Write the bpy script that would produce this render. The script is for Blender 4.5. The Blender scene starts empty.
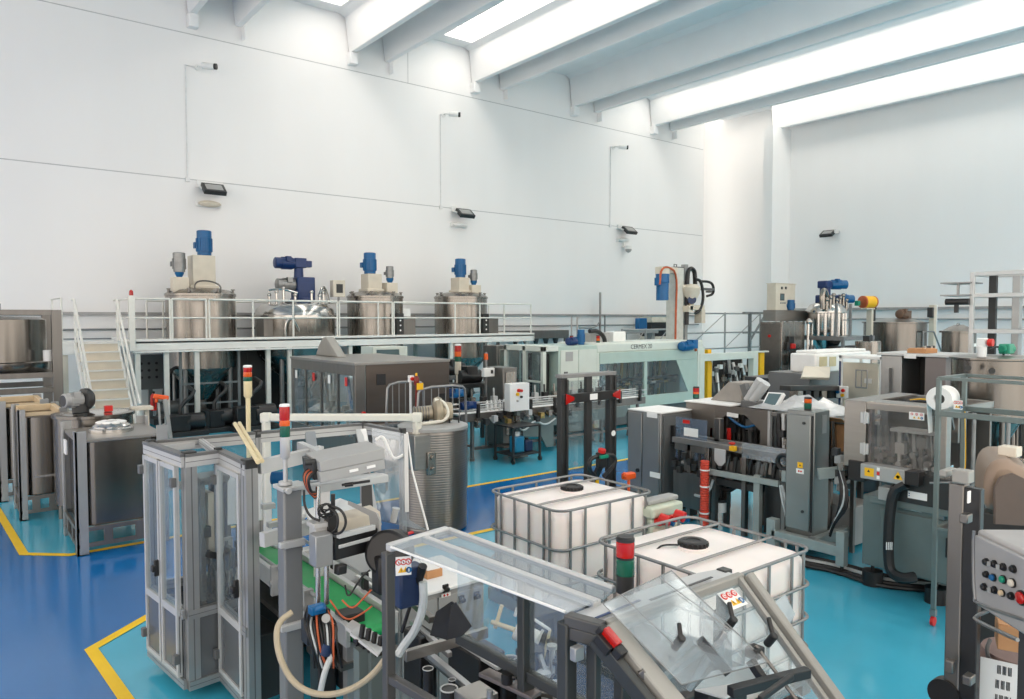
import bpy, bmesh, math, random
from mathutils import Vector, Matrix
random.seed(7)
SC = bpy.context.scene
COL = SC.collection
PI = math.pi

# ------------------------------------------------------------------ materials
def lin(c):
    return tuple((v / 12.92 if v <= 0.04045 else ((v + 0.055) / 1.055) ** 2.4) for v in c)

def rgb(r, g, b):
    return lin((r / 255, g / 255, b / 255)) + (1,)

def mat(name, col, rough=0.5, metal=0.0, var=0.08, scale=6.0, stretch=(1, 1, 1), bump=0.0, rvar=0.0, spec=0.5, coat=0.0):
    m = bpy.data.materials.new(name); m.use_nodes = True
    nt = m.node_tree; b = nt.nodes['Principled BSDF']
    b.inputs['Roughness'].default_value = rough
    b.inputs['Metallic'].default_value = metal
    b.inputs['Specular IOR Level'].default_value = spec
    if coat:
        b.inputs['Coat Weight'].default_value = coat; b.inputs['Coat Roughness'].default_value = 0.1
    tc = nt.nodes.new('ShaderNodeTexCoord'); mp = nt.nodes.new('ShaderNodeMapping'); nz = nt.nodes.new('ShaderNodeTexNoise')
    mp.inputs['Scale'].default_value = stretch
    nz.inputs['Scale'].default_value = scale; nz.inputs['Detail'].default_value = 4
    nt.links.new(tc.outputs['Object'], mp.inputs['Vector']); nt.links.new(mp.outputs['Vector'], nz.inputs['Vector'])
    rp = nt.nodes.new('ShaderNodeValToRGB')
    c = col
    rp.color_ramp.elements[0].position = 0.3; rp.color_ramp.elements[1].position = 0.7
    rp.color_ramp.elements[0].color = tuple(max(0, v * (1 - var)) for v in c[:3]) + (1,)
    rp.color_ramp.elements[1].color = tuple(min(1, v * (1 + var)) for v in c[:3]) + (1,)
    nt.links.new(nz.outputs['Fac'], rp.inputs['Fac']); nt.links.new(rp.outputs['Color'], b.inputs['Base Color'])
    if rvar:
        mr = nt.nodes.new('ShaderNodeMapRange')
        mr.inputs['To Min'].default_value = max(0.02, rough - rvar); mr.inputs['To Max'].default_value = rough + rvar
        nt.links.new(nz.outputs['Fac'], mr.inputs['Value']); nt.links.new(mr.outputs['Result'], b.inputs['Roughness'])
    if bump:
        bp = nt.nodes.new('ShaderNodeBump'); bp.inputs['Strength'].default_value = bump; bp.inputs['Distance'].default_value = 0.01
        nt.links.new(nz.outputs['Fac'], bp.inputs['Height']); nt.links.new(bp.outputs['Normal'], b.inputs['Normal'])
    return m

def clear_mat(name, tint, refl=0.12, rough=0.05, haze=0.0, hazecol=(0.8, 0.85, 0.88, 1)):
    """thin clear sheet: straight-through transparency plus a fresnel reflection and a little haze"""
    m = bpy.data.materials.new(name); m.use_nodes = True
    nt = m.node_tree; nt.nodes.clear()
    out = nt.nodes.new('ShaderNodeOutputMaterial')
    tr = nt.nodes.new('ShaderNodeBsdfTransparent'); tr.inputs['Color'].default_value = tint
    gl = nt.nodes.new('ShaderNodeBsdfGlossy'); gl.inputs['Roughness'].default_value = rough
    gl.inputs['Color'].default_value = (0.9, 0.92, 0.95, 1)
    df = nt.nodes.new('ShaderNodeBsdfDiffuse'); df.inputs['Color'].default_value = hazecol
    lw = nt.nodes.new('ShaderNodeLayerWeight'); lw.inputs['Blend'].default_value = 0.35
    mu = nt.nodes.new('ShaderNodeMath'); mu.operation = 'MULTIPLY_ADD'
    mu.inputs[1].default_value = 0.17; mu.inputs[2].default_value = refl * 0.5
    nt.links.new(lw.outputs['Fresnel'], mu.inputs[0])
    m1 = nt.nodes.new('ShaderNodeMixShader'); m2 = nt.nodes.new('ShaderNodeMixShader')
    m1.inputs[0].default_value = haze
    nt.links.new(tr.outputs[0], m1.inputs[1]); nt.links.new(df.outputs[0], m1.inputs[2])
    nt.links.new(mu.outputs[0], m2.inputs[0]); nt.links.new(m1.outputs[0], m2.inputs[1]); nt.links.new(gl.outputs[0], m2.inputs[2])
    nt.links.new(m2.outputs[0], out.inputs[0])
    return m

def glow(name, col, strength):
    m = bpy.data.materials.new(name); m.use_nodes = True
    b = m.node_tree.nodes['Principled BSDF']
    b.inputs['Base Color'].default_value = col
    b.inputs['Emission Color'].default_value = col; b.inputs['Emission Strength'].default_value = strength
    return m

STEEL = mat('stainless_steel', (0.31, 0.29, 0.265, 1), 0.27, 0.95, 0.06, 2, (4, 4, 0.3), rvar=0.02)
STEELB = mat('dark_reflective_steel', (0.20, 0.188, 0.172, 1), 0.22, 0.95, 0.08, 2, (5, 5, 0.3), rvar=0.03)
ALUWW = mat('white_anodised_rail', (0.56, 0.57, 0.572, 1), 0.35, 0.2, 0.03, 5)
STEELD = mat('dull_stainless', (0.19, 0.182, 0.172, 1), 0.36, 0.85, 0.08, 3, (4, 4, 0.5), rvar=0.03)
STEELH = mat('brushed_sheet_steel', (0.32, 0.31, 0.295, 1), 0.34, 0.8, 0.06, 3, (0.6, 0.6, 8), rvar=0.03)
POLISH = mat('polished_steel', (0.55, 0.54, 0.52, 1), 0.18, 1.0, 0.06, 4, rvar=0.05)
GALV = mat('galvanised_tube', (0.27, 0.275, 0.275, 1), 0.38, 0.7, 0.10, 9)
ALU = mat('aluminium_profile', (0.36, 0.37, 0.375, 1), 0.36, 0.55, 0.06, 5)
ALUW = mat('light_aluminium', (0.54, 0.55, 0.55, 1), 0.42, 0.3, 0.05, 5)
ALUD = mat('dark_anodised_profile', (0.05, 0.054, 0.054, 1), 0.42, 0.3, 0.08, 5)
GREYM = mat('grey_enamel', (0.135, 0.14, 0.142, 1), 0.40, 0.15, 0.06, 4)
GREYL = mat('light_grey_enamel', (0.36, 0.365, 0.36, 1), 0.42, 0.05, 0.05, 4)
GREYG = mat('green_grey_enamel', (0.145, 0.182, 0.178, 1), 0.42, 0.1, 0.06, 4)
MINT = mat('pale_green_enamel', rgb(206, 214, 206), 0.38, 0.0, 0.04, 3)
MINTD = mat('pale_green_panel', rgb(172, 192, 184), 0.36, 0.0, 0.04, 3)
WHITE = mat('white_enamel', (0.80, 0.81, 0.80, 1), 0.42, 0.0, 0.04, 5)
CREAM = mat('cream_enamel', rgb(214, 206, 190), 0.45, 0.0, 0.05, 4)
WPIPE = mat('white_plastic_pipe', rgb(226, 224, 212), 0.38, 0.0, 0.04, 5)
TANP = mat('ivory_rod', rgb(226, 210, 168), 0.45, 0.0, 0.06, 5)
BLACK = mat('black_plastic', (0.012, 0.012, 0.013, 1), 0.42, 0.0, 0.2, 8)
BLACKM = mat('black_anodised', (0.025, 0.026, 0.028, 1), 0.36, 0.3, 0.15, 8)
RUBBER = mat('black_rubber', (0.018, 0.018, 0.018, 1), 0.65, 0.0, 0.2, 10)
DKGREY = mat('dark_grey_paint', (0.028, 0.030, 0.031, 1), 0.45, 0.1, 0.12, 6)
BLUE = mat('motor_blue', rgb(0, 92, 146), 0.38, 0.0, 0.08, 6)
BLUED = mat('deep_blue_motor', rgb(4, 46, 100), 0.36, 0.0, 0.08, 6)
NAVY = mat('navy_plastic', rgb(34, 52, 88), 0.4, 0.0, 0.1, 6)
RED = mat('red_plastic', rgb(206, 34, 26), 0.38, 0.0, 0.06, 6)
REDL = mat('red_lens', rgb(176, 18, 12), 0.22, 0.0, 0.05, 6, coat=0.4)
ORANL = mat('amber_lens', rgb(222, 92, 20), 0.22, 0.0, 0.05, 6, coat=0.4)
GRNL = mat('green_lens', rgb(12, 86, 66), 0.22, 0.0, 0.05, 6, coat=0.4)
ORANGE = mat('orange_plastic', rgb(238, 92, 32), 0.42, 0.0, 0.06, 6)
YELLOW = mat('safety_yellow', rgb(240, 184, 20), 0.42, 0.0, 0.05, 6)
GREENB = mat('green_belt', rgb(30, 168, 92), 0.45, 0.0, 0.06, 10)
GREENM = mat('green_motor', rgb(20, 140, 110), 0.4, 0.0, 0.06, 6)
COPPER = mat('orange_cable', rgb(190, 92, 52), 0.5, 0.0, 0.12, 9)
CARD = mat('brown_cardboard', rgb(186, 138, 96), 0.8, 0.0, 0.08, 12)
WOOD = mat('pale_plywood', rgb(208, 186, 152), 0.65, 0.0, 0.12, 4, (1, 8, 1))
BROWN = mat('tan_moulded_hood', rgb(136, 117, 101), 0.45, 0.0, 0.06, 5)
PAPER = mat('white_paper', rgb(238, 238, 236), 0.7, 0.0, 0.02, 10)
HDPE = mat('milky_tank_plastic', rgb(250, 240, 235), 0.38, 0.0, 0.05, 2, spec=0.4)
_b = HDPE.node_tree.nodes['Principled BSDF']; _b.inputs['Subsurface Weight'].default_value = 0.25; _b.inputs['Subsurface Radius'].default_value = (0.08, 0.05, 0.04)
HOSE = mat('beige_hose', rgb(176, 164, 140), 0.5, 0.0, 0.1, 12)
CLRHOSE = mat('cloudy_hose', rgb(200, 206, 206), 0.3, 0.0, 0.08, 12)
BRASS = mat('brass_fitting', (0.6, 0.42, 0.16, 1), 0.3, 0.9, 0.1, 8)
REDSTR = mat('red_hazard_sleeve', rgb(206, 66, 44), 0.5, 0.0, 0.25, 14, (1, 1, 4))
GLASS = clear_mat('clear_guard_sheet', (0.90, 0.94, 0.95, 1), 0.05, 0.04, 0.05)
GLASSH = clear_mat('hazy_guard_sheet', (0.86, 0.90, 0.92, 1), 0.08, 0.10, 0.24, (0.62, 0.65, 0.68, 1))
GLASSM = clear_mat('slightly_hazy_sheet', (0.90, 0.93, 0.94, 1), 0.05, 0.06, 0.13, (0.62, 0.65, 0.68, 1))
GLASSD = clear_mat('smoked_guard_sheet', (0.84, 0.83, 0.82, 1), 0.06, 0.05, 0.08, (0.4, 0.4, 0.4, 1))
SCREEN = mat('display_glass', rgb(92, 112, 116), 0.15, 0.0, 0.05, 3)
WRAP = clear_mat('cloudy_plastic_film', (0.95, 0.96, 0.96, 1), 0.25, 0.12, 0.45, (0.85, 0.86, 0.87, 1))

# ------------------------------------------------------------------ mesh builder
class MB:
    def __init__(self):
        self.bm = bmesh.new(); self.m = 0
    def _tag(self, faces):
        for f in faces: f.material_index = self.m
    def mi(self, i):
        self.m = i; return self
    def faces(self, pts, fs):
        vs = [self.bm.verts.new(p) for p in pts]
        out = []
        for f in fs:
            try: out.append(self.bm.faces.new([vs[i] for i in f]))
            except ValueError: pass
        self._tag(out); return self
    def box(self, x0, y0, z0, x1, y1, z1):
        x0, x1 = min(x0, x1), max(x0, x1); y0, y1 = min(y0, y1), max(y0, y1); z0, z1 = min(z0, z1), max(z0, z1)
        p = [(x0, y0, z0), (x1, y0, z0), (x1, y1, z0), (x0, y1, z0), (x0, y0, z1), (x1, y0, z1), (x1, y1, z1), (x0, y1, z1)]
        return self.faces(p, [(3, 2, 1, 0), (4, 5, 6, 7), (0, 1, 5, 4), (1, 2, 6, 5), (2, 3, 7, 6), (3, 0, 4, 7)])
    def cbox(self, c, s, rot=None):
        R = rot if rot is not None else Matrix.Identity(3)
        c = Vector(c); p = []
        for sz in (-1, 1):
            for sx, sy in ((-1, -1), (1, -1), (1, 1), (-1, 1)):
                p.append(c + R @ Vector((sx * s[0] / 2, sy * s[1] / 2, sz * s[2] / 2)))
        return self.faces(p, [(3, 2, 1, 0), (4, 5, 6, 7), (0, 1, 5, 4), (1, 2, 6, 5), (2, 3, 7, 6), (3, 0, 4, 7)])
    def bar(self, p, q, w, h=None, up=(0, 0, 1)):
        h = w if h is None else h
        p, q = Vector(p), Vector(q); d = q - p; L = d.length
        if L < 1e-6: return self
        d.normalize(); u = Vector(up)
        if abs(d.dot(u)) > 0.99: u = Vector((0, 1, 0))
        s = d.cross(u).normalized(); t = s.cross(d)
        R = Matrix((d, s, t)).transposed()
        return self.cbox((p + q) / 2, (L, w, h), R)
    def cyl(self, p, q, r0, r1=None, seg=20, caps=True):
        r1 = r0 if r1 is None else r1
        p, q = Vector(p), Vector(q); d = (q - p).normalized()
        a = d.orthogonal().normalized(); b = d.cross(a)
        pts = []
        for c, r in ((p, r0), (q, r1)):
            for i in range(seg):
                t = 2 * PI * i / seg
                pts.append(c + (a * math.cos(t) + b * math.sin(t)) * r)
        fs = [(i, (i + 1) % seg, seg + (i + 1) % seg, seg + i) for i in range(seg)]
        if caps: fs += [tuple(reversed(range(seg))), tuple(range(seg, 2 * seg))]
        return self.faces(pts, fs)
    def lathe(self, prof, c=(0, 0, 0), seg=40, axis=(0, 0, 1), caps=True):
        """prof: list of (r, h) along axis"""
        d = Vector(axis).normalized()
        a = Vector((1, 0, 0)) if abs(d.z) > 0.9 else d.orthogonal().normalized()
        b = d.cross(a); c = Vector(c); pts = []; n = len(prof)
        for r, h in prof:
            r = max(r, 1e-4)
            for i in range(seg):
                t = 2 * PI * i / seg
                pts.append(c + d * h + (a * math.cos(t) + b * math.sin(t)) * r)
        fs = []
        for k in range(n - 1):
            for i in range(seg):
                j = (i + 1) % seg
                fs.append((k * seg + i, k * seg + j, (k + 1) * seg + j, (k + 1) * seg + i))
        if caps and prof[0][0] > 1e-3: fs.append(tuple(reversed(range(seg))))
        if caps and prof[-1][0] > 1e-3: fs.append(tuple(range((n - 1) * seg, n * seg)))
        return self.faces(pts, fs)
    def tube(self, pts, r, seg=8, smooth=0, closed=False):
        P = [Vector(p) for p in pts]
        for _ in range(smooth):
            Q = [P[0]] if not closed else []
            rng = range(len(P) - 1) if not closed else range(len(P))
            for i in rng:
                a, b = P[i], P[(i + 1) % len(P)]
                Q += [a * 0.75 + b * 0.25, a * 0.25 + b * 0.75]
            if not closed: Q.append(P[-1])
            P = Q
        n = len(P); rings = []
        t0 = (P[1] - P[0]).normalized(); a = t0.orthogonal().normalized()
        vs = []
        for i in range(n):
            if closed: t = (P[(i + 1) % n] - P[i - 1]).normalized()
            elif i == 0: t = t0
            elif i == n - 1: t = (P[-1] - P[-2]).normalized()
            else: t = ((P[i + 1] - P[i]).normalized() + (P[i] - P[i - 1]).normalized())
            if t.length < 1e-6: t = t0
            t.normalize(); a = (a - t * a.dot(t))
            a = a.normalized() if a.length > 1e-6 else t.orthogonal().normalized()
            b = t.cross(a)
            for k in range(seg):
                th = 2 * PI * k / seg
                vs.append(P[i] + (a * math.cos(th) + b * math.sin(th)) * r)
        fs = []
        for i in range(n if closed else n - 1):
            i2 = (i + 1) % n
            for k in range(seg):
                k2 = (k + 1) % seg
                fs.append((i * seg + k, i * seg + k2, i2 * seg + k2, i2 * seg + k))
        if not closed: fs += [tuple(reversed(range(seg))), tuple(range((n - 1) * seg, n * seg))]
        return self.faces(vs, fs)
    def prism(self, poly, axis, a0, a1):
        """poly: 2D points; axis 'x' -> (y,z), 'y' -> (x,z), 'z' -> (x,y)"""
        def P(p, a):
            return (a, p[0], p[1]) if axis == 'x' else (p[0], a, p[1]) if axis == 'y' else (p[0], p[1], a)
        n = len(poly)
        pts = [P(p, a0) for p in poly] + [P(p, a1) for p in poly]
        fs = [tuple(reversed(range(n))), tuple(range(n, 2 * n))] + [(i, (i + 1) % n, n + (i + 1) % n, n + i) for i in range(n)]
        return self.faces(pts, fs)
    def sheet(self, pts, th=0.006):
        """flat polygon given a real thickness"""
        P = [Vector(p) for p in pts]
        nrm = (P[1] - P[0]).cross(P[2] - P[0]).normalized() * th / 2
        n = len(P)
        q = [p - nrm for p in P] + [p + nrm for p in P]
        return self.faces(q, [tuple(reversed(range(n))), tuple(range(n, 2 * n))] + [(i, (i + 1) % n, n + (i + 1) % n, n + i) for i in range(n)])
    def ball(self, c, r, seg=16, sx=1, sy=1, sz=1):
        prof = [(r * math.sin(PI * k / 10), -r * math.cos(PI * k / 10)) for k in range(11)]
        n0 = len(self.bm.verts)
        self.lathe(prof, (0, 0, 0), seg)
        self.bm.verts.ensure_lookup_table()
        for v in self.bm.verts[n0:]:
            v.co = Vector((v.co.x * sx + c[0], v.co.y * sy + c[1], v.co.z * sz + c[2]))
        return self
    def move(self, M):
        bmesh.ops.transform(self.bm, matrix=M, verts=self.bm.verts); return self
    def build_each(self, name, mats, parent, bevel=0.0, angle=38):
        """every loose piece becomes an object of its own"""
        left = set(self.bm.verts); o = None
        while left:
            stack = [next(iter(left))]; isl = set(stack)
            while stack:
                v = stack.pop()
                for e in v.link_edges:
                    w = e.other_vert(v)
                    if w not in isl: isl.add(w); stack.append(w)
            left -= isl
            n = MB(); mp = {v: n.bm.verts.new(v.co) for v in isl}
            for f in {f for v in isl for f in v.link_faces}:
                g = n.bm.faces.new([mp[v] for v in f.verts]); g.material_index = f.material_index
            o = n.build(name, mats, parent, bevel, angle)
        self.bm.free(); return o
    def build(self, name, mats, parent=None, bevel=0.0, angle=38, local=False):
        bm = self.bm
        bmesh.ops.remove_doubles(bm, verts=bm.verts, dist=1e-6)
        bmesh.ops.recalc_face_normals(bm, faces=bm.faces)
        lim = math.radians(angle)
        for f in bm.faces: f.smooth = True
        for e in bm.edges:
            e.smooth = len(e.link_faces) == 2 and e.calc_face_angle(0) < lim
        me = bpy.data.meshes.new(name)
        if parent is not None and not local:
            root = parent
            while root.parent is not None: root = root.parent
            if not root.get('_local'):
                bmesh.ops.translate(bm, vec=-Vector(root.location), verts=bm.verts)
        bm.to_mesh(me); bm.free()
        for m in (mats if isinstance(mats, (list, tuple)) else [mats]): me.materials.append(m)
        o = bpy.data.objects.new(name, me); COL.objects.link(o)
        if parent is not None: o.parent = parent
        if bevel:
            md = o.modifiers.new('edge', 'BEVEL'); md.width = bevel; md.segments = 2; md.limit_method = 'ANGLE'; md.angle_limit = math.radians(40)
        return o

def tag(o, label=None, cat=None, group=None, kind=None):
    if label: o['label'] = label
    if cat: o['category'] = cat
    if group: o['group'] = group
    if kind: o['kind'] = kind
    return o

LOCALS = []
def thing(name, label, cat, loc=(0, 0, 0), group=None, rz=0.0, local=False):
    """Empty at the thing's base; parts are written in world coordinates unless local"""
    o = bpy.data.objects.new(name, None); COL.objects.link(o)
    o.location = loc; o.rotation_euler = (0, 0, rz); o.empty_display_size = 0.2
    if local: o['_local'] = 1; LOCALS.append(o)
    return tag(o, label, cat, group)

def one(mb, name, mats, label, cat, group=None, bevel=0.0, loc=None):
    """a thing that is a single mesh"""
    o = mb.build(name, mats, None, bevel)
    if loc is not None:
        o.data.transform(Matrix.Translation(-Vector(loc))); o.location = loc
    return tag(o, label, cat, group)

def clone(root, loc, rz=None, label=None, group=None):
    def cp(o, par):
        c = o.copy(); COL.objects.link(c); c.parent = par
        for ch in list(o.children): cp(ch, c)
        return c
    r = cp(root, None); r.location = loc
    if rz is not None: r.rotation_euler = (0, 0, rz)
    if label: r['label'] = label
    if group: r['group'] = group
    return r

def sub(name, mats, parent, fn, bevel=0.0, label=None, angle=38):
    m = MB(); res = fn(m)
    if isinstance(res, list) and len(res) > 1:
        return m.build_each(name, mats, parent, bevel, angle)
    o = m.build(name, mats, parent, bevel, angle)
    if label: o['label'] = label
    return o

def text_on(body, size, M, material, parent, name='lettering'):
    cu = bpy.data.curves.new(name, 'FONT'); cu.body = body; cu.size = size; cu.extrude = 0.002
    cu.align_x = 'CENTER'; cu.align_y = 'CENTER'; cu.materials.append(material)
    tmp = bpy.data.objects.new(name, cu); COL.objects.link(tmp)
    bpy.context.view_layer.update()
    me = bpy.data.meshes.new_from_object(tmp.evaluated_get(bpy.context.evaluated_depsgraph_get()))
    bpy.data.objects.remove(tmp); bpy.data.curves.remove(cu)
    me.transform(M)
    o = bpy.data.objects.new(name, me); COL.objects.link(o); o.parent = parent
    return o

# measured points: a photo pixel taken to its real place at a known depth, height or wall-parallel plane
_YAW = math.atan2(577, 735); _PIT = math.atan2(31.5, 735); _EYE = Vector((0, 0, 2.95))
_f = Vector((math.sin(_YAW) * math.cos(_PIT), math.cos(_YAW) * math.cos(_PIT), -math.sin(_PIT)))
_r = Vector((math.cos(_YAW), -math.sin(_YAW), 0)); _u = _r.cross(_f)
def _ray(px, py): return _f + _r * ((px - 512) / 735) + _u * ((349.5 - py) / 735)
def at(px, py, d): return _EYE + _ray(px, py) * d
def atz(px, py, z):
    r = _ray(px, py); return _EYE + r * ((z - 2.95) / r.z)
def atv(px, py, v):
    r = _ray(px, py); return _EYE + r * (v / r.y)
def atu(px, py, u):
    r = _ray(px, py); return _EYE + r * (u / r.x)

def stack_light(parent, c, r, levels, body=0.12, pole=0.0, bodymat=None, capmat=None):
    """signal tower standing at c: pole, body, coloured lenses (bottom to top), cap"""
    x, y, z = c
    if pole:
        sub('signal_pole', ALUW, parent, lambda m: (m.cyl((x, y, z), (x, y, z + pole), r * 0.42, seg=12), m.cyl((x, y, z), (x, y, z + 0.02), r * 1.3, seg=16)))
        z += pole
    sub('signal_base', bodymat or ALUW, parent, lambda m: m.lathe([(r * 0.6, 0), (r * 0.95, body * 0.12), (r * 0.95, body)], (x, y, z), 24))
    z += body
    for mt, h in levels:
        o = sub('signal_lens', mt, parent, lambda m: m.lathe([(r * 0.96, 0), (r, 0.004), (r, h - 0.006), (r * 0.93, h - 0.004), (r * 0.93, h)], (x, y, z), 24))
        z += h
    sub('signal_cap', capmat or WHITE, parent, lambda m: m.lathe([(r, 0), (r, r * 0.3), (r * 0.8, r * 0.5), (0, r * 0.55)], (x, y, z), 24))

def cable(name, parent, pts, r, mt, smooth=3):
    return sub(name, mt, parent, lambda m: m.tube(pts, r, 8, smooth))

def decal(parent, c, ux, uy, w, h, base, marks=(), name='label'):
    """thin printed sticker centred at c with axes ux, uy; marks: (x, y, size, material, sides) in fractions"""
    ux = Vector(ux).normalized(); uy = Vector(uy).normalized(); n = ux.cross(uy).normalized(); c = Vector(c)
    m = MB(); R = Matrix((ux, uy, n)).transposed()
    m.cbox(c, (w, h, 0.003), R); mats = [base]
    for (fx, fy, s, mt, k) in marks:
        if mt not in mats: mats.append(mt)
        m.mi(mats.index(mt)); p = c + ux * (fx * w / 2) + uy * (fy * h / 2)
        q = [p + (ux * math.cos(2 * PI * i / k + PI / 2) + uy * math.sin(2 * PI * i / k + PI / 2)) * s for i in range(k)]
        a = [v + n * 0.001 for v in q] + [v + n * 0.004 for v in q]
        m.faces(a, [tuple(range(k, 2 * k))] + [(i, (i + 1) % k, k + (i + 1) % k, k + i) for i in range(k)])
    return m.build(name, mats, parent)

def ring_mark(m, c, ux, uy, s, t):
    pass

SAFETY = [(-0.62, 0.45, 0.40, 'R'), (0, 0.45, 0.40, 'R'), (0.62, 0.45, 0.40, 'R'), (-0.3, -0.48, 0.46, 'Y'), (0.28, -0.48, 0.46, 'Y'), (0.68, -0.45, 0.38, 'B')]
def safety_sticker(parent, c, ux, uy, w, h):
    """white sticker with rows of prohibition rings, warning triangles and a blue disc"""
    marks = []
    for fx, fy, s, k in SAFETY:
        s = s * h / 2 * 0.85
        if k == 'R': marks += [(fx, fy, s, RED, 20), ]
        elif k == 'Y': marks.append((fx, fy, s, YELLOW, 3))
        else: marks.append((fx, fy, s, BLUE, 20))
    o = decal(parent, c, ux, uy, w, h, PAPER, marks, 'safety_sticker')
    ux = Vector(ux).normalized(); uy = Vector(uy).normalized(); n = ux.cross(uy).normalized(); c = Vector(c)
    m = MB()
    for fx, fy, s, k in SAFETY:
        s = s * h / 2 * 0.85; p = c + ux * (fx * w / 2) + uy * (fy * h / 2) + n * 0.005
        if k == 'R':
            m.mi(0); q = [p + (ux * math.cos(2 * PI * i / 16) + uy * math.sin(2 * PI * i / 16)) * s * 0.66 for i in range(16)]
            m.faces(q, [tuple(range(16))]); m.mi(1)
            m.bar(p - (ux - uy) * s * 0.4, p + (ux - uy) * s * 0.4, s * 0.16, 0.002, up=n); m.mi(2); m.bar(p - uy * s * 0.35, p + uy * s * 0.3, s * 0.3, 0.001, up=n)
        elif k == 'Y':
            m.mi(2); m.bar(p - uy * s * 0.1, p + uy * s * 0.5, s * 0.14, 0.002, up=n); m.bar(p - uy * s * 0.32, p - uy * s * 0.2, s * 0.14, 0.002, up=n)
        else:
            m.mi(0); m.bar(p - uy * s * 0.5, p + uy * s * 0.5, s * 0.3, 0.002, up=n)
    m.build_each('pictogram', [PAPER, RED, BLACK], o)
    return o
# ------------------------------------------------------------------ camera, world
H = 2.95
cam = bpy.data.cameras.new('camera'); co = bpy.data.objects.new('camera', cam); COL.objects.link(co)
cam.sensor_width = 36; cam.lens = 735 / 1024 * 36; cam.clip_end = 200; cam.clip_start = 0.05
yaw = math.atan2(577, 735); pit = math.atan2(31.5, 735)
co.location = (0, 0, H); co.rotation_euler = (PI / 2 - pit, 0, -yaw)
SC.camera = co
w = bpy.data.worlds.new('world'); SC.world = w; w.use_nodes = True
w.node_tree.nodes['Background'].inputs[0].default_value = (1.0, 0.905, 0.805, 1)
w.node_tree.nodes['Background'].inputs[1].default_value = 1.25
SC.view_settings.view_transform = 'Standard'; SC.view_settings.look = 'None'
SC.view_settings.gamma = 1; SC.view_settings.use_curve_mapping = False
SC.view_settings.exposure = 0.85
SC.cycles.use_denoising = True
SC.cycles.max_bounces = 10; SC.cycles.diffuse_bounces = 5; SC.cycles.glossy_bounces = 4; SC.cycles.transparent_max_bounces = 24
SC.cycles.sample_clamp_indirect = 6; SC.cycles.caustics_reflective = False; SC.cycles.caustics_refractive = False

# ------------------------------------------------------------------ the setting
WALLP = mat('white_wall_paint', (0.86, 0.86, 0.86, 1), 0.7, 0, 0.015, 0.6, (1, 1, 0.15), bump=0.0)
JOINT = mat('panel_joint', (0.50, 0.51, 0.52, 1), 0.8)
CEILP = mat('white_ceiling_paint', (0.86, 0.865, 0.87, 1), 0.7, 0, 0.02, 0.8)
def floor_mat(name, col, rough, var):
    return mat(name, col, rough, 0, var, 0.9, spec=0.5, coat=0.25)
FTURQ = floor_mat('turquoise_epoxy', rgb(70, 178, 208), 0.20, 0.05)
FBLUE = floor_mat('blue_epoxy', rgb(12, 106, 174), 0.18, 0.05)
FYEL = mat('yellow_line_paint', rgb(252, 206, 0), 0.35, 0, 0.05, 5)

VW, UW = 24.0, 33.4
def structure(o):
    o['kind'] = 'structure'; return o

m = MB()
m.faces([(-14, -8, 0), (40, -8, 0), (40, 27, 0), (-14, 27, 0)], [(0, 1, 2, 3)])
m.mi(1)
zb = 0.003
far = [(-14, 10.5), (40, 10.5)]
# blue aisle: the strip between the machine zones, and the aisle along the left
m.faces([(1.95, 8.15, zb), (40, 8.15, zb), (40, 10.5, zb), (1.25, 10.5, zb), (0.80, 10.9, zb), (1.02, 7.37, zb)], [(0, 1, 2, 3, 4, 5)])
m.faces([(-14, -8, zb), (1.45, -8, zb), (1.12, 6.2, zb), (1.02, 7.37, zb), (0.80, 10.9, zb), (0.66, 14.2, zb), (0.5, 24, zb), (-14, 24, zb)], [(0, 1, 2, 3, 4, 5, 6, 7)])
m.mi(2)
def strip(pts, w):
    n = len(pts); L, R = [], []
    for i, p in enumerate(pts):
        p = Vector((p[0], p[1])); ds = []
        if i > 0: ds.append((p - Vector(pts[i - 1][:2])).normalized())
        if i < n - 1: ds.append((Vector(pts[i + 1][:2]) - p).normalized())
        d = sum(ds, Vector((0, 0))).normalized(); nn = Vector((-d.y, d.x)); k = 1 / max(0.4, nn.dot(Vector((-ds[0].y, ds[0].x))))
        L.append(p + nn * w / 2 * k); R.append(p - nn * w / 2 * k)
    for i in range(n - 1):
        q = [L[i], L[i + 1], R[i + 1], R[i]]
        m.faces([(a.x, a.y, 0.006) for a in q], [(0, 1, 2, 3)])
strip([(1.42, -8), (1.09, 6.2), (1.02, 7.37), (1.95, 8.15), (40, 8.15)], 0.10)
strip([(0.5, 24), (0.66, 14.2), (0.80, 10.9), (1.25, 10.5), (40, 10.5)], 0.10)
floor = structure(m.build('floor', [FTURQ, FBLUE, FYEL]))

m = MB()
m.box(-14, VW, 0, 31.35, VW + 0.25, 14.2)
m.box(31.35, 25.5, 0, UW + 0.4, 25.75, 14.2)
m.mi(1)
for z in (7.2, 11.6):
    m.box(-14, VW - 0.003, z - 0.014, 31.35, VW, z + 0.014)
m.box(13.95, VW - 0.002, 11.6, 13.975, VW, 13.6)
m.mi(0)
structure(m.build('wall_back', [WALLP, JOINT]))
m = MB(); m.box(UW, -8, 0, UW + 0.25, 25.5, 14.2)
m.box(31.85, 20.3, 0, UW, 20.8, 12.2)
structure(m.build('wall_right', WALLP))

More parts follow.
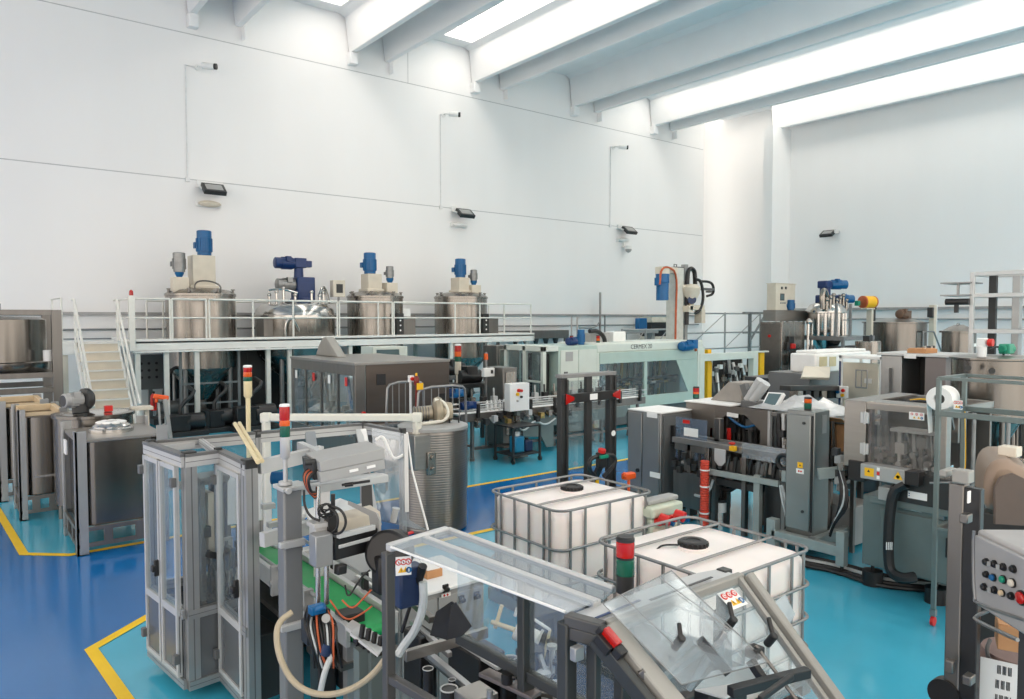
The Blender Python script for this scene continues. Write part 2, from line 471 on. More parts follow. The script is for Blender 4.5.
# ceiling slab with four skylight strips
CZ = 13.45
SKY = [(9.75, 11.05), (15.15, 16.45), (25.6, 26.9), (30.9, 32.2)]
V0, V1 = -8.0, 23.4
m = MB()
us = [-14] + [u for a in SKY for u in a] + [UW + 0.3]
for i in range(0, len(us), 2):
    m.box(us[i], V0, CZ, us[i + 1], 24.2, CZ + 0.25)
for a, b in SKY:
    m.box(a, V1, CZ, b, 24.2, CZ + 0.25)
    m.box(a - 0.02, V0, CZ + 0.25, a + 0.04, V1, CZ + 0.45); m.box(b - 0.04, V0, CZ + 0.25, b + 0.02, V1, CZ + 0.45)
structure(m.build('ceiling', CEILP))
SKYM = glow('skylight_daylight', (1.0, 0.925, 0.84, 1), 2.6)
FRAMEW = mat('white_glazing_bar', (0.75, 0.76, 0.77, 1), 0.5)
for i, (a, b) in enumerate(SKY):
    m = MB(); m.box(a + 0.04, V0, CZ + 0.36, b - 0.04, V1, CZ + 0.38)
    o = structure(m.build('window_%d' % (i + 1), SKYM))
    m = MB()
    for k in range(10): m.box(a, V0 + k * 3.2 + 2, CZ + 0.28, b, V0 + k * 3.2 + 2.06, CZ + 0.34)
    m.build('glazing_bar', FRAMEW, o)

# double-tee roof beams, resting on nibs of the back wall
for i, u in enumerate((-4.2, 1.05, 6.3, 11.58, 16.8, 22.1, 27.3, 32.5)):
    ve = 23.95 if u < 32 else 20.75
    m = MB()
    for du, sgn in ((0, 1), (1.4, 1)):
        uu = u + du
        m.prism([(uu, 12.15), (uu + 0.2, 12.15), (uu + 0.34, CZ - 0.12), (uu + 0.55, CZ), (uu - 0.42, CZ), (uu - 0.14, CZ - 0.12)], 'y', V0, ve)
        if u < 32: m.box(uu - 0.05 + (0.25 if du else 0), 23.7, 11.75, uu + 0.25, 24.0, 12.15)
        if u > 32: break
    o = structure(m.build('ceiling_beam', CEILP, bevel=0.03))
# cable trunking along both walls
TRUNK = mat('grey_cable_trunking', (0.36, 0.36, 0.36, 1), 0.5, 0.4, 0.1, 3)
m = MB(); m.box(-10, 23.88, 3.04, 31.35, 24.0, 3.12); m.mi(1)
m.tube([(-8, 23.9, 2.62), (31, 23.9, 2.62)], 0.028); m.tube([(-8, 23.9, 2.36), (4.2, 23.9, 2.36), (4.2, 23.9, 1.2)], 0.022)
structure(m.build('trim_1', [TRUNK, GALV]))
m = MB(); m.box(33.26, 3, 3.3, 33.4, 20.3, 3.42); m.tube([(33.3, 3, 2.9), (33.3, 20, 2.9)], 0.04)
structure(m.build('trim_2', TRUNK))
# ------------------------------------------------------------------ mezzanine along the back wall
DZ, DV0, DV1, DU0, DU1 = 2.35, 20.7, 23.5, 3.95, 17.3
DECKP = mat('white_deck_steel', rgb(232, 232, 228), 0.45, 0, 0.04, 3)
RAILM = mat('pale_railing_tube', rgb(226, 226, 220), 0.4, 0.1, 0.05, 6)
BEAMD = mat('underside_steel', rgb(120, 126, 128), 0.5, 0.2, 0.08, 3)
t = thing('mezzanine_platform', 'long white steel mezzanine deck carrying the four mixing tanks', 'platform', (10, 20.7, 0))
m = MB(); m.box(DU0, DV0, DZ - 0.06, DU1, DV1, DZ); m.box(DU0, DV0, DZ - 0.24, DU1, DV0 + 0.06, DZ + 0.06); m.box(DU0, DV0, DZ - 0.24, DU0 + 0.06, DV1, DZ + 0.06); m.box(DU1 - 0.06, DV0, DZ - 0.24, DU1, DV1, DZ + 0.06)
m.box(DU0, DV0 - 0.03, DZ - 0.30, 9.0, DV0 + 0.03, DZ - 0.25)
m.build('deck', DECKP, t, 0.008)
for k in range(9): sub('joist', BEAMD, t, lambda m: m.box(4.6 + k * 1.5, DV0 + 0.06, DZ - 0.2, 4.7 + k * 1.5, DV1, DZ - 0.06))
for u, v in [(4.09, 20.85), (4.79, 20.9), (5.54, 20.85), (7.5, 20.9), (8.15, 20.95), (10.05, 20.9), (13.73, 20.85), (15.29, 20.85), (17.1, 20.9), (4.3, 23.3), (7.5, 23.3), (10.6, 23.3), (13.8, 23.3), (17.0, 23.3)]:
    sub('post', RAILM, t, lambda m: (m.box(u - 0.06, v - 0.06, 0, u + 0.06, v + 0.06, DZ - 0.2), m.box(u - 0.12, v - 0.12, 0, u + 0.12, v + 0.12, 0.015)), 0.006)

def railing(label, pts, posts, z0=DZ, h=1.1, r=0.028, name='guard_railing', group='railings of the mezzanine'):
    """two rails through pts and a post at every place in posts"""
    t = thing(name, label, 'railing', (posts[0][0], posts[0][1], z0), group)
    m = MB(); m.tube([(p[0], p[1], z0 + h) for p in pts], r); m.build('top_rail', RAILM, t)
    m = MB(); m.tube([(p[0], p[1], z0 + h * 0.55) for p in pts], r * 0.8); m.build('mid_rail', RAILM, t)
    for p in posts:
        m = MB(); m.tube([(p[0], p[1], z0), (p[0], p[1], z0 + h)], r, 10); m.box(p[0] - 0.06, p[1] - 0.04, z0, p[0] + 0.06, p[1] + 0.04, z0 + 0.012)
        m.build('post', RAILM, t)
    return t
y = 20.79
railing('white railing bay left of the first tall tank with rounded return at the deck corner', [(4.0, 22.6), (4.0, y), (4.88, y)], [(4.0, 22.6), (4.88, y)])
railing('white railing bay in front of the leftmost tank with beige gearbox', [(4.93, y), (5.79, y)], [(4.93, y), (5.79, y)])
railing('long white railing in front of the domed tank with navy motors', [(5.87, y), (9.59, y)], [(5.87, y), (7.05, y), (8.22, y), (9.59, y)])
railing('white railing bay in front of the third tank from the left', [(9.66, y), (10.97, y), (11.47, y)], [(9.66, y), (10.97, y), (11.47, y)])
railing('white railing in front of the rightmost tank ending at the deck end', [(11.53, y), (17.2, y)], [(11.53, y), (13.87, y), (14.9, y), (15.97, y), (17.2, y)])
railing('rear white railing behind the tanks along the wall', [(4.86, 23.4), (17.2, 23.4)], [(4.86, 23.4), (5.3, 23.4), (7.4, 23.4), (9.9, 23.4), (12.9, 23.4), (16.85, 23.4), (17.2, 23.4)])
# warning lamp post at the stair head
t = thing('beacon_post', 'white square post with small red lamp at the head of the stairs', 'beacon', (3.93, 20.6, DZ - 0.24))
m = MB(); m.box(3.86, 20.55, DZ - 0.24, 4.0, 20.67, 3.52); m.build('post', RAILM, t, 0.005)
m = MB(); m.lathe([(0.05, 0), (0.05, 0.05), (0.045, 0.11), (0.02, 0.14), (0, 0.145)], (3.93, 20.61, 3.52), 14); m.build('lamp', REDL, t)
# stairs
t = thing('steel_staircase', 'white and cream steel staircase with tube handrails climbing to the mezzanine', 'stairs', (3.05, 18.3, 0))
n = 11; u0, u1 = 2.72, 3.58; va, vb = 18.3, 20.7
m = MB()
for k in range(n):
    v = va + (vb - va) * k / n; z = DZ * (k + 1) / n
    m.mi(0); m.box(u0, v, z - 0.035, u1, v + 0.28, z)
    m.mi(1); m.box(u0, v + 0.01, z - DZ / n, u1, v + 0.025, z - 0.03)
    m.mi(2); m.box(u0, v - 0.012, z - 0.035, u1, v + 0.004, z + 0.003)
m.build('treads', [CREAM, CREAM, DECKP], t)
for u in (u0 - 0.03, u1 + 0.03):
    m = MB(); m.prism([(va - 0.1, 0), (va + 0.12, 0), (vb, DZ - 0.2), (vb, DZ + 0.02)], 'x', u - 0.025, u + 0.025); m.build('stringer', DECKP, t)
    m = MB(); m.tube([(u, va - 0.05, 1.0), (u, vb, DZ + 1.05), (u, vb + 0.35, DZ + 1.05)], 0.03); m.build('handrail', RAILM, t)
    m = MB(); m.tube([(u, va - 0.05, 0.5), (u, vb, DZ + 0.55)], 0.024); m.build('mid_rail', RAILM, t)
    for f in (0.02, 0.5, 0.99):
        m = MB(); v = va + (vb - va) * f; m.tube([(u, v, DZ * f), (u, v, DZ * f + 1.03)], 0.024); m.build('baluster', RAILM, t)
m = MB(); m.box(2.38, vb, DZ - 0.12, 3.95, 22.6, DZ); m.box(2.38, 20.68, DZ - 0.3, 2.70, 20.72, DZ + 0.03); m.build('landing', DECKP, t, 0.006)
for (u, v) in [(2.46, 20.8), (2.46, 22.4)]:
    m = MB(); m.box(u - 0.07, v - 0.07, 0, u + 0.07, v + 0.07, DZ - 0.12); m.build('landing_post', CREAM, t)
m = MB(); m.tube([(2.42, 20.75, DZ), (2.42, 20.75, DZ + 1.08), (2.42, 22.5, DZ + 1.08), (2.42, 22.5, DZ)], 0.026); m.tube([(2.42, 20.75, DZ + 0.55), (2.42, 22.5, DZ + 0.55)], 0.022); m.build('landing_rail', RAILM, t)

# ------------------------------------------------------------------ tanks on the mezzanine
def motor(m, c, ax, L, r, fan=0):
    """finned electric motor body in material slot of m"""
    a = Vector(ax).normalized(); c = Vector(c)
    m.lathe([(r * 0.75, 0), (r * 0.9, 0.02 * L), (r * 0.9, 0.14 * L), (r, 0.15 * L), (r, 0.7 * L), (r * 0.95, 0.71 * L), (r * 0.95, 0.97 * L), (r * 0.8, L), (0, L)], c, 20, a)
    o = a.orthogonal().normalized(); b = a.cross(o)
    for k in range(14):
        th = 2 * PI * k / 14; d = o * math.cos(th) + b * math.sin(th)
        m.bar(c + a * 0.17 * L + d * r, c + a * 0.68 * L + d * r, r * 0.1, r * 0.14, up=d)
    m.cbox(c + a * 0.42 * L + b * r * 1.05, (r * 0.8, r * 0.8, r * 0.8))

def deck_tank(label, U, V, r, zt, box_h, mot, side, dome=0.16):
    t = thing('mixing_tank', label, 'tank', (U, V, 0), 'mixing tanks on the mezzanine')
    z0 = 1.55
    m = MB()
    m.lathe([(r, z0), (r, zt - 0.02)], (U, V, 0), 56)
    m.lathe([(0.16, 0.62), (r * 0.98, z0), (r, z0)], (U, V, 0), 56)
    m.build('shell', STEEL, t)
    m = MB(); m.lathe([(r * 1.0, zt - 0.1), (r * 1.025, zt - 0.09), (r * 1.025, zt - 0.03), (r, zt - 0.02), (r * 0.86, zt + dome * 0.45), (r * 0.5, zt + dome * 0.85), (0.1, zt + dome), (0, zt + dome)], (U, V, 0), 56)
    m.build('lid', STEEL, t)
    m = MB(); m.lathe([(0.1, 0.3), (0.1, 0.64)], (U, V, 0), 16); m.tube([(U, V, 0.34), (U, V - 0.5, 0.34), (U, V - 0.8, 0.3)], 0.05, 10); m.build('outlet_valve', STEELD, t)
    for k in range(4):
        a = PI / 4 + k * PI / 2; lx, ly = U + (r - 0.08) * math.cos(a), V + (r - 0.08) * math.sin(a)
        m = MB(); m.cyl((lx, ly, 0), (lx, ly, 1.7), 0.06, seg=12); m.build('leg', GALV, t)
    # gearbox housing and main motor
    bx = U - 0.03 + mot[0]
    m = MB(); bw = mot[2]; m.box(bx - bw / 2, V - 0.3, zt + dome * 0.4, bx + bw / 2, V + 0.25, zt + dome + box_h); m.box(bx - bw * 0.62, V - 0.36, zt + dome * 0.3, bx + bw * 0.62, V + 0.3, zt + dome + 0.05)
    m.build('gearbox_housing', CREAM, t, 0.02)
    m = MB(); motor(m, (bx + mot[1], V - 0.04, zt + dome + box_h), (0, 0, 1), mot[3], mot[4]); m.build('motor', BLUE, t)
    sx, sh, sr = side
    m = MB(); m.box(U + sx - 0.2, V - 0.42, zt, U + sx + 0.2, V - 0.05, zt + sh); m.build('side_housing', CREAM, t, 0.015)
    m = MB(); m.lathe([(0.07, 0), (0.12, 0.1), (0.12, 0.16)], (U + sx, V - 0.24, zt + sh), 16); m.mi(1); motor(m, (U + sx, V - 0.24, zt + sh + 0.14), (0, 0, 1), sr * 3.2, sr); m.build('side_motor', [BLUE, GALV], t)
    # lid fittings
    for k in range(7):
        m = MB(); a = 0.5 + k * 0.9; px, py = U + r * 0.93 * math.cos(a), V + r * 0.93 * math.sin(a)
        m.cyl((px, py, zt - 0.08), (px, py, zt + 0.09), 0.035, seg=10); m.cbox((px, py, zt + 0.1), (0.1, 0.05, 0.03))
        m.build('lid_clamp', STEELD, t)
    m = MB(); m.tube([(U - r * 0.3, V - r * 0.5, zt), (U - r * 0.3, V - r * 0.5, zt + 0.3), (U, V - r * 0.75, zt + 0.34), (U + r * 0.35, V - r * 0.85, zt + 0.22), (U + r * 0.35, V - r * 0.85, zt)], 0.022, 8, 2); m.build('fill_pipe', STEELD, t) if U < 8 else m.bm.free()
    return t
T1 = deck_tank('tall steel tank with tall cream gearbox and grey side motor, farthest left on the deck', 6.0, 22.05, 0.93, 3.66, 0.90, (0.06, 0.08, 0.62, 0.72, 0.21), (-0.62, 0.42, 0.17))
T3 = deck_tank('steel tank with blue upright motor, between domed tank and rightmost deck tank', 11.56, 22.1, 0.915, 3.70, 0.54, (-0.12, -0.06, 0.5, 0.70, 0.21), (0.42, 0.42, 0.13))
T4 = deck_tank('steel tank with blue upright motor standing nearest the right end of the deck', 15.0, 22.1, 0.95, 3.74, 0.50, (-0.02, 0.0, 0.46, 0.68, 0.2), (0.4, 0.4, 0.13))
for t, s in ((T3, 1), (T4, 1)):
    U, V = t.location.x, t.location.y
    m = MB(); m.box(U + 0.18, V - 1.12, 2.42, U + 0.44, V - 0.95, 3.1); m.mi(1)
    for k in range(3): m.cyl((U + 0.31, V - 1.12, 2.55 + k * 0.16), (U + 0.31, V - 1.14, 2.55 + k * 0.16), 0.03, seg=10)
    m.build('gauge_panel', [DKGREY, PAPER], t, 0.006)
    m = MB(); m.box(U + 0.5, V - 0.95, 2.40, U + 0.98, V - 0.3, 2.95 + (0.1 if t is T3 else 0)); m.build('jacket_box', STEELD, t, 0.01)
m = MB(); U, V = T3.location.x, T3.location.y
m.box(U + 0.5, V - 0.97, 3.0, U + 0.78, V - 0.95, 3.26); m.build('notice_plate', PAPER, T3)
# wide domed vessel
U, V, r = 8.87, 22.25, 1.2
t = thing('domed_mixing_vessel', 'wide polished domed vessel with deep blue stacked motors on its lid', 'tank', (U, V, 0), 'mixing tanks on the mezzanine')
m = MB(); m.lathe([(0.2, 0.8), (r * 0.95, 1.75), (r, 1.85), (r, 2.95)], (U, V, 0), 60); m.mi(1); m.box(U - r - 0.05, V - 0.7, 2.4, U - r + 0.45, V - 0.1, 2.92)
m.build('shell', [STEEL, STEELD], t)
m = MB(); m.lathe([(r, 2.93), (r * 1.05, 2.95), (r * 1.05, 3.03), (r * 1.0, 3.05), (r * 0.97, 3.22), (r * 0.86, 3.36), (r * 0.6, 3.46), (0.3, 3.5), (0, 3.5)], (U, V, 0), 60); m.build('dome_lid', POLISH, t)
for k in range(4):
    a = PI / 4 + k * PI / 2; m = MB(); m.cyl((U + 1.05 * math.cos(a), V + 1.05 * math.sin(a), 0), (U + 1.05 * math.cos(a), V + 1.05 * math.sin(a), 1.9), 0.07, seg=12); m.build('leg', GALV, t)
m = MB(); m.box(U - 0.05, V - 0.34, 3.48, U + 0.52, V + 0.24, 4.22); m.lathe([(0.36, 3.45), (0.36, 3.56), (0.2, 3.6)], (U + 0.2, V - 0.05, 0), 24); m.build('gearbox', BLUED, t, 0.03)
m = MB(); m.cyl((U + 0.1, V - 0.05, 4.2), (U + 0.1, V - 0.05, 4.6), 0.15, 0.13); m.cbox((U + 0.12, V - 0.05, 4.66), (0.36, 0.34, 0.3)); m.cbox((U + 0.38, V - 0.05, 4.64), (0.25, 0.2, 0.2)); m.build('upper_gearbox', BLUED, t, 0.02)
m = MB(); motor(m, (U + 0.0, V - 0.05, 4.64), (-1, 0, 0), 0.66, 0.18); m.build('upper_motor', BLUED, t)
m = MB(); motor(m, (U + 0.0, V - 0.08, 3.98), (-1, 0, 0), 0.62, 0.19); m.build('lower_motor', GALV, t)
m = MB()
for k, (dx, dy) in enumerate([(-0.95, -0.35), (-0.8, -0.55), (-0.6, -0.6), (0.5, -0.7), (0.7, -0.5), (0.85, -0.25), (-0.3, -0.75), (0.2, -0.8)]):
    m.cyl((U + dx, V + dy, 3.2), (U + dx, V + dy, 3.62 + 0.1 * (k % 3)), 0.04, seg=10); m.ball((U + dx, V + dy, 3.64 + 0.1 * (k % 3)), 0.06, 10)
m.tube([(U - 0.95, V - 0.35, 3.72), (U - 0.95, V - 0.35, 3.8), (U - 0.6, V - 0.6, 3.82), (U - 0.2, V - 0.7, 3.7)], 0.035, 8, 2)
m.tube([(U + 0.5, V - 0.7, 3.7), (U + 0.65, V - 0.6, 3.95), (U + 0.85, V - 0.4, 3.85), (U + 1.0, V - 0.3, 3.4)], 0.035, 8, 2)
m.build('lid_valves', POLISH, t)
m = MB(); m.tube([(U - 0.75, V - 1.1, 2.4), (U - 0.75, V - 1.12, 2.85), (U - 0.55, V - 1.15, 2.98), (U - 0.4, V - 1.12, 2.7), (U - 0.3, V - 1.1, 2.5)], 0.05, 10, 2); m.build('bent_pipe', POLISH, t)
m = MB(); m.box(U + 1.0, V - 0.6, 3.62, U + 1.40, V - 0.35, 4.14); m.mi(1); m.box(U + 1.1, V - 0.61, 3.74, U + 1.32, V - 0.6, 4.02); m.mi(2); m.cyl((U + 1.23, V - 0.48, 2.35), (U + 1.23, V - 0.48, 3.62), 0.035)
m.build('control_box', [CREAM, DKGREY, GALV], t, 0.01)

# ------------------------------------------------------------------ things in the dim space under the deck
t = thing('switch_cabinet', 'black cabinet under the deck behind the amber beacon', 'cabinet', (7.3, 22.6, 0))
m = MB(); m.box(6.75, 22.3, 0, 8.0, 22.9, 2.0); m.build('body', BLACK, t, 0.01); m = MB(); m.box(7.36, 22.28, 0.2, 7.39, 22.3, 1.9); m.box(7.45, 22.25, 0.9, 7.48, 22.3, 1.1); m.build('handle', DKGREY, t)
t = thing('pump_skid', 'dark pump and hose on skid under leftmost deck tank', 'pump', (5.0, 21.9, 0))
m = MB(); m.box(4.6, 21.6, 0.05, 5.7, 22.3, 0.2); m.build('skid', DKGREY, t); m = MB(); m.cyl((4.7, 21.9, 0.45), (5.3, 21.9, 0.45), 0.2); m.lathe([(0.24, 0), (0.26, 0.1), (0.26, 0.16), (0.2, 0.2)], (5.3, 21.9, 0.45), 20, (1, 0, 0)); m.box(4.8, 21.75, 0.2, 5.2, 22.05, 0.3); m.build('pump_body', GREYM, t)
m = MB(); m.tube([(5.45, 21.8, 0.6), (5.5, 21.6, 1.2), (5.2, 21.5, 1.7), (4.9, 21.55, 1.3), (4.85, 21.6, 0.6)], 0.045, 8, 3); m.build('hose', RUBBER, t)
t = thing('pipe_rack', 'grey pipe rack with ladder-like rungs under the deck by first tank', 'pipe rack', (5.5, 21.15, 0))
m = MB()
for u in (5.2, 6.75): m.bar((u, 21.15, 0), (u, 21.15, 2.1), 0.07)
for z in (0.6, 1.15): m.bar((5.2, 21.15, z), (6.75, 21.15, z), 0.05)
m.build('frame', BEAMD, t)
t = thing('wall_control_panel', 'grey control panel with switches under the deck left of first tank', 'control panel', (4.8, 23.1, 0.9))
m = MB(); m.box(4.45, 23.0, 0.9, 5.25, 23.2, 1.9); m.box(4.8, 23.05, 0, 4.9, 23.15, 0.9); m.mi(1)
for i in range(3):
    for j in range(3): m.cyl((4.6 + 0.2 * i, 22.97, 1.25 + j * 0.2), (4.6 + 0.2 * i, 23.0, 1.25 + j * 0.2), 0.04, seg=10)
m.build('box', [GREYM, BLACK], t)
for (u, v, lab) in [(9.2, 21.6, 'grey steel transfer pump under the domed vessel'), (14.6, 21.5, 'dark grey transfer pump under the rightmost deck tank')]:
    t = thing('transfer_pump', lab, 'pump', (u, v, 0))
    m = MB(); m.box(u - 0.35, v - 0.2, 0, u + 0.35, v + 0.2, 0.12); m.cyl((u - 0.3, v, 0.36), (u + 0.2, v, 0.36), 0.18); m.lathe([(0.14, 0), (0.26, 0.05), (0.26, 0.16), (0.1, 0.2)], (u + 0.2, v, 0.36), 20, (1, 0, 0)); m.box(u - 0.2, v - 0.1, 0.12, u + 0.1, v + 0.1, 0.2); m.build('pump_body', DKGREY, t)
    m = MB(); m.tube([(u + 0.32, v, 0.55), (u + 0.32, v, 1.1), (u + 0.1, v + 0.1, 1.5)], 0.05, 10, 2); m.build('pipe', STEELD, t)
t = thing('fire_extinguisher', 'red fire extinguisher hung on the post behind the stair foot', 'fire extinguisher', (4.42, 20.72, 0.55))
m = MB(); m.lathe([(0.07, 0), (0.075, 0.02), (0.075, 0.36), (0.05, 0.42), (0.02, 0.44)], (4.42, 20.72, 0.55), 18); m.build('cylinder', RED, t)
m = MB(); m.cbox((4.42, 20.72, 1.02), (0.05, 0.12, 0.05)); m.tube([(4.42, 20.66, 1.02), (4.4, 20.62, 0.9), (4.42, 20.63, 0.65)], 0.012, 6, 2); m.build('valve', BLACK, t)

for lab, u, v, w, h in [('low dark block added in front of the leftmost deck post', 4.9, 19.6, 1.0, 0.75), ('low dark block added between the leftmost block and the black one', 5.78, 19.8, 0.75, 0.8), ('low black block added on the floor before the black cabinet', 6.6, 19.5, 1.2, 0.9), ('low dark block added before the deck near the amber beacon pole', 8.2, 19.4, 0.9, 1.0)]:
    t = thing('dark_floor_block', lab, 'pump', (u, v, 0), 'dark blocks added before the deck')  # added dark blocks, cover the bright floor before the dim deck space
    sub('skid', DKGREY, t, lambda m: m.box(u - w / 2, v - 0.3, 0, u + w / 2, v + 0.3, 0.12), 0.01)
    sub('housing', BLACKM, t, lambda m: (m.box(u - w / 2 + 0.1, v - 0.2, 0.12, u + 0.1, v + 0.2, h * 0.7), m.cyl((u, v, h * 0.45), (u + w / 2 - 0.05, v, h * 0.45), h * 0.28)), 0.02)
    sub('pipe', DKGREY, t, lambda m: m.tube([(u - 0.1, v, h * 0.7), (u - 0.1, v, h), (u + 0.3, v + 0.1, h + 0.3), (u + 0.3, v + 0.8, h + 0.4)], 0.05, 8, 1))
t = thing('black_backing_block', 'wide black block added at the wall behind the leftmost deck tank', 'cabinet', (5.9, 23.2, 0))  # added black block, stands in for the dark under the deck
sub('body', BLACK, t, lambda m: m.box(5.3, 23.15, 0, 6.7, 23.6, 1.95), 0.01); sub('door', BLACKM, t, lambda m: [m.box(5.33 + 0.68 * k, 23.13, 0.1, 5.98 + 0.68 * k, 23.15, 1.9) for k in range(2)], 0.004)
t = thing('black_backing_block', 'wide black block added at the wall behind the domed vessel legs', 'cabinet', (8.9, 23.6, 0))  # second black block, added to keep the space under the deck dark
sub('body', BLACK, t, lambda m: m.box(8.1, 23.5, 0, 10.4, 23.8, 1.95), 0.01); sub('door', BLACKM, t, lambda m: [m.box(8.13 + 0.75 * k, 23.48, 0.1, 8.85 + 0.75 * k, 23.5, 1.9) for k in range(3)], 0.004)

# ------------------------------------------------------------------ wall fittings
def wall_set(u, zc, label_n, uu, lamp_u, lamp_z, dome):
    t = thing('security_camera', 'small white security camera on bracket, ' + label_n, 'camera', (u, 23.97, zc), 'cameras high on the back wall')
    m = MB(); m.cyl((u, 23.99, zc), (u, 23.96, zc), 0.09); m.tube([(u, 23.96, zc), (u, 23.85, zc + 0.02), (u + 0.18, 23.7, zc)], 0.03); m.build('bracket', WHITE, t)
    m = MB(); m.cyl((u + 0.08, 23.72, zc), (u + 0.36, 23.5, zc - 0.03), 0.10, seg=16); m.mi(1); m.cyl((u + 0.355, 23.505, zc - 0.03), (u + 0.42, 23.455, zc - 0.035), 0.09, seg=16); m.build('housing', [WHITE, DKGREY], t)
    m = MB(); m.tube([(u - 0.1, 23.97, zc), (uu, 23.97, zc), (uu, 23.97, 7.2)], 0.022, 8); m.box(uu - 0.06, 23.92, 7.12, uu + 0.06, 23.99, 7.24)
    m.build('conduit', FRAMEW, t)
    t = thing('floodlight', 'square grey floodlight tilted down on the back wall, ' + label_n, 'floodlight', (lamp_u, 23.95, lamp_z), 'floodlights on the walls')
    M = Matrix.Rotation(math.radians(-52), 3, 'X')
    c = Vector((lamp_u, 23.55, lamp_z))
    m = MB(); m.cbox(c, (0.66, 0.14, 0.46), M); m.mi(1); m.cbox(c + M @ Vector((0, -0.075, 0)), (0.5, 0.01, 0.3), M); m.build('lamp_head', [DKGREY, GREYL], t, 0.01)
    m = MB(); m.bar((lamp_u - 0.35, 23.6, lamp_z), (lamp_u - 0.35, 23.9, lamp_z + 0.15), 0.03, 0.06); m.bar((lamp_u + 0.35, 23.6, lamp_z), (lamp_u + 0.35, 23.9, lamp_z + 0.15), 0.03, 0.06); m.box(lamp_u - 0.38, 23.88, lamp_z + 0.08, lamp_u + 0.38, 24.0, lamp_z + 0.28); m.build('bracket', WHITE, t)
    t = thing('emergency_light', 'oval white bulkhead lamp under the floodlight, ' + label_n, 'lamp', (lamp_u - 0.05, 23.95, lamp_z - 0.42), 'bulkhead lamps on the back wall')
    m = MB(); m.ball((lamp_u - 0.05, 23.82, lamp_z - 0.42), 0.30, 20, 1.15, 0.5, 0.34); m.build('diffuser', CREAM if dome == 0 else WHITE, t)
    m = MB(); m.box(lamp_u - 0.42, 23.86, lamp_z - 0.5, lamp_u + 0.32, 24.0, lamp_z - 0.34); m.build('base', WHITE, t)
    if dome == 2:
        t = thing('dome_camera', 'white dome camera hanging below the rightmost bulkhead lamp', 'camera', (lamp_u + 0.1, 23.9, lamp_z - 1.0))
        m = MB(); m.box(lamp_u - 0.05, 23.85, lamp_z - 0.75, lamp_u + 0.1, 24.0, lamp_z - 0.55); m.cyl((lamp_u + 0.1, 23.7, lamp_z - 0.7), (lamp_u + 0.1, 23.7, lamp_z - 0.85), 0.17, 0.17); m.build('mount', WHITE, t)
        m = MB(); m.ball((lamp_u + 0.1, 23.7, lamp_z - 0.86), 0.15, 16); m.build('dome', GREYL, t)
wall_set(6.55, 10.64, 'nearest the left edge', 6.2, 6.85, 6.9, 0)
wall_set(15.5, 10.7, 'middle one of three', 15.35, 16.2, 6.98, 1)
wall_set(24.75, 10.78, 'rightmost near the corner', 24.55, 25.4, 7.0, 2)
t = thing('floodlight', 'single square floodlight on the bare right wall', 'floodlight', (33.3, 17.95, 6.95), 'floodlights on the walls')
M = Matrix.Rotation(math.radians(-90), 3, 'Z') @ Matrix.Rotation(math.radians(-58), 3, 'X'); c = Vector((33.0, 18.1, 6.9))
m = MB(); m.cbox(c, (0.62, 0.14, 0.44), M); m.mi(1); m.cbox(c + M @ Vector((0, -0.075, 0)), (0.46, 0.01, 0.28), M); m.build('lamp_head', [DKGREY, GREYL], t, 0.01)
m = MB(); m.box(33.0, 17.75, 6.9, 33.38, 17.8, 7.05); m.box(33.0, 18.4, 6.9, 33.38, 18.45, 7.05); m.box(33.34, 17.75, 6.9, 33.385, 18.45, 7.05); m.build('bracket', WHITE, t)

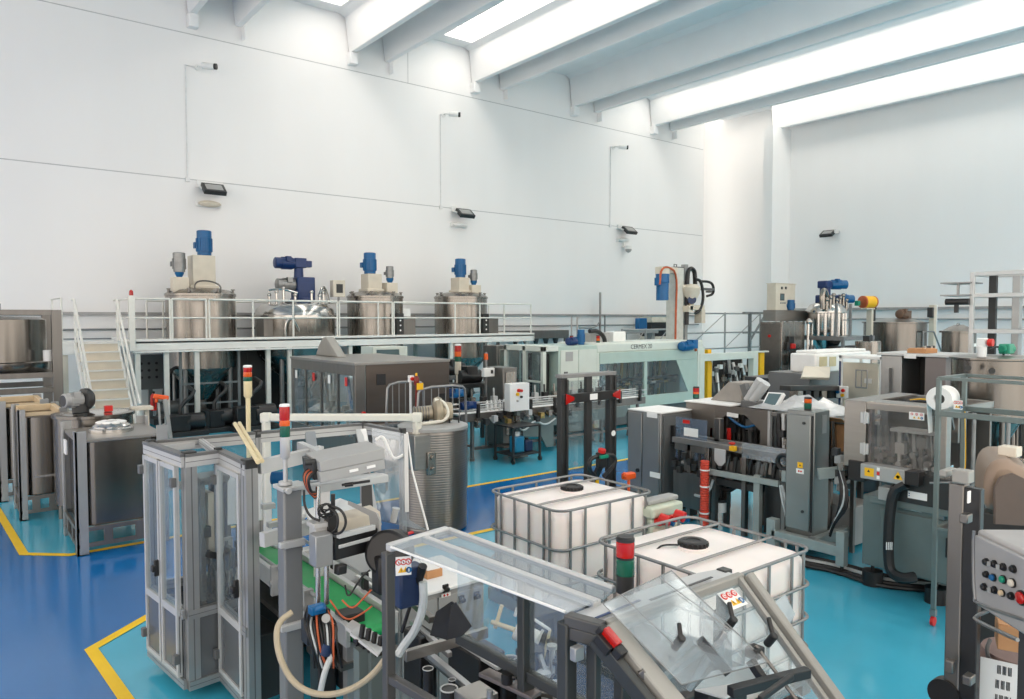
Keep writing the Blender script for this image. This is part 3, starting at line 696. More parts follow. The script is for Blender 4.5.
# ------------------------------------------------------------------ containers in the left bay
def steel_container(label, U0, V0, w, d, h, post, lidkind, first=True):
    t = thing('steel_container', label, 'container', (U0, V0, 0), 'steel containers on the left bay')
    p = post; zb = 0.34
    for (a, b, sx, sy) in ((U0, V0, 1, 1), (U0 + w, V0, -1, 1), (U0, V0 + d, 1, -1), (U0 + w, V0 + d, -1, -1)):
        sub('corner_post', ALU, t, lambda m: (m.box(a, b, 0, a + sx * p, b + sy * 0.03, h), m.box(a, b, 0, a + sx * 0.03, b + sy * p, h), m.box(a, b, 0, a + sx * p, b + sy * p, 0.02)), 0.004)
    m = MB(); r = 0.16
    x0, y0, x1, y1 = U0 + 0.07, V0 + 0.07, U0 + w - 0.07, V0 + d - 0.07
    poly = []
    for cx, cy, a0 in ((x1 - r, y1 - r, 0), (x0 + r, y1 - r, 90), (x0 + r, y0 + r, 180), (x1 - r, y0 + r, 270)):
        for k in range(7):
            a = math.radians(a0 + 15 * k); poly.append((cx + r * math.cos(a), cy + r * math.sin(a)))
    m.prism(poly, 'z', zb, h - 0.12)
    m.build('tank_body', STEELB, t, 0.01)
    m = MB()
    for z in (0.12, 0.32):
        for (a, b) in (((U0, V0 + 0.02), (U0 + w, V0 + 0.02)), ((U0, V0 + d - 0.02), (U0 + w, V0 + d - 0.02)), ((U0 + 0.02, V0), (U0 + 0.02, V0 + d)), ((U0 + w - 0.02, V0), (U0 + w - 0.02, V0 + d))):
            m.bar((a[0], a[1], z), (b[0], b[1], z), 0.035, 0.05)
    for f in (0.33, 0.67):
        m.box(U0 + w * f - 0.05, V0, 0.1, U0 + w * f + 0.05, V0 + 0.04, 0.34); m.box(U0, V0 + d * f - 0.04, 0.1, U0 + 0.04, V0 + d * f + 0.04, 0.34)
    m.build('pallet_frame', STEELD, t, 0.003)
    if lidkind == 'hatch':
        m = MB(); m.box(U0 + 0.03, V0 + 0.03, h - 0.15, U0 + w - 0.03, V0 + d - 0.03, h - 0.11); m.build('top_plate', STEELH, t, 0.006)
        m = MB(); m.lathe([(0.27, h - 0.11), (0.27, h - 0.06), (0.23, h - 0.045), (0.23, h - 0.03), (0.16, h + 0.02), (0.0, h + 0.03)], (U0 + w * 0.48, V0 + d * 0.5, 0), 32); m.mi(1)
        for k in range(9):
            a = k * 0.7; m.ball((U0 + w * 0.48 + 0.12 * math.cos(a), V0 + d * 0.5 + 0.12 * math.sin(a), h + 0.01), 0.07, 8, 1, 1, 0.35)
        m.build('hatch', [POLISH, PAPER], t)
    else:
        m = MB(); m.box(U0 + 0.05, V0 + 0.03, h - 0.10, U0 + w - 0.05, V0 + 0.05, h - 0.05); m.box(U0 + 0.05, V0 + d - 0.1, h - 0.12, U0 + w - 0.05, V0 + d - 0.03, h - 0.02); m.box(U0 + 0.05, V0 + 0.05, h - 0.10, U0 + 0.07, V0 + d, h - 0.05); m.box(U0 + w - 0.12, V0, h - 0.12, U0 + w - 0.05, V0 + d, h - 0.02); m.build('rim_boards', WOOD, t, 0.005)
        m = MB(); m.box(U0 + 0.2, V0 + 0.065, 0.6, U0 + w - 0.1, V0 + 0.085, 0.63); m.build('label_bar', POLISH, t)
    return t
c1 = steel_container('steel container with round hatch, nearest the yellow floor line', 1.31, 10.36, 1.06, 1.25, 1.55, 0.13, 'hatch')
m = MB(); m.box(1.29, 11.0, 1.18, 1.31, 11.2, 1.36); m.build('paper_label', PAPER, c1)
steel_container('steel container with pale wooden rim boards behind the hatched one', 0.90, 12.7, 0.62, 1.0, 1.62, 0.10, 'rim')
steel_container('steel container at the left picture edge behind the wood-rimmed one', 0.74, 14.2, 0.7, 1.1, 1.62, 0.12, 'rim')
t = thing('round_mixing_vat', 'round open-top steel vat with grey motor on its lid behind the hatched container', 'vat', (1.80, 12.22, 0))
U, V, r = 1.80, 12.22, 0.51
m = MB(); m.lathe([(0, 0.3), (r, 0.3), (r, 1.52), (r + 0.03, 1.53), (r + 0.03, 1.57), (r, 1.575)], (U, V, 0), 56); m.build('shell', STEELB, t)
m = MB(); m.lathe([(r - 0.01, 1.56), (r - 0.1, 1.585), (0.1, 1.60), (0, 1.6)], (U, V, 0), 56); m.build('lid', POLISH, t)
for k in range(3): sub('leg', STEELD, t, lambda m: m.cyl((U + 0.5 * math.cos(k * 2.1 + 0.4), V + 0.5 * math.sin(k * 2.1 + 0.4), 0), (U + 0.5 * math.cos(k * 2.1 + 0.4), V + 0.5 * math.sin(k * 2.1 + 0.4), 0.32), 0.04))
m = MB(); m.cyl((U - 0.18, V - 0.1, 1.6), (U - 0.18, V - 0.1, 1.72), 0.11); m.lathe([(0.11, 0), (0.155, 0.03), (0.155, 0.1), (0.12, 0.14)], (U - 0.17, V - 0.1, 1.78), 24, (1, 0.35, 0)); m.build('gear_housing', DKGREY, t)
m = MB(); motor(m, (U - 0.15, V - 0.1, 1.78), (-1, -0.35, 0), 0.27, 0.105); m.mi(1); m.cyl((U - 0.405, V - 0.19, 1.78), (U - 0.41, V - 0.192, 1.78), 0.08); m.build('motor', [GREYL, DKGREY], t)
m = MB(); m.box(U + 0.1, V - 0.3, 1.6, U + 0.2, V - 0.2, 1.68); m.build('clamp', RED, t)
m = MB(); m.box(2.50, 12.3, 0, 2.56, 12.36, 1.55); m.box(2.30, 12.2, 1.55, 2.60, 12.42, 1.6); m.build('bracket_arm', CREAM, t)
# broom-like orange tool leaning by the vat
t = thing('pallet_truck_handle', 'grey handle with orange grip standing right of the vat', 'handle', (3.15, 13.6, 0))
m = MB(); m.bar((3.25, 13.6, 0), (3.08, 13.6, 1.56), 0.06, 0.09); m.bar((3.05, 13.6, 0), (2.98, 13.6, 1.5), 0.03, 0.04); m.box(2.95, 13.4, 0, 3.4, 13.8, 0.06); m.build('shaft', GREYL, t)
m = MB(); m.bar((2.90, 13.6, 1.62), (3.14, 13.6, 1.57), 0.08, 0.08); m.bar((2.96, 13.6, 1.6), (2.94, 13.6, 1.5), 0.05); m.build('grip', ORANGE, t, 0.02)

# rack with tank at far left
t = thing('tank_rack', 'tall stainless rack at the left edge with a tank on its upper shelf', 'rack', (0.2, 16.6, 0))
for (u, v) in ((1.78, 16.0), (1.78, 17.6), (-0.1, 16.0), (-0.1, 17.6)):
    sub('post', STEELD, t, lambda m: m.box(u - 0.08, v - 0.08, 0, u + 0.08, v + 0.08, 3.1), 0.005)
for v in (16.0, 17.6):
    for z in (3.05, 1.9, 1.62): sub('cross_bar', STEELD, t, lambda m: m.box(-0.1, v - 0.05, z - 0.05, 1.78, v + 0.05, z + 0.05), 0.005)
sub('shelf', STEELD, t, lambda m: m.box(-0.1, 16, 1.9, 1.78, 17.6, 1.93))
t = thing('storage_tank', 'upright stainless tank held inside the tall rack at the left edge', 'tank', (1.0, 16.8, 1.95))
m = MB(); m.lathe([(0.0, 1.95), (0.70, 1.95), (0.73, 2.0), (0.73, 2.12), (0.70, 2.14), (0.70, 2.92), (0.6, 2.97), (0, 2.99)], (1.0, 16.8, 0), 48); m.build('shell', STEELB, t)
m = MB(); m.box(0.86, 16.7, 3.02, 0.98, 16.9, 3.22); m.tube([(0.5, 16.6, 3.0), (0.6, 16.6, 3.12), (0.9, 16.7, 3.12)], 0.02); m.build('lid_fitting', GREYL, t)
m = MB(); m.cyl((1.66, 16.15, 2.15), (1.66, 16.15, 2.35), 0.09); m.build('valve', WHITE, t)
# ------------------------------------------------------------------ guarded machine, front left (own axes)
A0 = (1.365, 6.70, 0)
t = thing('guarded_case_erector', 'tall aluminium guard cabin with clear doors over a grey base, front left', 'machine', A0, None, math.radians(6.5), True)
ZT, ZM, ZB = 1.92, 0.68, 0.10
CAB = t
def prof(name, p, q, w, h=None, mt=ALU, par=t):
    m = MB(); m.bar(p, q, w, h)
    # the extrusion's slot on each side
    p, q = Vector(p), Vector(q); d = (q - p).normalized(); up = Vector((0, 0, 1)) if abs(d.z) < 0.9 else Vector((0, 1, 0))
    s = d.cross(up).normalized(); tt = s.cross(d); hh = h or w
    m.mi(1)
    for v, k in ((s, w), (-s, w), (tt, hh), (-tt, hh)):
        m.bar(p + v * k / 2, q + v * k / 2, w * 0.10, 0.002, up=v)
    return m.build(name, [mt, GREYM], par, 0.0)
# upright posts (x, y, width)
for (x, y, wd) in [(0.03, -0.03, 0.06), (0.045, -0.80, 0.09), (0.27, -0.80, 0.05), (0.235, -1.42, 0.09), (0.9, -0.16, 0.06), (1.9, -0.36, 0.06), (1.9, -1.0, 0.05)]:
    prof('post', (x, y, ZB if x < 1.5 else 0.05), (x, y, ZT - 0.05), wd)
    sub('post_cap', DKGREY, t, lambda m: m.cbox((x, y, ZT - 0.02), (wd, wd, 0.07)), 0.004)
# top rails, pale with dark caps
for (p, q) in [((0, 0), (0, -0.83)), ((0, -0.83), (0.31, -0.83)), ((0.28, -0.83), (0.21, -1.45)), ((0, 0), (0.95, -0.17)), ((0.95, -0.17), (1.93, -0.37)), ((1.9, -0.36), (1.9, -1.0))]:
    prof('top_rail', (p[0], p[1], ZT - 0.06), (q[0], q[1], ZT - 0.06), 0.05, 0.08, ALUW)
    sub('top_cap', GREYM, t, lambda m: m.bar((p[0], p[1], ZT - 0.01), (q[0], q[1], ZT - 0.01), 0.062, 0.022))
prof('cross_rail', (0.42, -0.08, ZT - 0.04), (0.27, -0.81, ZT - 0.04), 0.04, 0.05, ALUW)
sub('cross_rail', ALUW, t, lambda m: m.cbox((0.2, -0.12, ZT - 0.06), (0.3, 0.04, 0.05)))
# mid and bottom rails
for (p, q) in [((-0.0, 0), (-0.0, -0.8)), ((0, -0.83), (0.3, -0.83)), ((0.26, -0.83), (0.2, -1.45)), ((0, 0), (1.9, -0.36))]:
    for z in (ZM, ZB + 0.03):
        prof('rail', (p[0], p[1], z), (q[0], q[1], z), 0.05, 0.07)
PANEL = mat('grey_guard_panel', (0.15, 0.16, 0.17, 1), 0.22, 0.35, 0.05, 2)
# lower sheet panels
for (p, q) in [((0, -0.04), (0, -0.78)), ((0.08, -0.83), (0.27, -0.83)), ((0.26, -0.85), (0.22, -1.4)), ((0.06, 0), (1.88, -0.36))]:
    sub('base_panel', PANEL, t, lambda m: m.bar((p[0], p[1], (ZM + ZB) / 2), (q[0], q[1], (ZM + ZB) / 2), 0.012, ZM - ZB - 0.06))
# clear doors in frames
def door(p, q, z0, z1, handle=None):
    p, q = Vector((p[0], p[1], 0)), Vector((q[0], q[1], 0)); d = (q - p).normalized(); w = 0.035
    m = MB()
    for e in (p + d * w / 2, q - d * w / 2): m.bar((e.x, e.y, z0), (e.x, e.y, z1), w, 0.03)
    for z in (z0 + w / 2, z1 - w / 2): m.bar((p.x, p.y, z), (q.x, q.y, z), 0.03, w)
    o = m.build('door', ALUW, t)
    sub('pane', GLASS, o, lambda m: m.bar((p.x, p.y, (ZM + z1) / 2), (q.x, q.y, (ZM + z1) / 2), 0.005, z1 - ZM - w))
    sub('lower_panel', PANEL, o, lambda m: m.bar((p.x, p.y, (ZM + z0) / 2), (q.x, q.y, (ZM + z0) / 2), 0.008, ZM - z0 - w))
    sub('middle_rail', ALUW, o, lambda m: m.bar((p.x, p.y, ZM), (q.x, q.y, ZM), 0.03, 0.055))
    if handle: sub('handle', BLACK, o, lambda m: (m.cbox(handle, (0.05, 0.03, 0.13)), m.cbox((handle[0] - 0.03, handle[1], handle[2]), (0.03, 0.05, 0.05))), 0.006)
    for z in (z0 + 0.15, z1 - 0.12):
        e = p if handle and (Vector((handle[0], handle[1], 0)) - q).length < (Vector((handle[0], handle[1], 0)) - p).length else q
        sub('hinge', GREYM, o, lambda m: m.cbox((e.x - 0.03, e.y, z), (0.04, 0.05, 0.07)), 0.003)
    return o
door((-0.03, -0.05), (-0.03, -0.39), ZB + 0.08, ZT - 0.1, (-0.055, -0.37, 0.95))
door((-0.03, -0.41), (-0.03, -0.75), ZB + 0.08, ZT - 0.1)
door((0.235, -0.87), (0.19, -1.37), ZB + 0.08, ZT - 0.1, (0.165, -1.34, 0.98))
sub('pane', GLASS, t, lambda m: m.bar((0.1, -0.83, 1.28), (0.25, -0.83, 1.28), 0.005, 1.1))
sub('pane', GLASS, t, lambda m: m.bar((0.08, 0, 1.28), (0.88, -0.15, 1.28), 0.005, 1.1))
# inner machine bed and mechanisms
sub('machine_bed', DKGREY, t, lambda m: (m.box(0.45, -0.85, 0.1, 1.9, -0.1, 0.62), m.box(0.12, -0.78, 0.56, 0.42, -0.12, 0.6), m.box(0.42, -1.45, 0.1, 0.62, -0.9, 0.6)), 0.01)
mech = sub('magazine_frame', GREYM, t, lambda m: (m.box(0.45, -0.55, 0.62, 0.49, -0.3, 1.62), m.box(0.66, -0.55, 0.62, 0.70, -0.3, 1.62), m.box(0.45, -0.55, 1.58, 0.70, -0.3, 1.64), m.box(0.45, -0.5, 0.9, 0.7, -0.46, 0.96)), 0.006)
sub('card_stack', CREAM, mech, lambda m: m.box(0.53, -0.5, 0.95, 0.58, -0.34, 1.5))
sub('chute_plate', BLACKM, mech, lambda m: m.box(0.6, -0.5, 0.7, 0.65, -0.34, 1.55))
sub('actuator', BLACKM, t, lambda m: (m.box(0.78, -0.6, 0.62, 0.9, -0.45, 1.2), m.cyl((0.84, -0.52, 1.2), (0.84, -0.52, 1.75), 0.03), m.cyl((0.84, -0.52, 1.7), (0.84, -0.52, 1.74), 0.09, 0.05), m.box(0.74, -0.64, 1.0, 0.94, -0.5, 1.06)), 0.006)
sub('actuator', ALUW, t, lambda m: (m.box(1.0, -0.75, 0.62, 1.2, -0.35, 1.0), m.cyl((0.95, -0.9, 1.1), (1.3, -0.7, 1.25), 0.05), m.cyl((0.62, -0.85, 0.75), (0.75, -0.8, 1.25), 0.045), m.box(0.9, -0.95, 0.9, 1.3, -0.85, 0.98)), 0.008)
for k in range(5):
    a = [(0.5 + 0.06 * k, -0.75, 1.05 - 0.03 * k), (0.55 + 0.03 * k, -0.82, 0.85), (0.45 + 0.05 * k, -0.86, 0.75), (0.6 + 0.02 * k, -0.7, 0.64)]
    cable('air_tube', t, a, 0.008, GALV if k % 2 else BLACK, 2)
sub('valve_block', BLACKM, t, lambda m: [m.box(0.44 + 0.05 * k, -0.9, 0.96, 0.475 + 0.05 * k, -0.78, 1.08 + 0.02 * (k % 3)) for k in range(5)] and m.bar((0.36, -0.9, 1.12), (0.62, -0.82, 1.0), 0.05))
sub('cylinder', RED, t, lambda m: m.cyl((0.5, -0.15, 0.62), (0.5, -0.15, 0.7), 0.05))
for ch in list(CAB.children):
    if ch.name.split('.')[0] in ('magazine_frame', 'actuator', 'air_tube', 'valve_block', 'machine_bed'):
        for o in [ch] + list(ch.children): o.data.transform(Matrix.Translation((-0.2 if ch.name.split('.')[0] != 'machine_bed' else -0.12, 0.06, 0)))
random.seed(2)
for k in range(10):
    sub('small_fitting', [BLACKM, STEEL, GREYM, ALUW][k % 4], CAB, lambda m: (m.cbox((0.3 + 0.05 * (k % 4), -0.75 + 0.07 * k, 0.75 + 0.11 * (k % 5)), (0.06, 0.05, 0.09)), m.cyl((0.32 + 0.05 * (k % 4), -0.7 + 0.06 * k, 0.64), (0.32 + 0.05 * (k % 4), -0.7 + 0.06 * k, 0.95 + 0.08 * (k % 3)), 0.012)))
# ivory rods lying across the cabin top
M4 = CAB.matrix_basis
t = thing('ivory_rod', 'ivory plastic rod slanting over the cabin top, left one of the pair', 'rod', (2.1, 6.75, 1.95), 'ivory rods on the cabin')
sub('rod', TANP, t, lambda m: m.cyl(atz(235, 424, 2.0), atz(258, 462, 1.94), 0.017, seg=10)); sub('end_cap', CREAM, t, lambda m: m.ball(atz(235, 424, 2.0), 0.019, 10))
t = thing('ivory_rod', 'ivory plastic rod slanting over the cabin top, right one of the pair', 'rod', (2.15, 6.75, 1.95), 'ivory rods on the cabin')
sub('rod', TANP, t, lambda m: m.cyl(atz(239.5, 423.5, 2.0), atz(262, 461, 1.94), 0.017, seg=10)); sub('end_cap', CREAM, t, lambda m: m.ball(atz(239.5, 423.5, 2.0), 0.019, 10))

# infeed end of that machine: hanging clear screen, inclined frame, white covers
t = thing('infeed_magazine', 'white sloping infeed magazine with clear hanging screens behind the green belt', 'machine', (2.9, 5.6, 0))
MAGA = t
sub('base', GREYL, t, lambda m: (m.box(2.55, 5.35, 0.1, 3.35, 6.2, 0.85), m.box(2.6, 5.4, 0, 2.7, 5.5, 0.1), m.box(3.2, 5.4, 0, 3.3, 5.5, 0.1), m.box(2.6, 6.0, 0, 2.7, 6.1, 0.1), m.box(3.2, 6.0, 0, 3.3, 6.1, 0.1)), 0.01)
sub('cross_beam', ALUW, t, lambda m: m.bar(at(259, 467, 5.35), at(322, 452, 5.75), 0.06, 0.1))
sub('cross_beam', ALUW, t, lambda m: m.bar(at(262, 540, 5.2), at(318, 524, 5.6), 0.06, 0.1))
sub('cross_beam', ALUW, t, lambda m: m.bar(at(318, 520, 5.6), at(366, 508, 5.9), 0.05, 0.08))
sub('cross_beam', ALUW, t, lambda m: m.bar(at(300, 446, 5.9), at(320, 455, 5.5), 0.05, 0.07))
sub('upright', ALUW, t, lambda m: m.bar(at(322, 478, 5.75), at(322, 600, 5.6), 0.12, 0.06))
sub('upright', ALU, t, lambda m: m.bar(at(310, 433, 6.2), at(315, 470, 6.0), 0.08, 0.05))
sub('upright', ALUW, t, lambda m: m.bar(at(359, 430, 6.1), at(379, 540, 5.5), 0.05, 0.03))
sub('slope_panel', WHITE, t, lambda m: m.sheet([at(357, 430, 6.1), at(366, 429, 6.1), at(374, 470, 5.9), at(367, 472, 5.9)], 0.02))
sub('slope_panel', WHITE, t, lambda m: m.sheet([at(228, 472, 6.2), at(262, 466, 6.2), at(262, 520, 6.0), at(228, 525, 6.0)], 0.02))
sub('deck_plate', WHITE, t, lambda m: m.sheet([at(305, 512, 5.6), at(340, 500, 6.0), at(372, 512, 5.6), at(318, 540, 5.2)], 0.03))
sub('feed_roller', BLUE, t, lambda m: m.cyl(at(272, 478, 5.7), at(286, 478, 5.7), 0.05))
sub('side_plate', DKGREY, t, lambda m: m.sheet([at(361, 470, 5.6), at(371, 474, 5.6), at(374, 525, 5.4), at(362, 515, 5.5)], 0.02))
o = sub('screen', GLASSH, t, lambda m: m.sheet([at(372, 428, 5.95), at(407, 434, 5.75), at(409, 520, 5.6), at(428, 531, 5.6), at(376, 520, 5.7)], 0.005))
cable('white_cable', t, [at(376, 440, 5.7), at(383, 435, 5.7), at(389, 450, 5.7), at(394, 460, 5.7), at(403, 455, 5.7)], 0.012, WHITE, 3)
sub('screen_edge', WHITE, t, lambda m: (m.tube([at(407, 432, 5.75), at(412, 470, 5.7), at(428, 530, 5.6)], 0.008)))
sub('screen_edge', ALUW, t, lambda m: m.bar(at(406, 434, 5.75), at(407, 512, 5.6), 0.03, 0.03))
sub('sensor', GREYL, t, lambda m: m.cbox(at(392, 443, 5.85), (0.05, 0.03, 0.08)), 0.004)
for k, (px, py) in enumerate([(206, 512), (212, 530), (268, 528), (262, 520)]):
    sub('clamp', ALUW, t, lambda m: m.cbox(at(px + 62, py - 6, 5.9), (0.1, 0.06, 0.04)))

# ------------------------------------------------------------------ labelling gantry in front
t = thing('gantry_printer', 'gantry on square grey column carrying a grey box printer over the green belt', 'gantry', (1.72, 4.46, 0))
GAN = t
COLM = mat('blue_grey_column', (0.19, 0.20, 0.207, 1), 0.42, 0.2, 0.04, 3)
sub('column', COLM, t, lambda m: m.box(1.665, 4.405, 0.0, 1.785, 4.525, 1.88), 0.012)
sub('column_cap', ALUW, t, lambda m: (m.box(1.65, 4.38, 1.88, 1.82, 4.55, 1.905), m.cyl((1.68, 4.37, 1.89), (1.68, 4.35, 1.89), 0.02)), 0.004)
for z in (1.55, 1.03): sub('cable_bracket', ALUW, t, lambda m: (m.box(1.655, 4.37, z - 0.022, 1.79, 4.405, z + 0.022), m.box(1.625, 4.36, z - 0.012, 1.66, 4.40, z + 0.022)), 0.004)
sub('base_foot', ALUW, t, lambda m: m.box(1.55, 4.3, 0, 1.9, 4.62, 0.03))
stack_light(t, (1.70, 4.46, 1.91), 0.032, [(GRNL, 0.07), (ORANL, 0.035), (REDL, 0.085)], 0.14, 0.16)
stack = t
# horizontal carrier and printer box
sub('carrier_beam', ALUW, t, lambda m: m.bar((1.78, 4.46, 1.86), (2.40, 4.46, 1.86), 0.09, 0.05), 0.004)
sub('carrier_beam', ALU, t, lambda m: m.bar((1.8, 4.66, 1.84), (2.42, 4.60, 1.84), 0.05, 0.05), 0.004)
R = Matrix.Rotation(math.radians(-8), 3, 'Z') @ Matrix.Rotation(math.radians(-6), 3, 'Y')
bc = (at(345, 461, 4.62))
o = sub('printer_box', GREYL, t, lambda m: (m.cbox(bc + Vector((0, 0, 0.034)), (0.41, 0.33, 0.064), R), m.cbox(bc - Vector((0, 0, 0.032)), (0.41, 0.326, 0.064), R)), 0.003)
o.active_material_index = 0
sub('latch', PAPER, o, lambda m: (m.cbox(bc + R @ Vector((0.0, -0.166, -0.03)), (0.055, 0.006, 0.016), R), m.cbox(bc + R @ Vector((0.11, -0.166, -0.03)), (0.055, 0.006, 0.016), R)))
sub('cable_gland', DKGREY, o, lambda m: (m.cbox(bc + R @ Vector((-0.215, 0.02, 0.0)), (0.03, 0.24, 0.11), R), m.cyl(bc + R @ Vector((-0.2, -0.08, 0.05)), bc + R @ Vector((-0.27, -0.08, 0.06)), 0.02)), 0.006)
sub('adjuster_rod', BLACK, o, lambda m: (m.cyl(at(342, 485, 4.5), at(370, 481, 4.5), 0.008), m.cyl(at(345, 485, 4.5), at(353, 484, 4.5), 0.013)))
for k in range(5):
    cable('cable', t, [bc + R @ Vector((-0.2, -0.1 + 0.03 * k, 0.0)), bc + R @ Vector((-0.27, -0.12 + 0.03 * k, -0.02)), bc + R @ Vector((-0.26, -0.1 + 0.02 * k, -0.12)), bc + R @ Vector((-0.22, -0.05, -0.14 - 0.01 * k))], 0.009, COPPER if k % 2 else BLACK, 2)
# drop axis with rods, head block, cross slide
dx, dy = 2.02, 4.40
g = at(322, 550, 4.45)
sub('slide_block', ALU, t, lambda m: (m.cbox(at(321, 549, 4.4), (0.11, 0.10, 0.19)), m.cbox(at(322, 538, 4.42), (0.09, 0.12, 0.06))), 0.006)
sub('guide_rod', POLISH, t, lambda m: m.cyl(at(318, 486, 4.5), at(318, 604, 4.5), 0.016))
sub('guide_rod', POLISH, t, lambda m: m.cyl(at(326.5, 520, 4.5), at(326.5, 604, 4.5), 0.016))
sub('cylinder_top', ALUW, t, lambda m: (m.cbox(at(321, 523, 4.5), (0.14, 0.12, 0.03)), m.cbox(at(320, 530, 4.5), (0.10, 0.1, 0.08))), 0.004)
sub('post_sensor', BLACK, t, lambda m: (m.cyl(at(333, 494, 4.5), at(333, 520, 4.5), 0.013), m.cbox(at(331, 524, 4.5), (0.06, 0.06, 0.12))))
sub('cross_slide', BLACKM, t, lambda m: (m.bar(at(330, 548, 4.5), at(374, 537, 4.75), 0.10, 0.14), m.bar(at(336, 570, 4.5), at(345, 568, 4.55), 0.05, 0.06)), 0.008)
sub('slide_rail', ALUW, t, lambda m: (m.bar(at(339, 547, 4.38), at(372, 538, 4.6), 0.01, 0.02), m.bar(at(338, 536, 4.38), at(374, 527, 4.6), 0.03, 0.03)), 0.002)
sub('belt_cover', CREAM, t, lambda m: (m.cbox(at(352, 521, 4.95), (0.34, 0.2, 0.1), R)), 0.006)
sub('end_plate', GREYL, t, lambda m: m.sheet([at(349, 501, 5.0), at(377, 513, 4.75), at(380, 520, 4.7), at(380, 534, 4.7), at(372, 531, 4.75), at(370, 516, 4.78), at(349, 505, 5.0)], 0.02))
sub('black_shroud', BLACK, t, lambda m: (m.cyl(at(386, 553, 4.55), at(394, 551, 4.75), 0.14, 0.14, 32), m.cbox(at(388, 572, 4.6), (0.18, 0.12, 0.24)), m.cbox(at(392, 540, 4.7), (0.2, 0.1, 0.1))), 0.02)
sub('silver_cylinder', ALUW, t, lambda m: (m.cyl(at(396, 509, 5.0), at(393, 522, 5.0), 0.022), m.cyl(at(396.2, 508, 5.0), at(396, 509, 5.0), 0.028)))
sub('red_strip', RED, t, lambda m: m.bar(at(400, 536, 4.9), at(413, 532, 4.95), 0.03, 0.01))
# coiled black cables on the head
for k in range(6):
    c = at(326 + (k % 3) - 1, 507 + k * 0.8, 4.42); rr = 0.026 + 0.006 * k
    pts = [c + Vector((rr * math.cos(a * PI / 5 + k), 0.02 * math.sin(a * 2 + k), rr * 0.75 * math.sin(a * PI / 5 + k))) for a in range(10)]
    sub('coiled_cable', BLACK, t, lambda m: m.tube(pts, 0.0045, 6, 1, closed=True))
cable('cable', t, [at(304, 490, 4.4), at(304, 505, 4.4), at(310, 517, 4.4), at(320, 521, 4.4)], 0.008, BLACK)
cable('cable', t, [at(332, 506, 4.4), at(342, 510, 4.35), at(347, 522, 4.35), at(342, 533, 4.35), at(334, 534, 4.4)], 0.008, BLACK)
cable('cable', t, [at(330, 508, 4.4), at(338, 514, 4.35), at(338, 528, 4.35), at(332, 533, 4.4)], 0.007, BLACK)
# pneumatics hanging under the head
sub('manifold', BLACKM, t, lambda m: (m.box(2.0, 4.28, 0.55, 2.15, 4.42, 1.05), m.box(1.86, 4.36, 0.0, 1.98, 4.5, 0.98), m.cbox(at(318, 617, 4.4), (0.12, 0.1, 0.1)), m.cbox(at(312, 630, 4.4), (0.1, 0.1, 0.14))), 0.008)
sub('regulator', BLUE, t, lambda m: (m.cbox(at(317, 609, 4.3), (0.09, 0.06, 0.05)), m.cyl(at(313, 611, 4.28), at(325, 606, 4.28), 0.022)), 0.006)
sub('regulator', NAVY, t, lambda m: (m.cyl(at(328, 643, 4.25), at(325, 654, 4.25), 0.036), m.cyl(at(334, 640, 4.25), at(330, 648, 4.25), 0.02)))
sub('gauge', GREYL, t, lambda m: m.cyl(at(326, 618, 4.3), at(326, 618.4, 4.24), 0.025, seg=16))
for k in range(11):
    x = 306 + 3 * k
    pts = [at(308 + 2.2 * k, 606 + (k % 4) * 5, 4.35), at(303 + 3.4 * k, 622 + 2 * (k % 3), 4.25), at(310 + 2.6 * k, 640 + 3 * (k % 5), 4.22), at(318 + 2.4 * k - 6 * (k % 2), 668, 4.25)]
    cable('air_tube', t, pts, 0.0065, [BLACK, BLACK, CLRHOSE, BLACK, COPPER][k % 5], 2)
for k, pts in enumerate([[(342, 600), (352, 610), (362, 600), (371, 590)], [(330, 600), (345, 622), (362, 614), (372, 606)], [(345, 585), (348, 600), (360, 578), (370, 570)]]):
    cable('air_tube', t, [at(x, y, 4.35) for x, y in pts], 0.0055, [COPPER, COPPER, BLACK][k], 3)
cable('suction_hose', t, [at(292, 612, 4.2), at(278, 622, 4.15), at(276, 640, 4.1), at(281, 662, 4.05), at(293, 683, 4.0), at(312, 694, 3.95), at(335, 695, 3.9), at(357, 687, 3.85), at(374, 674, 3.8), at(388, 655, 3.75)], 0.017, HOSE, 3)
cable('suction_hose', t, [at(320, 694, 4.2), at(325, 670, 4.2), at(332, 655, 4.25)], 0.018, CLRHOSE, 2)
sub('junction_box', GREYL, t, lambda m: m.box(1.60, 4.30, 0.0, 1.66, 4.36, 0.55))

# ------------------------------------------------------------------ green belt conveyor under the gantry
t = thing('belt_conveyor', 'narrow conveyor with bright green belt running under the gantry', 'conveyor', (2.2, 5.1, 0))
sub('belt', GREENB, t, lambda m: (m.box(2.10, 4.2, 0.97, 2.38, 6.35, 0.985), m.cyl((2.10, 4.2, 0.945), (2.38, 4.2, 0.945), 0.04), m.box(2.10, 4.2, 0.905, 2.38, 6.35, 0.915)))
for x in (2.07, 2.41): sub('side_rail', ALUW, t, lambda m: (m.box(x - 0.015, 4.2, 0.88, x + 0.015, 6.35, 1.01), m.box(x - 0.02, 4.2, 1.01, x + 0.02, 6.3, 1.025)), 0.003)
sub('guide_rail', ALU, t, lambda m: m.tube([(2.43, 4.1, 1.12), (2.43, 6.2, 1.12)], 0.012)); sub('guide_rail', ALU, t, lambda m: m.tube([(2.03, 4.6, 1.10), (2.03, 6.2, 1.10)], 0.012))
for v in (4.7, 5.3, 5.9):
    sub('guide_bracket', GREYL, t, lambda m: (m.box(1.98, v - 0.02, 0.9, 2.05, v + 0.02, 1.12), m.cyl((1.97, v, 1.0), (2.06, v, 1.0), 0.02)), 0.003)
    sub('guide_bracket', BLACK, t, lambda m: m.box(2.42, v - 0.02, 0.95, 2.46, v + 0.02, 1.14))
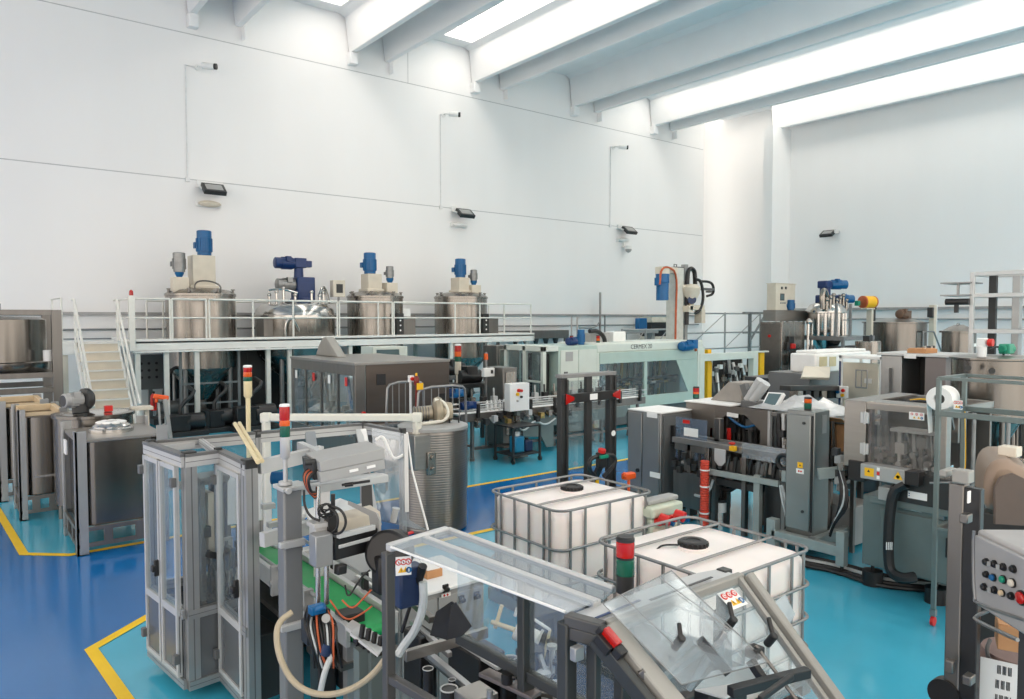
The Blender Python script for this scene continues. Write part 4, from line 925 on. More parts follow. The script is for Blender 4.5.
sub('under_tray', STEELD, t, lambda m: (m.box(2.02, 4.2, 0.74, 2.44, 6.2, 0.78)))
for (x, y) in ((2.1, 4.25), (2.38, 4.25), (2.1, 6.1), (2.38, 6.1)): sub('leg', ALU, t, lambda m: m.box(x - 0.03, y - 0.03, 0, x + 0.03, y + 0.03, 0.9))
sub('motor_box', DKGREY, t, lambda m: m.box(2.12, 4.6, 0.55, 2.36, 5.0, 0.75), 0.01)
sub('transfer_plate', ALUW, t, lambda m: (m.sheet([at(345, 628, 4.25), at(352, 621, 4.35), at(385, 640, 4.2), at(378, 650, 4.1)], 0.02), m.sheet([at(350, 634, 4.1), at(358, 627, 4.2), at(384, 648, 4.1), at(378, 656, 4.0)], 0.015)))
for k in range(4): sub('adjuster', BLACK, t, lambda m: (m.cyl(at(361 + 6 * k, 638 + 4 * k, 4.1), at(363 + 6 * k, 625 + 4 * k, 4.1), 0.015), m.cbox(at(359 + 6 * k, 640 + 4 * k, 4.1), (0.05, 0.05, 0.03))))
for x in (362, 374): sub('support', GREYG, t, lambda m: m.bar(at(x, 648, 4.1), Vector((at(x, 648, 4.1).x, at(x, 648, 4.1).y, 0)), 0.07))

for ch in t.children:
    if ch.name.split('.')[0] not in ('transfer_plate', 'adjuster', 'support'): ch.data.transform(Matrix.Translation((-0.08, 0, 0)))

# ------------------------------------------------------------------ pale control cabinet seen through the clear lid
ca, cb = atz(392, 596, 0.96), atz(491, 580, 0.96)
CU0, CU1, CV = ca.x, cb.x, (ca.y + cb.y) / 2
CM = atz(436, 589, 0.96).x
t = thing('control_cabinet', 'pale grey control cabinet with black knobs behind the clear-lidded machine', 'cabinet', (CM, CV + 0.3, 0))
sub('body', GREYL, t, lambda m: m.box(CU0, CV, 0.06, CU1, CV + 0.62, 0.94), 0.012)
sub('door', GREYL, t, lambda m: m.box(CU0 + 0.02, CV - 0.016, 0.1, CM - 0.008, CV, 0.9), 0.004)
sub('door', GREYL, t, lambda m: m.box(CM + 0.008, CV - 0.016, 0.1, CU1 - 0.02, CV, 0.9), 0.004)
sub('worktop', PAPER, t, lambda m: m.box(CU0 - 0.02, CV - 0.03, 0.94, CU1 + 0.02, CV + 0.64, 0.965), 0.006)
sub('plinth', DKGREY, t, lambda m: m.box(CU0 + 0.05, CV + 0.05, 0, CU1 - 0.05, CV + 0.55, 0.06))
for k, (px, py) in enumerate([(445, 588), (461, 599), (476, 595)]):
    q = atv(px, py, CV - 0.016)
    o = sub('switch', BLACK, t, lambda m: (m.box(q.x - 0.025, CV - 0.03, q.z - 0.03, q.x + 0.025, CV - 0.016, q.z + 0.03), m.cyl((q.x, CV - 0.03, q.z), (q.x, CV - 0.06, q.z), 0.018, seg=12)), 0.004)
q = atv(446, 595, CV - 0.018)
decal(t, q, (1, 0, 0), (0, 0, 1), 0.08, 0.026, PAPER, [(-0.4, 0, 0.010, RED, 4), (0.3, 0, 0.010, RED, 4)], 'warning_label')
CTOP = Vector((CM, CV + 0.3, 0.965))
t = thing('parts_tray', 'small wooden tray on the pale cabinet under the clear lid', 'tray', (CTOP.x + 0.1, CTOP.y, CTOP.z))
sub('tray', CARD, t, lambda m: m.box(CTOP.x + 0.04, CTOP.y - 0.1, CTOP.z, CTOP.x + 0.18, CTOP.y + 0.04, CTOP.z + 0.06), 0.004); sub('liner', PAPER, t, lambda m: m.box(CTOP.x + 0.055, CTOP.y - 0.085, CTOP.z + 0.06, CTOP.x + 0.165, CTOP.y + 0.025, CTOP.z + 0.065))
t = thing('plastic_sheeting', 'crumpled clear plastic and green cloth lying on the pale cabinet', 'sheeting', tuple(CTOP))
random.seed(3)
def crumple(m, c, w, d, h, n=7):
    P = []; F = []
    for i in range(n):
        for j in range(n):
            e = math.sin(PI * i / (n - 1)) * math.sin(PI * j / (n - 1))
            P.append((c[0] + (i / (n - 1) - 0.5) * w + random.uniform(-.02, .02), c[1] + (j / (n - 1) - 0.5) * d + random.uniform(-.02, .02), c[2] + 0.004 + e * random.uniform(0.3, 1) * h))
    for i in range(n - 1):
        for j in range(n - 1): F.append((i * n + j, (i + 1) * n + j, (i + 1) * n + j + 1, i * n + j + 1))
    m.faces(P, F)
sub('film', WRAP, t, lambda m: crumple(m, (CTOP.x + 0.05, CTOP.y + 0.16, CTOP.z), 0.34, 0.24, 0.10), 0, None, 20)
sub('cloth', mat('green_cloth', rgb(60, 130, 110), 0.8), t, lambda m: crumple(m, (CTOP.x - 0.12, CTOP.y + 0.1, CTOP.z), 0.16, 0.2, 0.09))

# ------------------------------------------------------------------ jacketed round vessel with motor and white duct
RIB = mat('ribbed_jacket_steel', (0.22, 0.212, 0.2, 1), 0.28, 0.92, 0.06, 3, (5, 5, 0.4))
U, V, r = 5.47, 8.77, 0.47
t = thing('jacketed_vessel', 'round ribbed steel vessel with flat lid in the middle of the aisle', 'tank', (U, V, 0))
VES = t
prof_ = [(0, 0.03), (r, 0.03)]
for k in range(40):
    z = 0.05 + k * 0.0335; prof_ += [(r, z), (r + 0.003, z + 0.008), (r + 0.003, z + 0.025), (r, z + 0.0335)]
prof_ += [(r, 1.42)]
sub('jacket', RIB, t, lambda m: m.lathe(prof_, (U, V, 0), 64), 0, None, 20)
sub('lid', GREYL, t, lambda m: m.lathe([(r, 1.41), (r + 0.02, 1.415), (r + 0.02, 1.455), (r - 0.02, 1.47), (0, 1.475)], (U, V, 0), 64))
sub('lid_handle', BLACK, t, lambda m: m.tube([(U + 0.2, V - 0.12, 1.47), (U + 0.2, V - 0.12, 1.53), (U + 0.33, V - 0.16, 1.53), (U + 0.33, V - 0.16, 1.47)], 0.012))
sub('terminal_box', STEELH, t, lambda m: m.box(U - 0.52, V - 0.38, 0.93, U - 0.2, V - 0.1, 1.39), 0.008)
sub('switch_plate', STEEL, t, lambda m: (m.box(U - 0.34, V - 0.42, 0.85, U - 0.2, V - 0.36, 1.15), m.cyl((U - 0.27, V - 0.42, 1.08), (U - 0.27, V - 0.45, 1.08), 0.03), m.cyl((U - 0.27, V - 0.42, 0.93), (U - 0.27, V - 0.45, 0.93), 0.025)), 0.005)
for k in range(3): sub('caster', BLACK, t, lambda m: m.cyl((U + 0.35 * math.cos(2.1 * k) - 0.02, V + 0.35 * math.sin(2.1 * k), 0.04), (U + 0.35 * math.cos(2.1 * k) + 0.02, V + 0.35 * math.sin(2.1 * k), 0.04), 0.04))
o = sub('agitator_drive', mat('aged_cream_metal', rgb(168, 158, 138), 0.4, 0.3), t, lambda m: (m.cyl((U - 0.22, V + 0.15, 1.6), (U + 0.02, V + 0.05, 1.62), 0.10), m.lathe([(0.10, 0), (0.20, 0.03), (0.22, 0.08), (0.20, 0.12), (0.10, 0.14)], (U + 0.03, V + 0.05, 1.62), 28, (0.9, -0.35, 0)), m.cyl((U + 0.16, V, 1.62), (U + 0.28, V - 0.05, 1.62), 0.15, 0.13)))
sub('motor_fins', STEELD, o, lambda m: [m.cyl((U - 0.22 + 0.035 * k, V + 0.15 - 0.014 * k, 1.6), (U - 0.205 + 0.035 * k, V + 0.144 - 0.014 * k, 1.6), 0.115) for k in range(6)])
sub('hose_ring', WPIPE, o, lambda m: m.tube([(U + 0.02, V - 0.02, 1.80), (U + 0.12, V - 0.1, 1.78), (U + 0.18, V - 0.14, 1.62), (U + 0.1, V - 0.16, 1.52), (U - 0.1, V - 0.12, 1.5), (U - 0.28, V - 0.05, 1.49)], 0.026, 10, 3))
da, db = at(266, 417.5, 9.9), at(417, 417.5, 9.9)
t = thing('white_duct', 'square white plastic duct arching from behind the guard cabin to the ribbed vessel', 'duct', (da.x, da.y, 0))
sub('duct', WPIPE, t, lambda m: (m.bar(da, db, 0.10, 0.10), m.bar(da, (da.x, da.y, 0), 0.10), m.bar(db, (db.x, db.y, 1.38), 0.10)), 0.018)
for p in (da, db): sub('elbow', WPIPE, t, lambda m: m.cbox(p, (0.135, 0.125, 0.13), Matrix.Rotation(-0.66, 3, 'Z')), 0.02)
t = thing('signal_tower', 'tall ivory signal tower with red amber and green lenses behind the cabin', 'signal light', (2.55, 7.75, 0))
b = at(248, 398, 7.75)
sub('pole', TANP, t, lambda m: m.cyl((b.x, b.y, 0), (b.x, b.y, b.z), 0.024, seg=12))
sub('foot', TANP, t, lambda m: m.cyl((b.x, b.y, 0), (b.x, b.y, 0.02), 0.1, seg=16))
stack_light(t, (b.x, b.y, b.z), 0.045, [(GRNL, 0.045), (ORANL, 0.05), (REDL, 0.05)], 0.18, 0, TANP)
t.location = (b.x, b.y, 0)
for ch in t.children:
    ch.data.transform(Matrix.Translation((2.55 - b.x, 7.75 - b.y, 0)))
# ------------------------------------------------------------------ clear-lidded machine, front centre
t = thing('clear_lid_cartoner', 'machine under a long clear lid with dark frame, front centre, red and green tower', 'machine', (2.1, 2.6, 0))
CART = t
Z = 1.85
P1, P2 = atz(388, 548, Z), atz(567, 616, Z)
Q1, Q2 = atz(425, 539, Z + 0.01), atz(598, 604, Z + 0.01)
E1, E2 = atz(448, 530, Z + 0.01), atz(614, 590, Z + 0.01)
FRM = mat('bronze_grey_frame', (0.085, 0.085, 0.084, 1), 0.4, 0.25, 0.05, 4)
BEIGEF = mat('grey_beige_frame', (0.32, 0.315, 0.29, 1), 0.42, 0.1, 0.05, 4)
def down(p, z=0.0): return Vector((p.x, p.y, z))
sub('corner_post', FRM, t, lambda m: m.bar(P1 - Vector((0, 0, 0.02)), down(P1), 0.05, 0.05), 0.006)
sub('corner_post', ALUD, t, lambda m: m.bar(P2 - Vector((0, 0, 0.02)), down(P2), 0.055, 0.055), 0.006)
sub('corner_post', ALUD, t, lambda m: m.bar(Vector((P2.x + 0.05, P2.y - 0.09, Z - 0.07)), Vector((P2.x + 0.05, P2.y - 0.09, 0)), 0.03, 0.05), 0.004)
R1, R2 = Vector((2.24, 3.18, 1.72)), Vector((2.30, 2.05, 1.72))
R1, R2 = E1 + Vector((0.06, 0, -0.12)), E2 + Vector((0.06, 0, -0.12))
for f in (0.47, 1.0): sub('rear_post', ALUD, t, lambda m: m.bar(R1.lerp(R2, f), down(R1.lerp(R2, f)), 0.07, 0.05), 0.005)
sub('rear_rail', ALUD, t, lambda m: m.bar(down(R1, 1.28), down(R2, 1.28), 0.04, 0.05), 0.004)
sub('rear_rail', ALUD, t, lambda m: m.bar(R1, R2, 0.04, 0.05), 0.004)
sub('rear_pane', GLASS, t, lambda m: m.bar(down(R1, 1.5), down(R2, 1.5), 0.005, 0.4))
sub('top_rail', ALUWW, t, lambda m: m.bar(Q1, Q2, 0.04, 0.03), 0.006)
sub('top_rail', ALUWW, t, lambda m: m.bar(E1, E2, 0.03, 0.03), 0.006)
sub('top_panel', GLASSH, t, lambda m: m.sheet([Q1, E1, E2, Q2], 0.012))
sub('end_rail', ALUWW, t, lambda m: m.bar(P1, E1, 0.045, 0.04), 0.008)
sub('side_rail', FRM, t, lambda m: m.bar(down(P1, 1.22), down(P2, 1.22), 0.04, 0.04), 0.004)
sub('lid_panel', GLASSH, t, lambda m: m.sheet([P1 + Vector((0.0, 0, 0.012)), Q1 + Vector((0, 0, 0.012)), Q2 + Vector((0, 0.0, 0.012)), P2 + Vector((0.0, 0.0, 0.012))], 0.006))
sub('lid_edge', WHITE, t, lambda m: m.tube([P1 + Vector((0.0, -0.03, 0.012)), P2 + Vector((-0.0, 0.01, 0.012))], 0.006))
sub('base_cabinet', DKGREY, t, lambda m: m.box(1.72, 1.2, 0.08, 2.72, 3.1, 0.62), 0.01)
for x, y in ((1.8, 1.3), (2.65, 1.3), (1.8, 3.0), (2.65, 3.0)): sub('foot', BLACK, t, lambda m: m.cyl((x, y, 0), (x, y, 0.1), 0.04))
sub('bed_plate', BLACKM, t, lambda m: m.box(1.70, 1.2, 0.62, 2.72, 3.12, 0.66), 0.004)
safety_sticker(t, P1 + Vector((0.055, -0.05, -0.085)), (0.30, -0.12, 0), (0, 0, 1), 0.075, 0.09)
# things on the bed: rails, blocks, rings, plates
def zbar(name, mt, a, b, za, zb, w, h=None, bev=0.003):
    return sub(name, mt, t, lambda m: m.bar(atz(a[0], a[1], za), atz(b[0], b[1], zb), w, h), bev)
zbar('long_bar', STEELH, (405, 656), (487, 632), 1.14, 1.14, 0.03, 0.06)
zbar('long_bar', STEELD, (410, 600), (432, 620), 1.12, 1.12, 0.04, 0.04)
zbar('long_bar', ALU, (412, 622), (450, 655), 1.06, 1.06, 0.03, 0.03)
zbar('long_bar', ALU, (430, 655), (478, 695), 1.06, 1.06, 0.035, 0.03)
zbar('long_bar', ALUW, (455, 640), (500, 668), 1.08, 1.08, 0.04, 0.02)
zbar('long_bar', STEELD, (420, 648), (470, 690), 1.02, 1.02, 0.05, 0.03)
for a, b, z in [((440, 620), (447, 600), 1.2), ((457, 622), (463, 603), 1.2)]:
    pass
def plate(name, mt, pix, z, th, tilt=0):
    return sub(name, mt, t, lambda m: m.sheet([atz(x, y, z + tilt * k) for k, (x, y) in enumerate(pix)], th), 0.003)
pa, pb = atz(446, 640, 1.1), atz(462, 636, 1.1)
sub('folding_plate', BLACKM, t, lambda m: m.sheet([at(430, 635, 3.9), at(436, 612, 3.9), at(452, 601, 3.9), at(458, 606, 3.9), at(448, 640, 3.9)], 0.012), 0.002)
sub('folding_plate', BLACKM, t, lambda m: m.sheet([at(446, 640, 3.75), at(451, 606, 3.75), at(456, 602, 3.75), at(472, 626, 3.75), at(462, 636, 3.75)], 0.012), 0.002)
sub('bearing_block', BLACKM, t, lambda m: [m.box(q.x - 0.09, q.y - 0.16, 0.66, q.x + 0.09, q.y + 0.16, 1.08) for q in (atz(476, 655, 1.02),)], 0.01)
sub('bearing_block', BLACKM, t, lambda m: [m.box(q.x - 0.06, q.y - 0.1, 0.66, q.x + 0.06, q.y + 0.1, 1.06) for q in (atz(420, 640, 1.0),)], 0.01)
sub('bearing_block', BLACKM, t, lambda m: [m.box(q.x - 0.07, q.y - 0.05, 0.66, q.x + 0.07, q.y + 0.05, 1.1) for q in (atz(530, 665, 1.0),)], 0.01)
for px, py, r in [(449, 688, 0.045), (452, 679, 0.02), (510, 660, 0.062), (522, 661, 0.05), (428, 668, 0.03)]:
    q = atz(px, py, 1.08)
    sub('drum', BLACKM, t, lambda m: (m.cyl((q.x, q.y, 0.66), (q.x, q.y, 1.075), r * 0.92, seg=24), m.mi(1), m.tube([(q.x + r * 0.95 * math.cos(k * PI / 10), q.y + r * 0.95 * math.sin(k * PI / 10), 1.078) for k in range(20)], r * 0.09, 6, 0, True)) if True else None) if False else None
    m = MB(); m.cyl((q.x, q.y, 0.66), (q.x, q.y, 1.075), r * 0.92, seg=24); m.mi(1); m.tube([(q.x + r * 0.95 * math.cos(k * PI / 10), q.y + r * 0.95 * math.sin(k * PI / 10), 1.078) for k in range(20)], r * 0.09, 6, 0, True)
    m.build('drum', [BLACKM, ALUW], t)
BRZ = mat('brown_grey_plate', (0.17, 0.15, 0.148, 1), 0.4, 0.3, 0.05, 4)
zbar('slotted_plate', BRZ, (484, 672), (536, 696), 1.2, 1.2, 0.075, 0.02)
q = atz(507, 683, 1.21); sub('slot_knob', BLACK, t, lambda m: (m.cyl(q, q + Vector((0, 0, 0.05)), 0.028), m.cyl(q + Vector((0, 0, 0.03)), q + Vector((0.03, -0.03, 0.03)), 0.014)))
q = atz(490, 690, 1.2); sub('plate_support', ALU, t, lambda m: m.cyl((q.x, q.y, 0.66), (q.x, q.y, 1.2), 0.016))
sub('steel_box', STEELH, t, lambda m: [m.box(q.x - 0.08, q.y - 0.08, 0.66, q.x + 0.08, q.y + 0.08, 1.09) for q in (atz(476, 693, 1.08),)], 0.004)
for k, (x, y, x2, y2) in enumerate([(540, 655, 552, 690), (548, 640, 560, 665), (530, 678, 548, 668), (512, 672, 535, 664), (556, 675, 538, 692), (525, 690, 560, 698)]):
    zbar('linkage', [ALU, DKGREY, ALUW, ALU, BLACKM, STEELD][k], (x, y), (x2, y2), 1.12, 1.05, 0.022)
for k, (x, y) in enumerate([(538, 657), (552, 652), (558, 668), (545, 680), (533, 696), (556, 690)]):
    q = atz(x, y, 1.1); sub('fastener', ALUW if k % 2 else BLACK, t, lambda m: (m.cyl((q.x, q.y, 0.66), (q.x, q.y, 1.12), 0.018), m.cyl((q.x, q.y, 1.12), (q.x, q.y, 1.14), 0.03)))
sub('gas_spring', BLACK, t, lambda m: (m.cyl(at(423, 566, 3.7), at(412, 600, 3.8), 0.022), m.cyl(at(412, 600, 3.8), at(402, 632, 3.85), 0.010)))
sub('drive_box', NAVY, t, lambda m: (m.cbox(at(405, 586, 3.75), (0.12, 0.12, 0.19)), m.cbox(at(412, 570, 3.75), (0.10, 0.1, 0.06))), 0.012)
cable('suction_hose', t, [at(423, 582, 3.7), at(424, 605, 3.7), at(416, 630, 3.75), at(404, 645, 3.8), at(398, 655, 3.8)], 0.022, CLRHOSE)
random.seed(8)
for k in range(34):
    u = 1.78 + 0.8 * random.random(); v = 1.5 + 1.55 * random.random()
    sub('bed_fitting', [BLACKM, DKGREY, STEELD, BLACK, STEEL][k % 5], t, lambda m: (m.box(u - 0.04, v - 0.05, 0.66, u + 0.04, v + 0.05, 0.75 + 0.3 * random.random()), m.cyl((u, v, 0.68), (u, v, 1.0 + 0.04 * (k % 3)), 0.012)), 0.003)
# front section with sloping guard
F0, F1 = atz(604, 626, Z), atz(744, 575, Z)
SL, SR = atu(664, 699, F0.x + 0.03), atu(834, 699, F1.x + 0.03)
SL = F0 + (SL - F0) * 1.5; SR = F1 + (SR - F1) * 1.5
sub('head_plate', ALUWW, t, lambda m: m.sheet([v - Vector((0, 0, 0.015)) for v in (P2, Q2, atz(700, 572, Z), atz(722, 568, Z), F1, F0)], 0.035), 0.006)
sub('head_edge', FRM, t, lambda m: (m.bar(P2 - Vector((0, 0, 0.055)), F0 - Vector((0, 0, 0.055)), 0.04, 0.05), m.bar(P2 - Vector((0.0, 0, 0.01)), F0 - Vector((0.0, 0, 0.01)), 0.05, 0.045)), 0.006)
sub('head_beam', BEIGEF, t, lambda m: (m.bar(F0 + Vector((0.02, 0, -0.01)), F1 + Vector((-0.02, 0, -0.01)), 0.035, 0.05)), 0.006)
sub('slot_strip', BLUED, t, lambda m: m.bar(atz(596, 618, Z + 0.005), atz(640, 600, Z + 0.005), 0.012, 0.003))
sub('slot_strip', FRM, t, lambda m: m.bar(atz(650, 600, Z + 0.005), atz(712, 577, Z + 0.005), 0.012, 0.003))
nrm = (SL - F0).cross(F1 - F0).normalized()
if nrm.y > 0: nrm = -nrm
sub('slope_post', BEIGEF, t, lambda m: m.bar(F0 + Vector((0.02, -0.01, 0.0)), SL + Vector((0.02, 0, 0)), 0.075, 0.045, up=nrm), 0.006)
sub('slope_post', ALUD, t, lambda m: m.bar(F0 - Vector((0.045, 0.0, 0.03)), SL - Vector((0.045, 0, 0.03)), 0.035, 0.06, up=nrm), 0.004)
sub('slope_post', BEIGEF, t, lambda m: m.bar(F1 + Vector((0.0, -0.01, 0.0)), SR, 0.045, 0.06, up=nrm), 0.008)
sub('slope_post', BEIGEF, t, lambda m: m.bar(F1 + Vector((-0.055, -0.01, 0.0)), SR + Vector((-0.055, 0, 0)), 0.022, 0.03, up=nrm), 0.003)
sub('front_side_post', ALUD, t, lambda m: m.bar(down(F1 + Vector((0.0, 0.1, 0)), Z), down(F1 + Vector((0.0, 0.1, 0))), 0.05), 0.004)
sub('front_leg', ALUD, t, lambda m: (m.bar(SL, down(SL), 0.05), m.bar(SR, down(SR), 0.05), m.bar(SL, SR, 0.05)), 0.004)
def slope(fx, fy, off=0.0):
    """point on the sloping guard: fx left to right, fy down from the head beam"""
    a = F0 + (SL - F0) * fy; b = F1 + (SR - F1) * fy
    return a + (b - a) * fx + nrm * off
sub('slope_pane', GLASS, t, lambda m: m.sheet([slope(0.04, 0.03), slope(0.58, 0.03), slope(0.60, 0.55), slope(0.04, 0.62)], 0.005))
sub('slope_pane', GLASS, t, lambda m: m.sheet([slope(0.60, 0.03), slope(0.95, 0.03), slope(0.95, 0.95), slope(0.62, 0.95)], 0.005))
fl = [slope(*q, 0.05) for q in ((0.02, -0.12), (0.50, -0.14), (0.66, 0.50), (0.08, 0.62))]
o = sub('clear_flap', GLASSM, t, lambda m: m.sheet(fl, 0.005))
for a, b in ((fl[0], fl[1]), (fl[1], fl[2]), (fl[2], fl[3]), (fl[3], fl[0]), (slope(0.14, -0.12, 0.053), slope(0.20, 0.32, 0.053)), (slope(0.40, -0.13, 0.053), slope(0.58, 0.30, 0.053))):
    sub('flap_edge', GALV, o, lambda m: m.tube([a, b], 0.0022, 6))
def knob(fx, fy):
    c = slope(fx, fy, 0.06); e = slope(fx + 0.03, fy - 0.09, 0.08)
    sub('clamp_lever', BLACK, t, lambda m: (m.cyl(c - nrm * 0.05, c + nrm * 0.012, 0.016), m.bar(c, e, 0.016, 0.016)), 0.004)
for px, py in [(672, 650), (725, 628), (764, 647)]:
    best = min(((fx / 40, fy / 40) for fx in range(41) for fy in range(41)), key=lambda q: (lambda v: (v.x - px) ** 2 + (v.y - py) ** 2)((lambda w: Vector((512 + 735 * w.dot(_r) / w.dot(_f), 349.5 - 735 * w.dot(_u) / w.dot(_f))))(slope(q[0], q[1]) - _EYE)))
    knob(*best)
ux = (F1 - F0).normalized(); uy = (F0 - SL).normalized()
safety_sticker(t, slope(0.80, 0.10, 0.006), ux, uy, 0.105, 0.085)
sub('safety_switch', REDL, t, lambda m: m.bar(slope(-0.045, 0.06, 0.03), slope(-0.045, 0.22, 0.03), 0.03, 0.03), 0.004)
sub('switch_body', BLACK, t, lambda m: (m.bar(slope(-0.05, 0.02, 0.02), slope(-0.05, 0.07, 0.02), 0.035, 0.035), m.bar(slope(-0.05, 0.22, 0.015), slope(-0.05, 0.30, 0.015), 0.04, 0.04), m.bar(slope(-0.07, 0.06, 0.0), slope(-0.07, 0.22, 0.0), 0.03, 0.04)), 0.004)
sub('hinge', ALU, t, lambda m: m.cbox(at(577, 653, 2.62), (0.045, 0.03, 0.05)), 0.004)
for fy in (0.42, 0.72): sub('rod_clamp', BLACK, t, lambda m: m.cbox(slope(0.66, fy, 0.03), (0.06, 0.05, 0.04)), 0.004)
sub('clamp_rod', STEELD, t, lambda m: m.cyl(slope(0.665, 0.40, 0.05), slope(0.665, 0.9, 0.05), 0.007))
# mechanism under the slope
q = atz(722, 690, 1.3)
sub('tool_post', BLACKM, t, lambda m: (m.box(q.x - 0.03, q.y - 0.03, 0.9, q.x + 0.03, q.y + 0.03, 1.66), m.box(q.x - 0.12, q.y - 0.02, 0.9, q.x - 0.02, q.y + 0.06, 1.34)), 0.004)
for (a, b, da, db, w, mt) in [((688, 690), (725, 632), 2.75, 2.75, 0.02, ALU), ((700, 640), (728, 672), 2.7, 2.7, 0.035, BLACKM), ((750, 660), (770, 690), 2.75, 2.7, 0.03, BLACKM), ((730, 692), (808, 672), 2.6, 2.75, 0.035, BLACKM), ((760, 699), (792, 676), 2.55, 2.65, 0.02, BLACKM), ((650, 690), (700, 650), 2.7, 2.9, 0.025, ALU), ((640, 670), (668, 700), 2.5, 2.5, 0.025, STEELD), ((672, 660), (690, 640), 2.75, 2.85, 0.03, BLACKM)]:
    sub('linkage', mt, t, lambda m: m.bar(at(a[0], a[1], da), at(b[0], b[1], db), w), 0.003)
sub('leaflet_tray', PAPER, t, lambda m: m.sheet([at(695, 690, 3.1), at(712, 672, 3.15), at(752, 665, 3.1), at(760, 678, 3.0), at(725, 699, 2.95)], 0.01))
cable('air_tube', t, [at(642, 680, 2.7), at(655, 675, 2.7), at(650, 690, 2.65), at(640, 699, 2.6)], 0.006, GREENM, 2)
sp = atz(625, 594, Z + 0.0)
stack_light(t, (sp.x, sp.y, Z + 0.0), 0.037, [(BLACK, 0.004), (GRNL, 0.066), (BLACK, 0.008), (REDL, 0.062)], 0.075, 0, BLACK, BLACK)

# ------------------------------------------------------------------ two plastic tank pallets
def ibc(label, U0, V0, w, d, rings, lid):
    t = thing('tank_pallet', label, 'tank', (U0 + w / 2, V0 + d / 2, 0), 'caged plastic tanks')
    r = 0.13; H_ = 1.15
    def rr(ins, rad, n=6):
        x0, y0, x1, y1 = U0 + ins, V0 + ins, U0 + w - ins, V0 + d - ins; P = []
        for cx, cy, a0 in ((x1 - rad, y1 - rad, 0), (x0 + rad, y1 - rad, 90), (x0 + rad, y0 + rad, 180), (x1 - rad, y0 + rad, 270)):
            for k in range(n + 1):
                a = math.radians(a0 + 90 * k / n); P.append((cx + rad * math.cos(a), cy + rad * math.sin(a)))
        return P
    m = MB(); lev = [(0.06, 0.14), (0.03, 0.17), (0.02, 0.3), (0.018, 0.6), (0.02, 1.02), (0.028, 1.07), (0.05, 1.105), (0.09, 1.12), (0.3, 1.13)]
    P = []; n = len(rr(0.05, r))
    for ins, z in lev: P += [(x, y, z) for x, y in rr(ins, max(0.06, r - ins * 0.3))]
    F = [(k * n + i, k * n + (i + 1) % n, (k + 1) * n + (i + 1) % n, (k + 1) * n + i) for k in range(len(lev) - 1) for i in range(n)]
    F += [tuple(reversed(range(n))), tuple(range((len(lev) - 1) * n, len(lev) * n))]
    m.faces(P, F)
    o = m.build('bottle', HDPE, t, 0, 60)
    sub('pour_spout', HDPE, t, lambda m: m.lathe([(0.14, 1.12), (0.14, 1.135), (0.115, 1.14), (0.115, 1.15), (0, 1.15)], (U0 + w * lid[0], V0 + d * lid[1], 0), 28))
    m = MB(); c = (U0 + w * lid[0], V0 + d * lid[1], 0); m.lathe([(0.105, 1.145), (0.112, 1.15), (0.112, 1.185), (0.1, 1.193), (0.06, 1.193), (0.055, 1.185), (0, 1.185)], c, 30)
    for k in range(20): m.bar((c[0] + 0.112 * math.cos(k * PI / 10), c[1] + 0.112 * math.sin(k * PI / 10), 1.152), (c[0] + 0.112 * math.cos(k * PI / 10), c[1] + 0.112 * math.sin(k * PI / 10), 1.183), 0.014)
    m.build('screw_cap', BLACK, t)
    for z in rings + [H_]: sub('cage_ring', GALV, t, lambda m: m.tube([(x, y, z) for x, y in rr(0.0 if z == H_ else -0.008, r)], 0.013, 8, 0, True))
    xs = [U0 + w * k / 4 for k in range(5)]; ys = [V0 + d * k / 5 for k in range(6)]
    for i, x in enumerate(xs):
        for y in (V0, V0 + d):
            xx = min(max(x, U0 + 0.14), U0 + w - 0.14)
            sub('cage_bar', GALV, t, lambda m: m.bar((xx, y, 0.13), (xx, y, H_), 0.02, 0.016))
    for j, y in enumerate(ys):
        for x in (U0, U0 + w):
            yy = min(max(y, V0 + 0.14), V0 + d - 0.14)
            sub('cage_bar', GALV, t, lambda m: m.bar((x, yy, 0.13), (x, yy, H_), 0.02, 0.016))
    for f in (0.30, 0.72):
        sub('top_bar', GALV, t, lambda m: m.tube([(U0, V0 + d * f, H_), (U0 + 0.12, V0 + d * f, H_ + 0.005), (U0 + w - 0.12, V0 + d * f, H_ + 0.005), (U0 + w, V0 + d * f, H_)], 0.012))
    sub('pallet', GALV, t, lambda m: (m.box(U0, V0, 0.1, U0 + w, V0 + d, 0.13), m.box(U0, V0, 0, U0 + 0.12, V0 + d, 0.1), m.box(U0 + w - 0.12, V0, 0, U0 + w, V0 + d, 0.1), m.box(U0 + w / 2 - 0.06, V0, 0, U0 + w / 2 + 0.06, V0 + d, 0.1)), 0.004)
    return t
I1 = ibc('caged white plastic tank farther from the viewer, nearer the stacker mast', 4.50, 5.02, 1.32, 1.12, [0.2, 0.45, 0.78], (0.55, 0.55))
I2 = ibc('caged white plastic tank nearer the viewer, right behind the sloping guard', 4.15, 3.01, 1.21, 1.21, [0.16, 0.38, 0.62, 0.88], (0.44, 0.52))
sub('document_pouch', WRAP, I2, lambda m: m.sheet([at(770, 606, 5.2), at(785, 594, 5.2), at(795, 614, 5.2), at(788, 628, 5.2), at(768, 624, 5.2)], 0.01))
cable('cap_tie', I2, [(4.44, 3.80, 1.125), (4.5, 3.80, 1.15), (4.6, 3.72, 1.15), (4.68, 3.64, 1.15)], 0.008, BLACK)

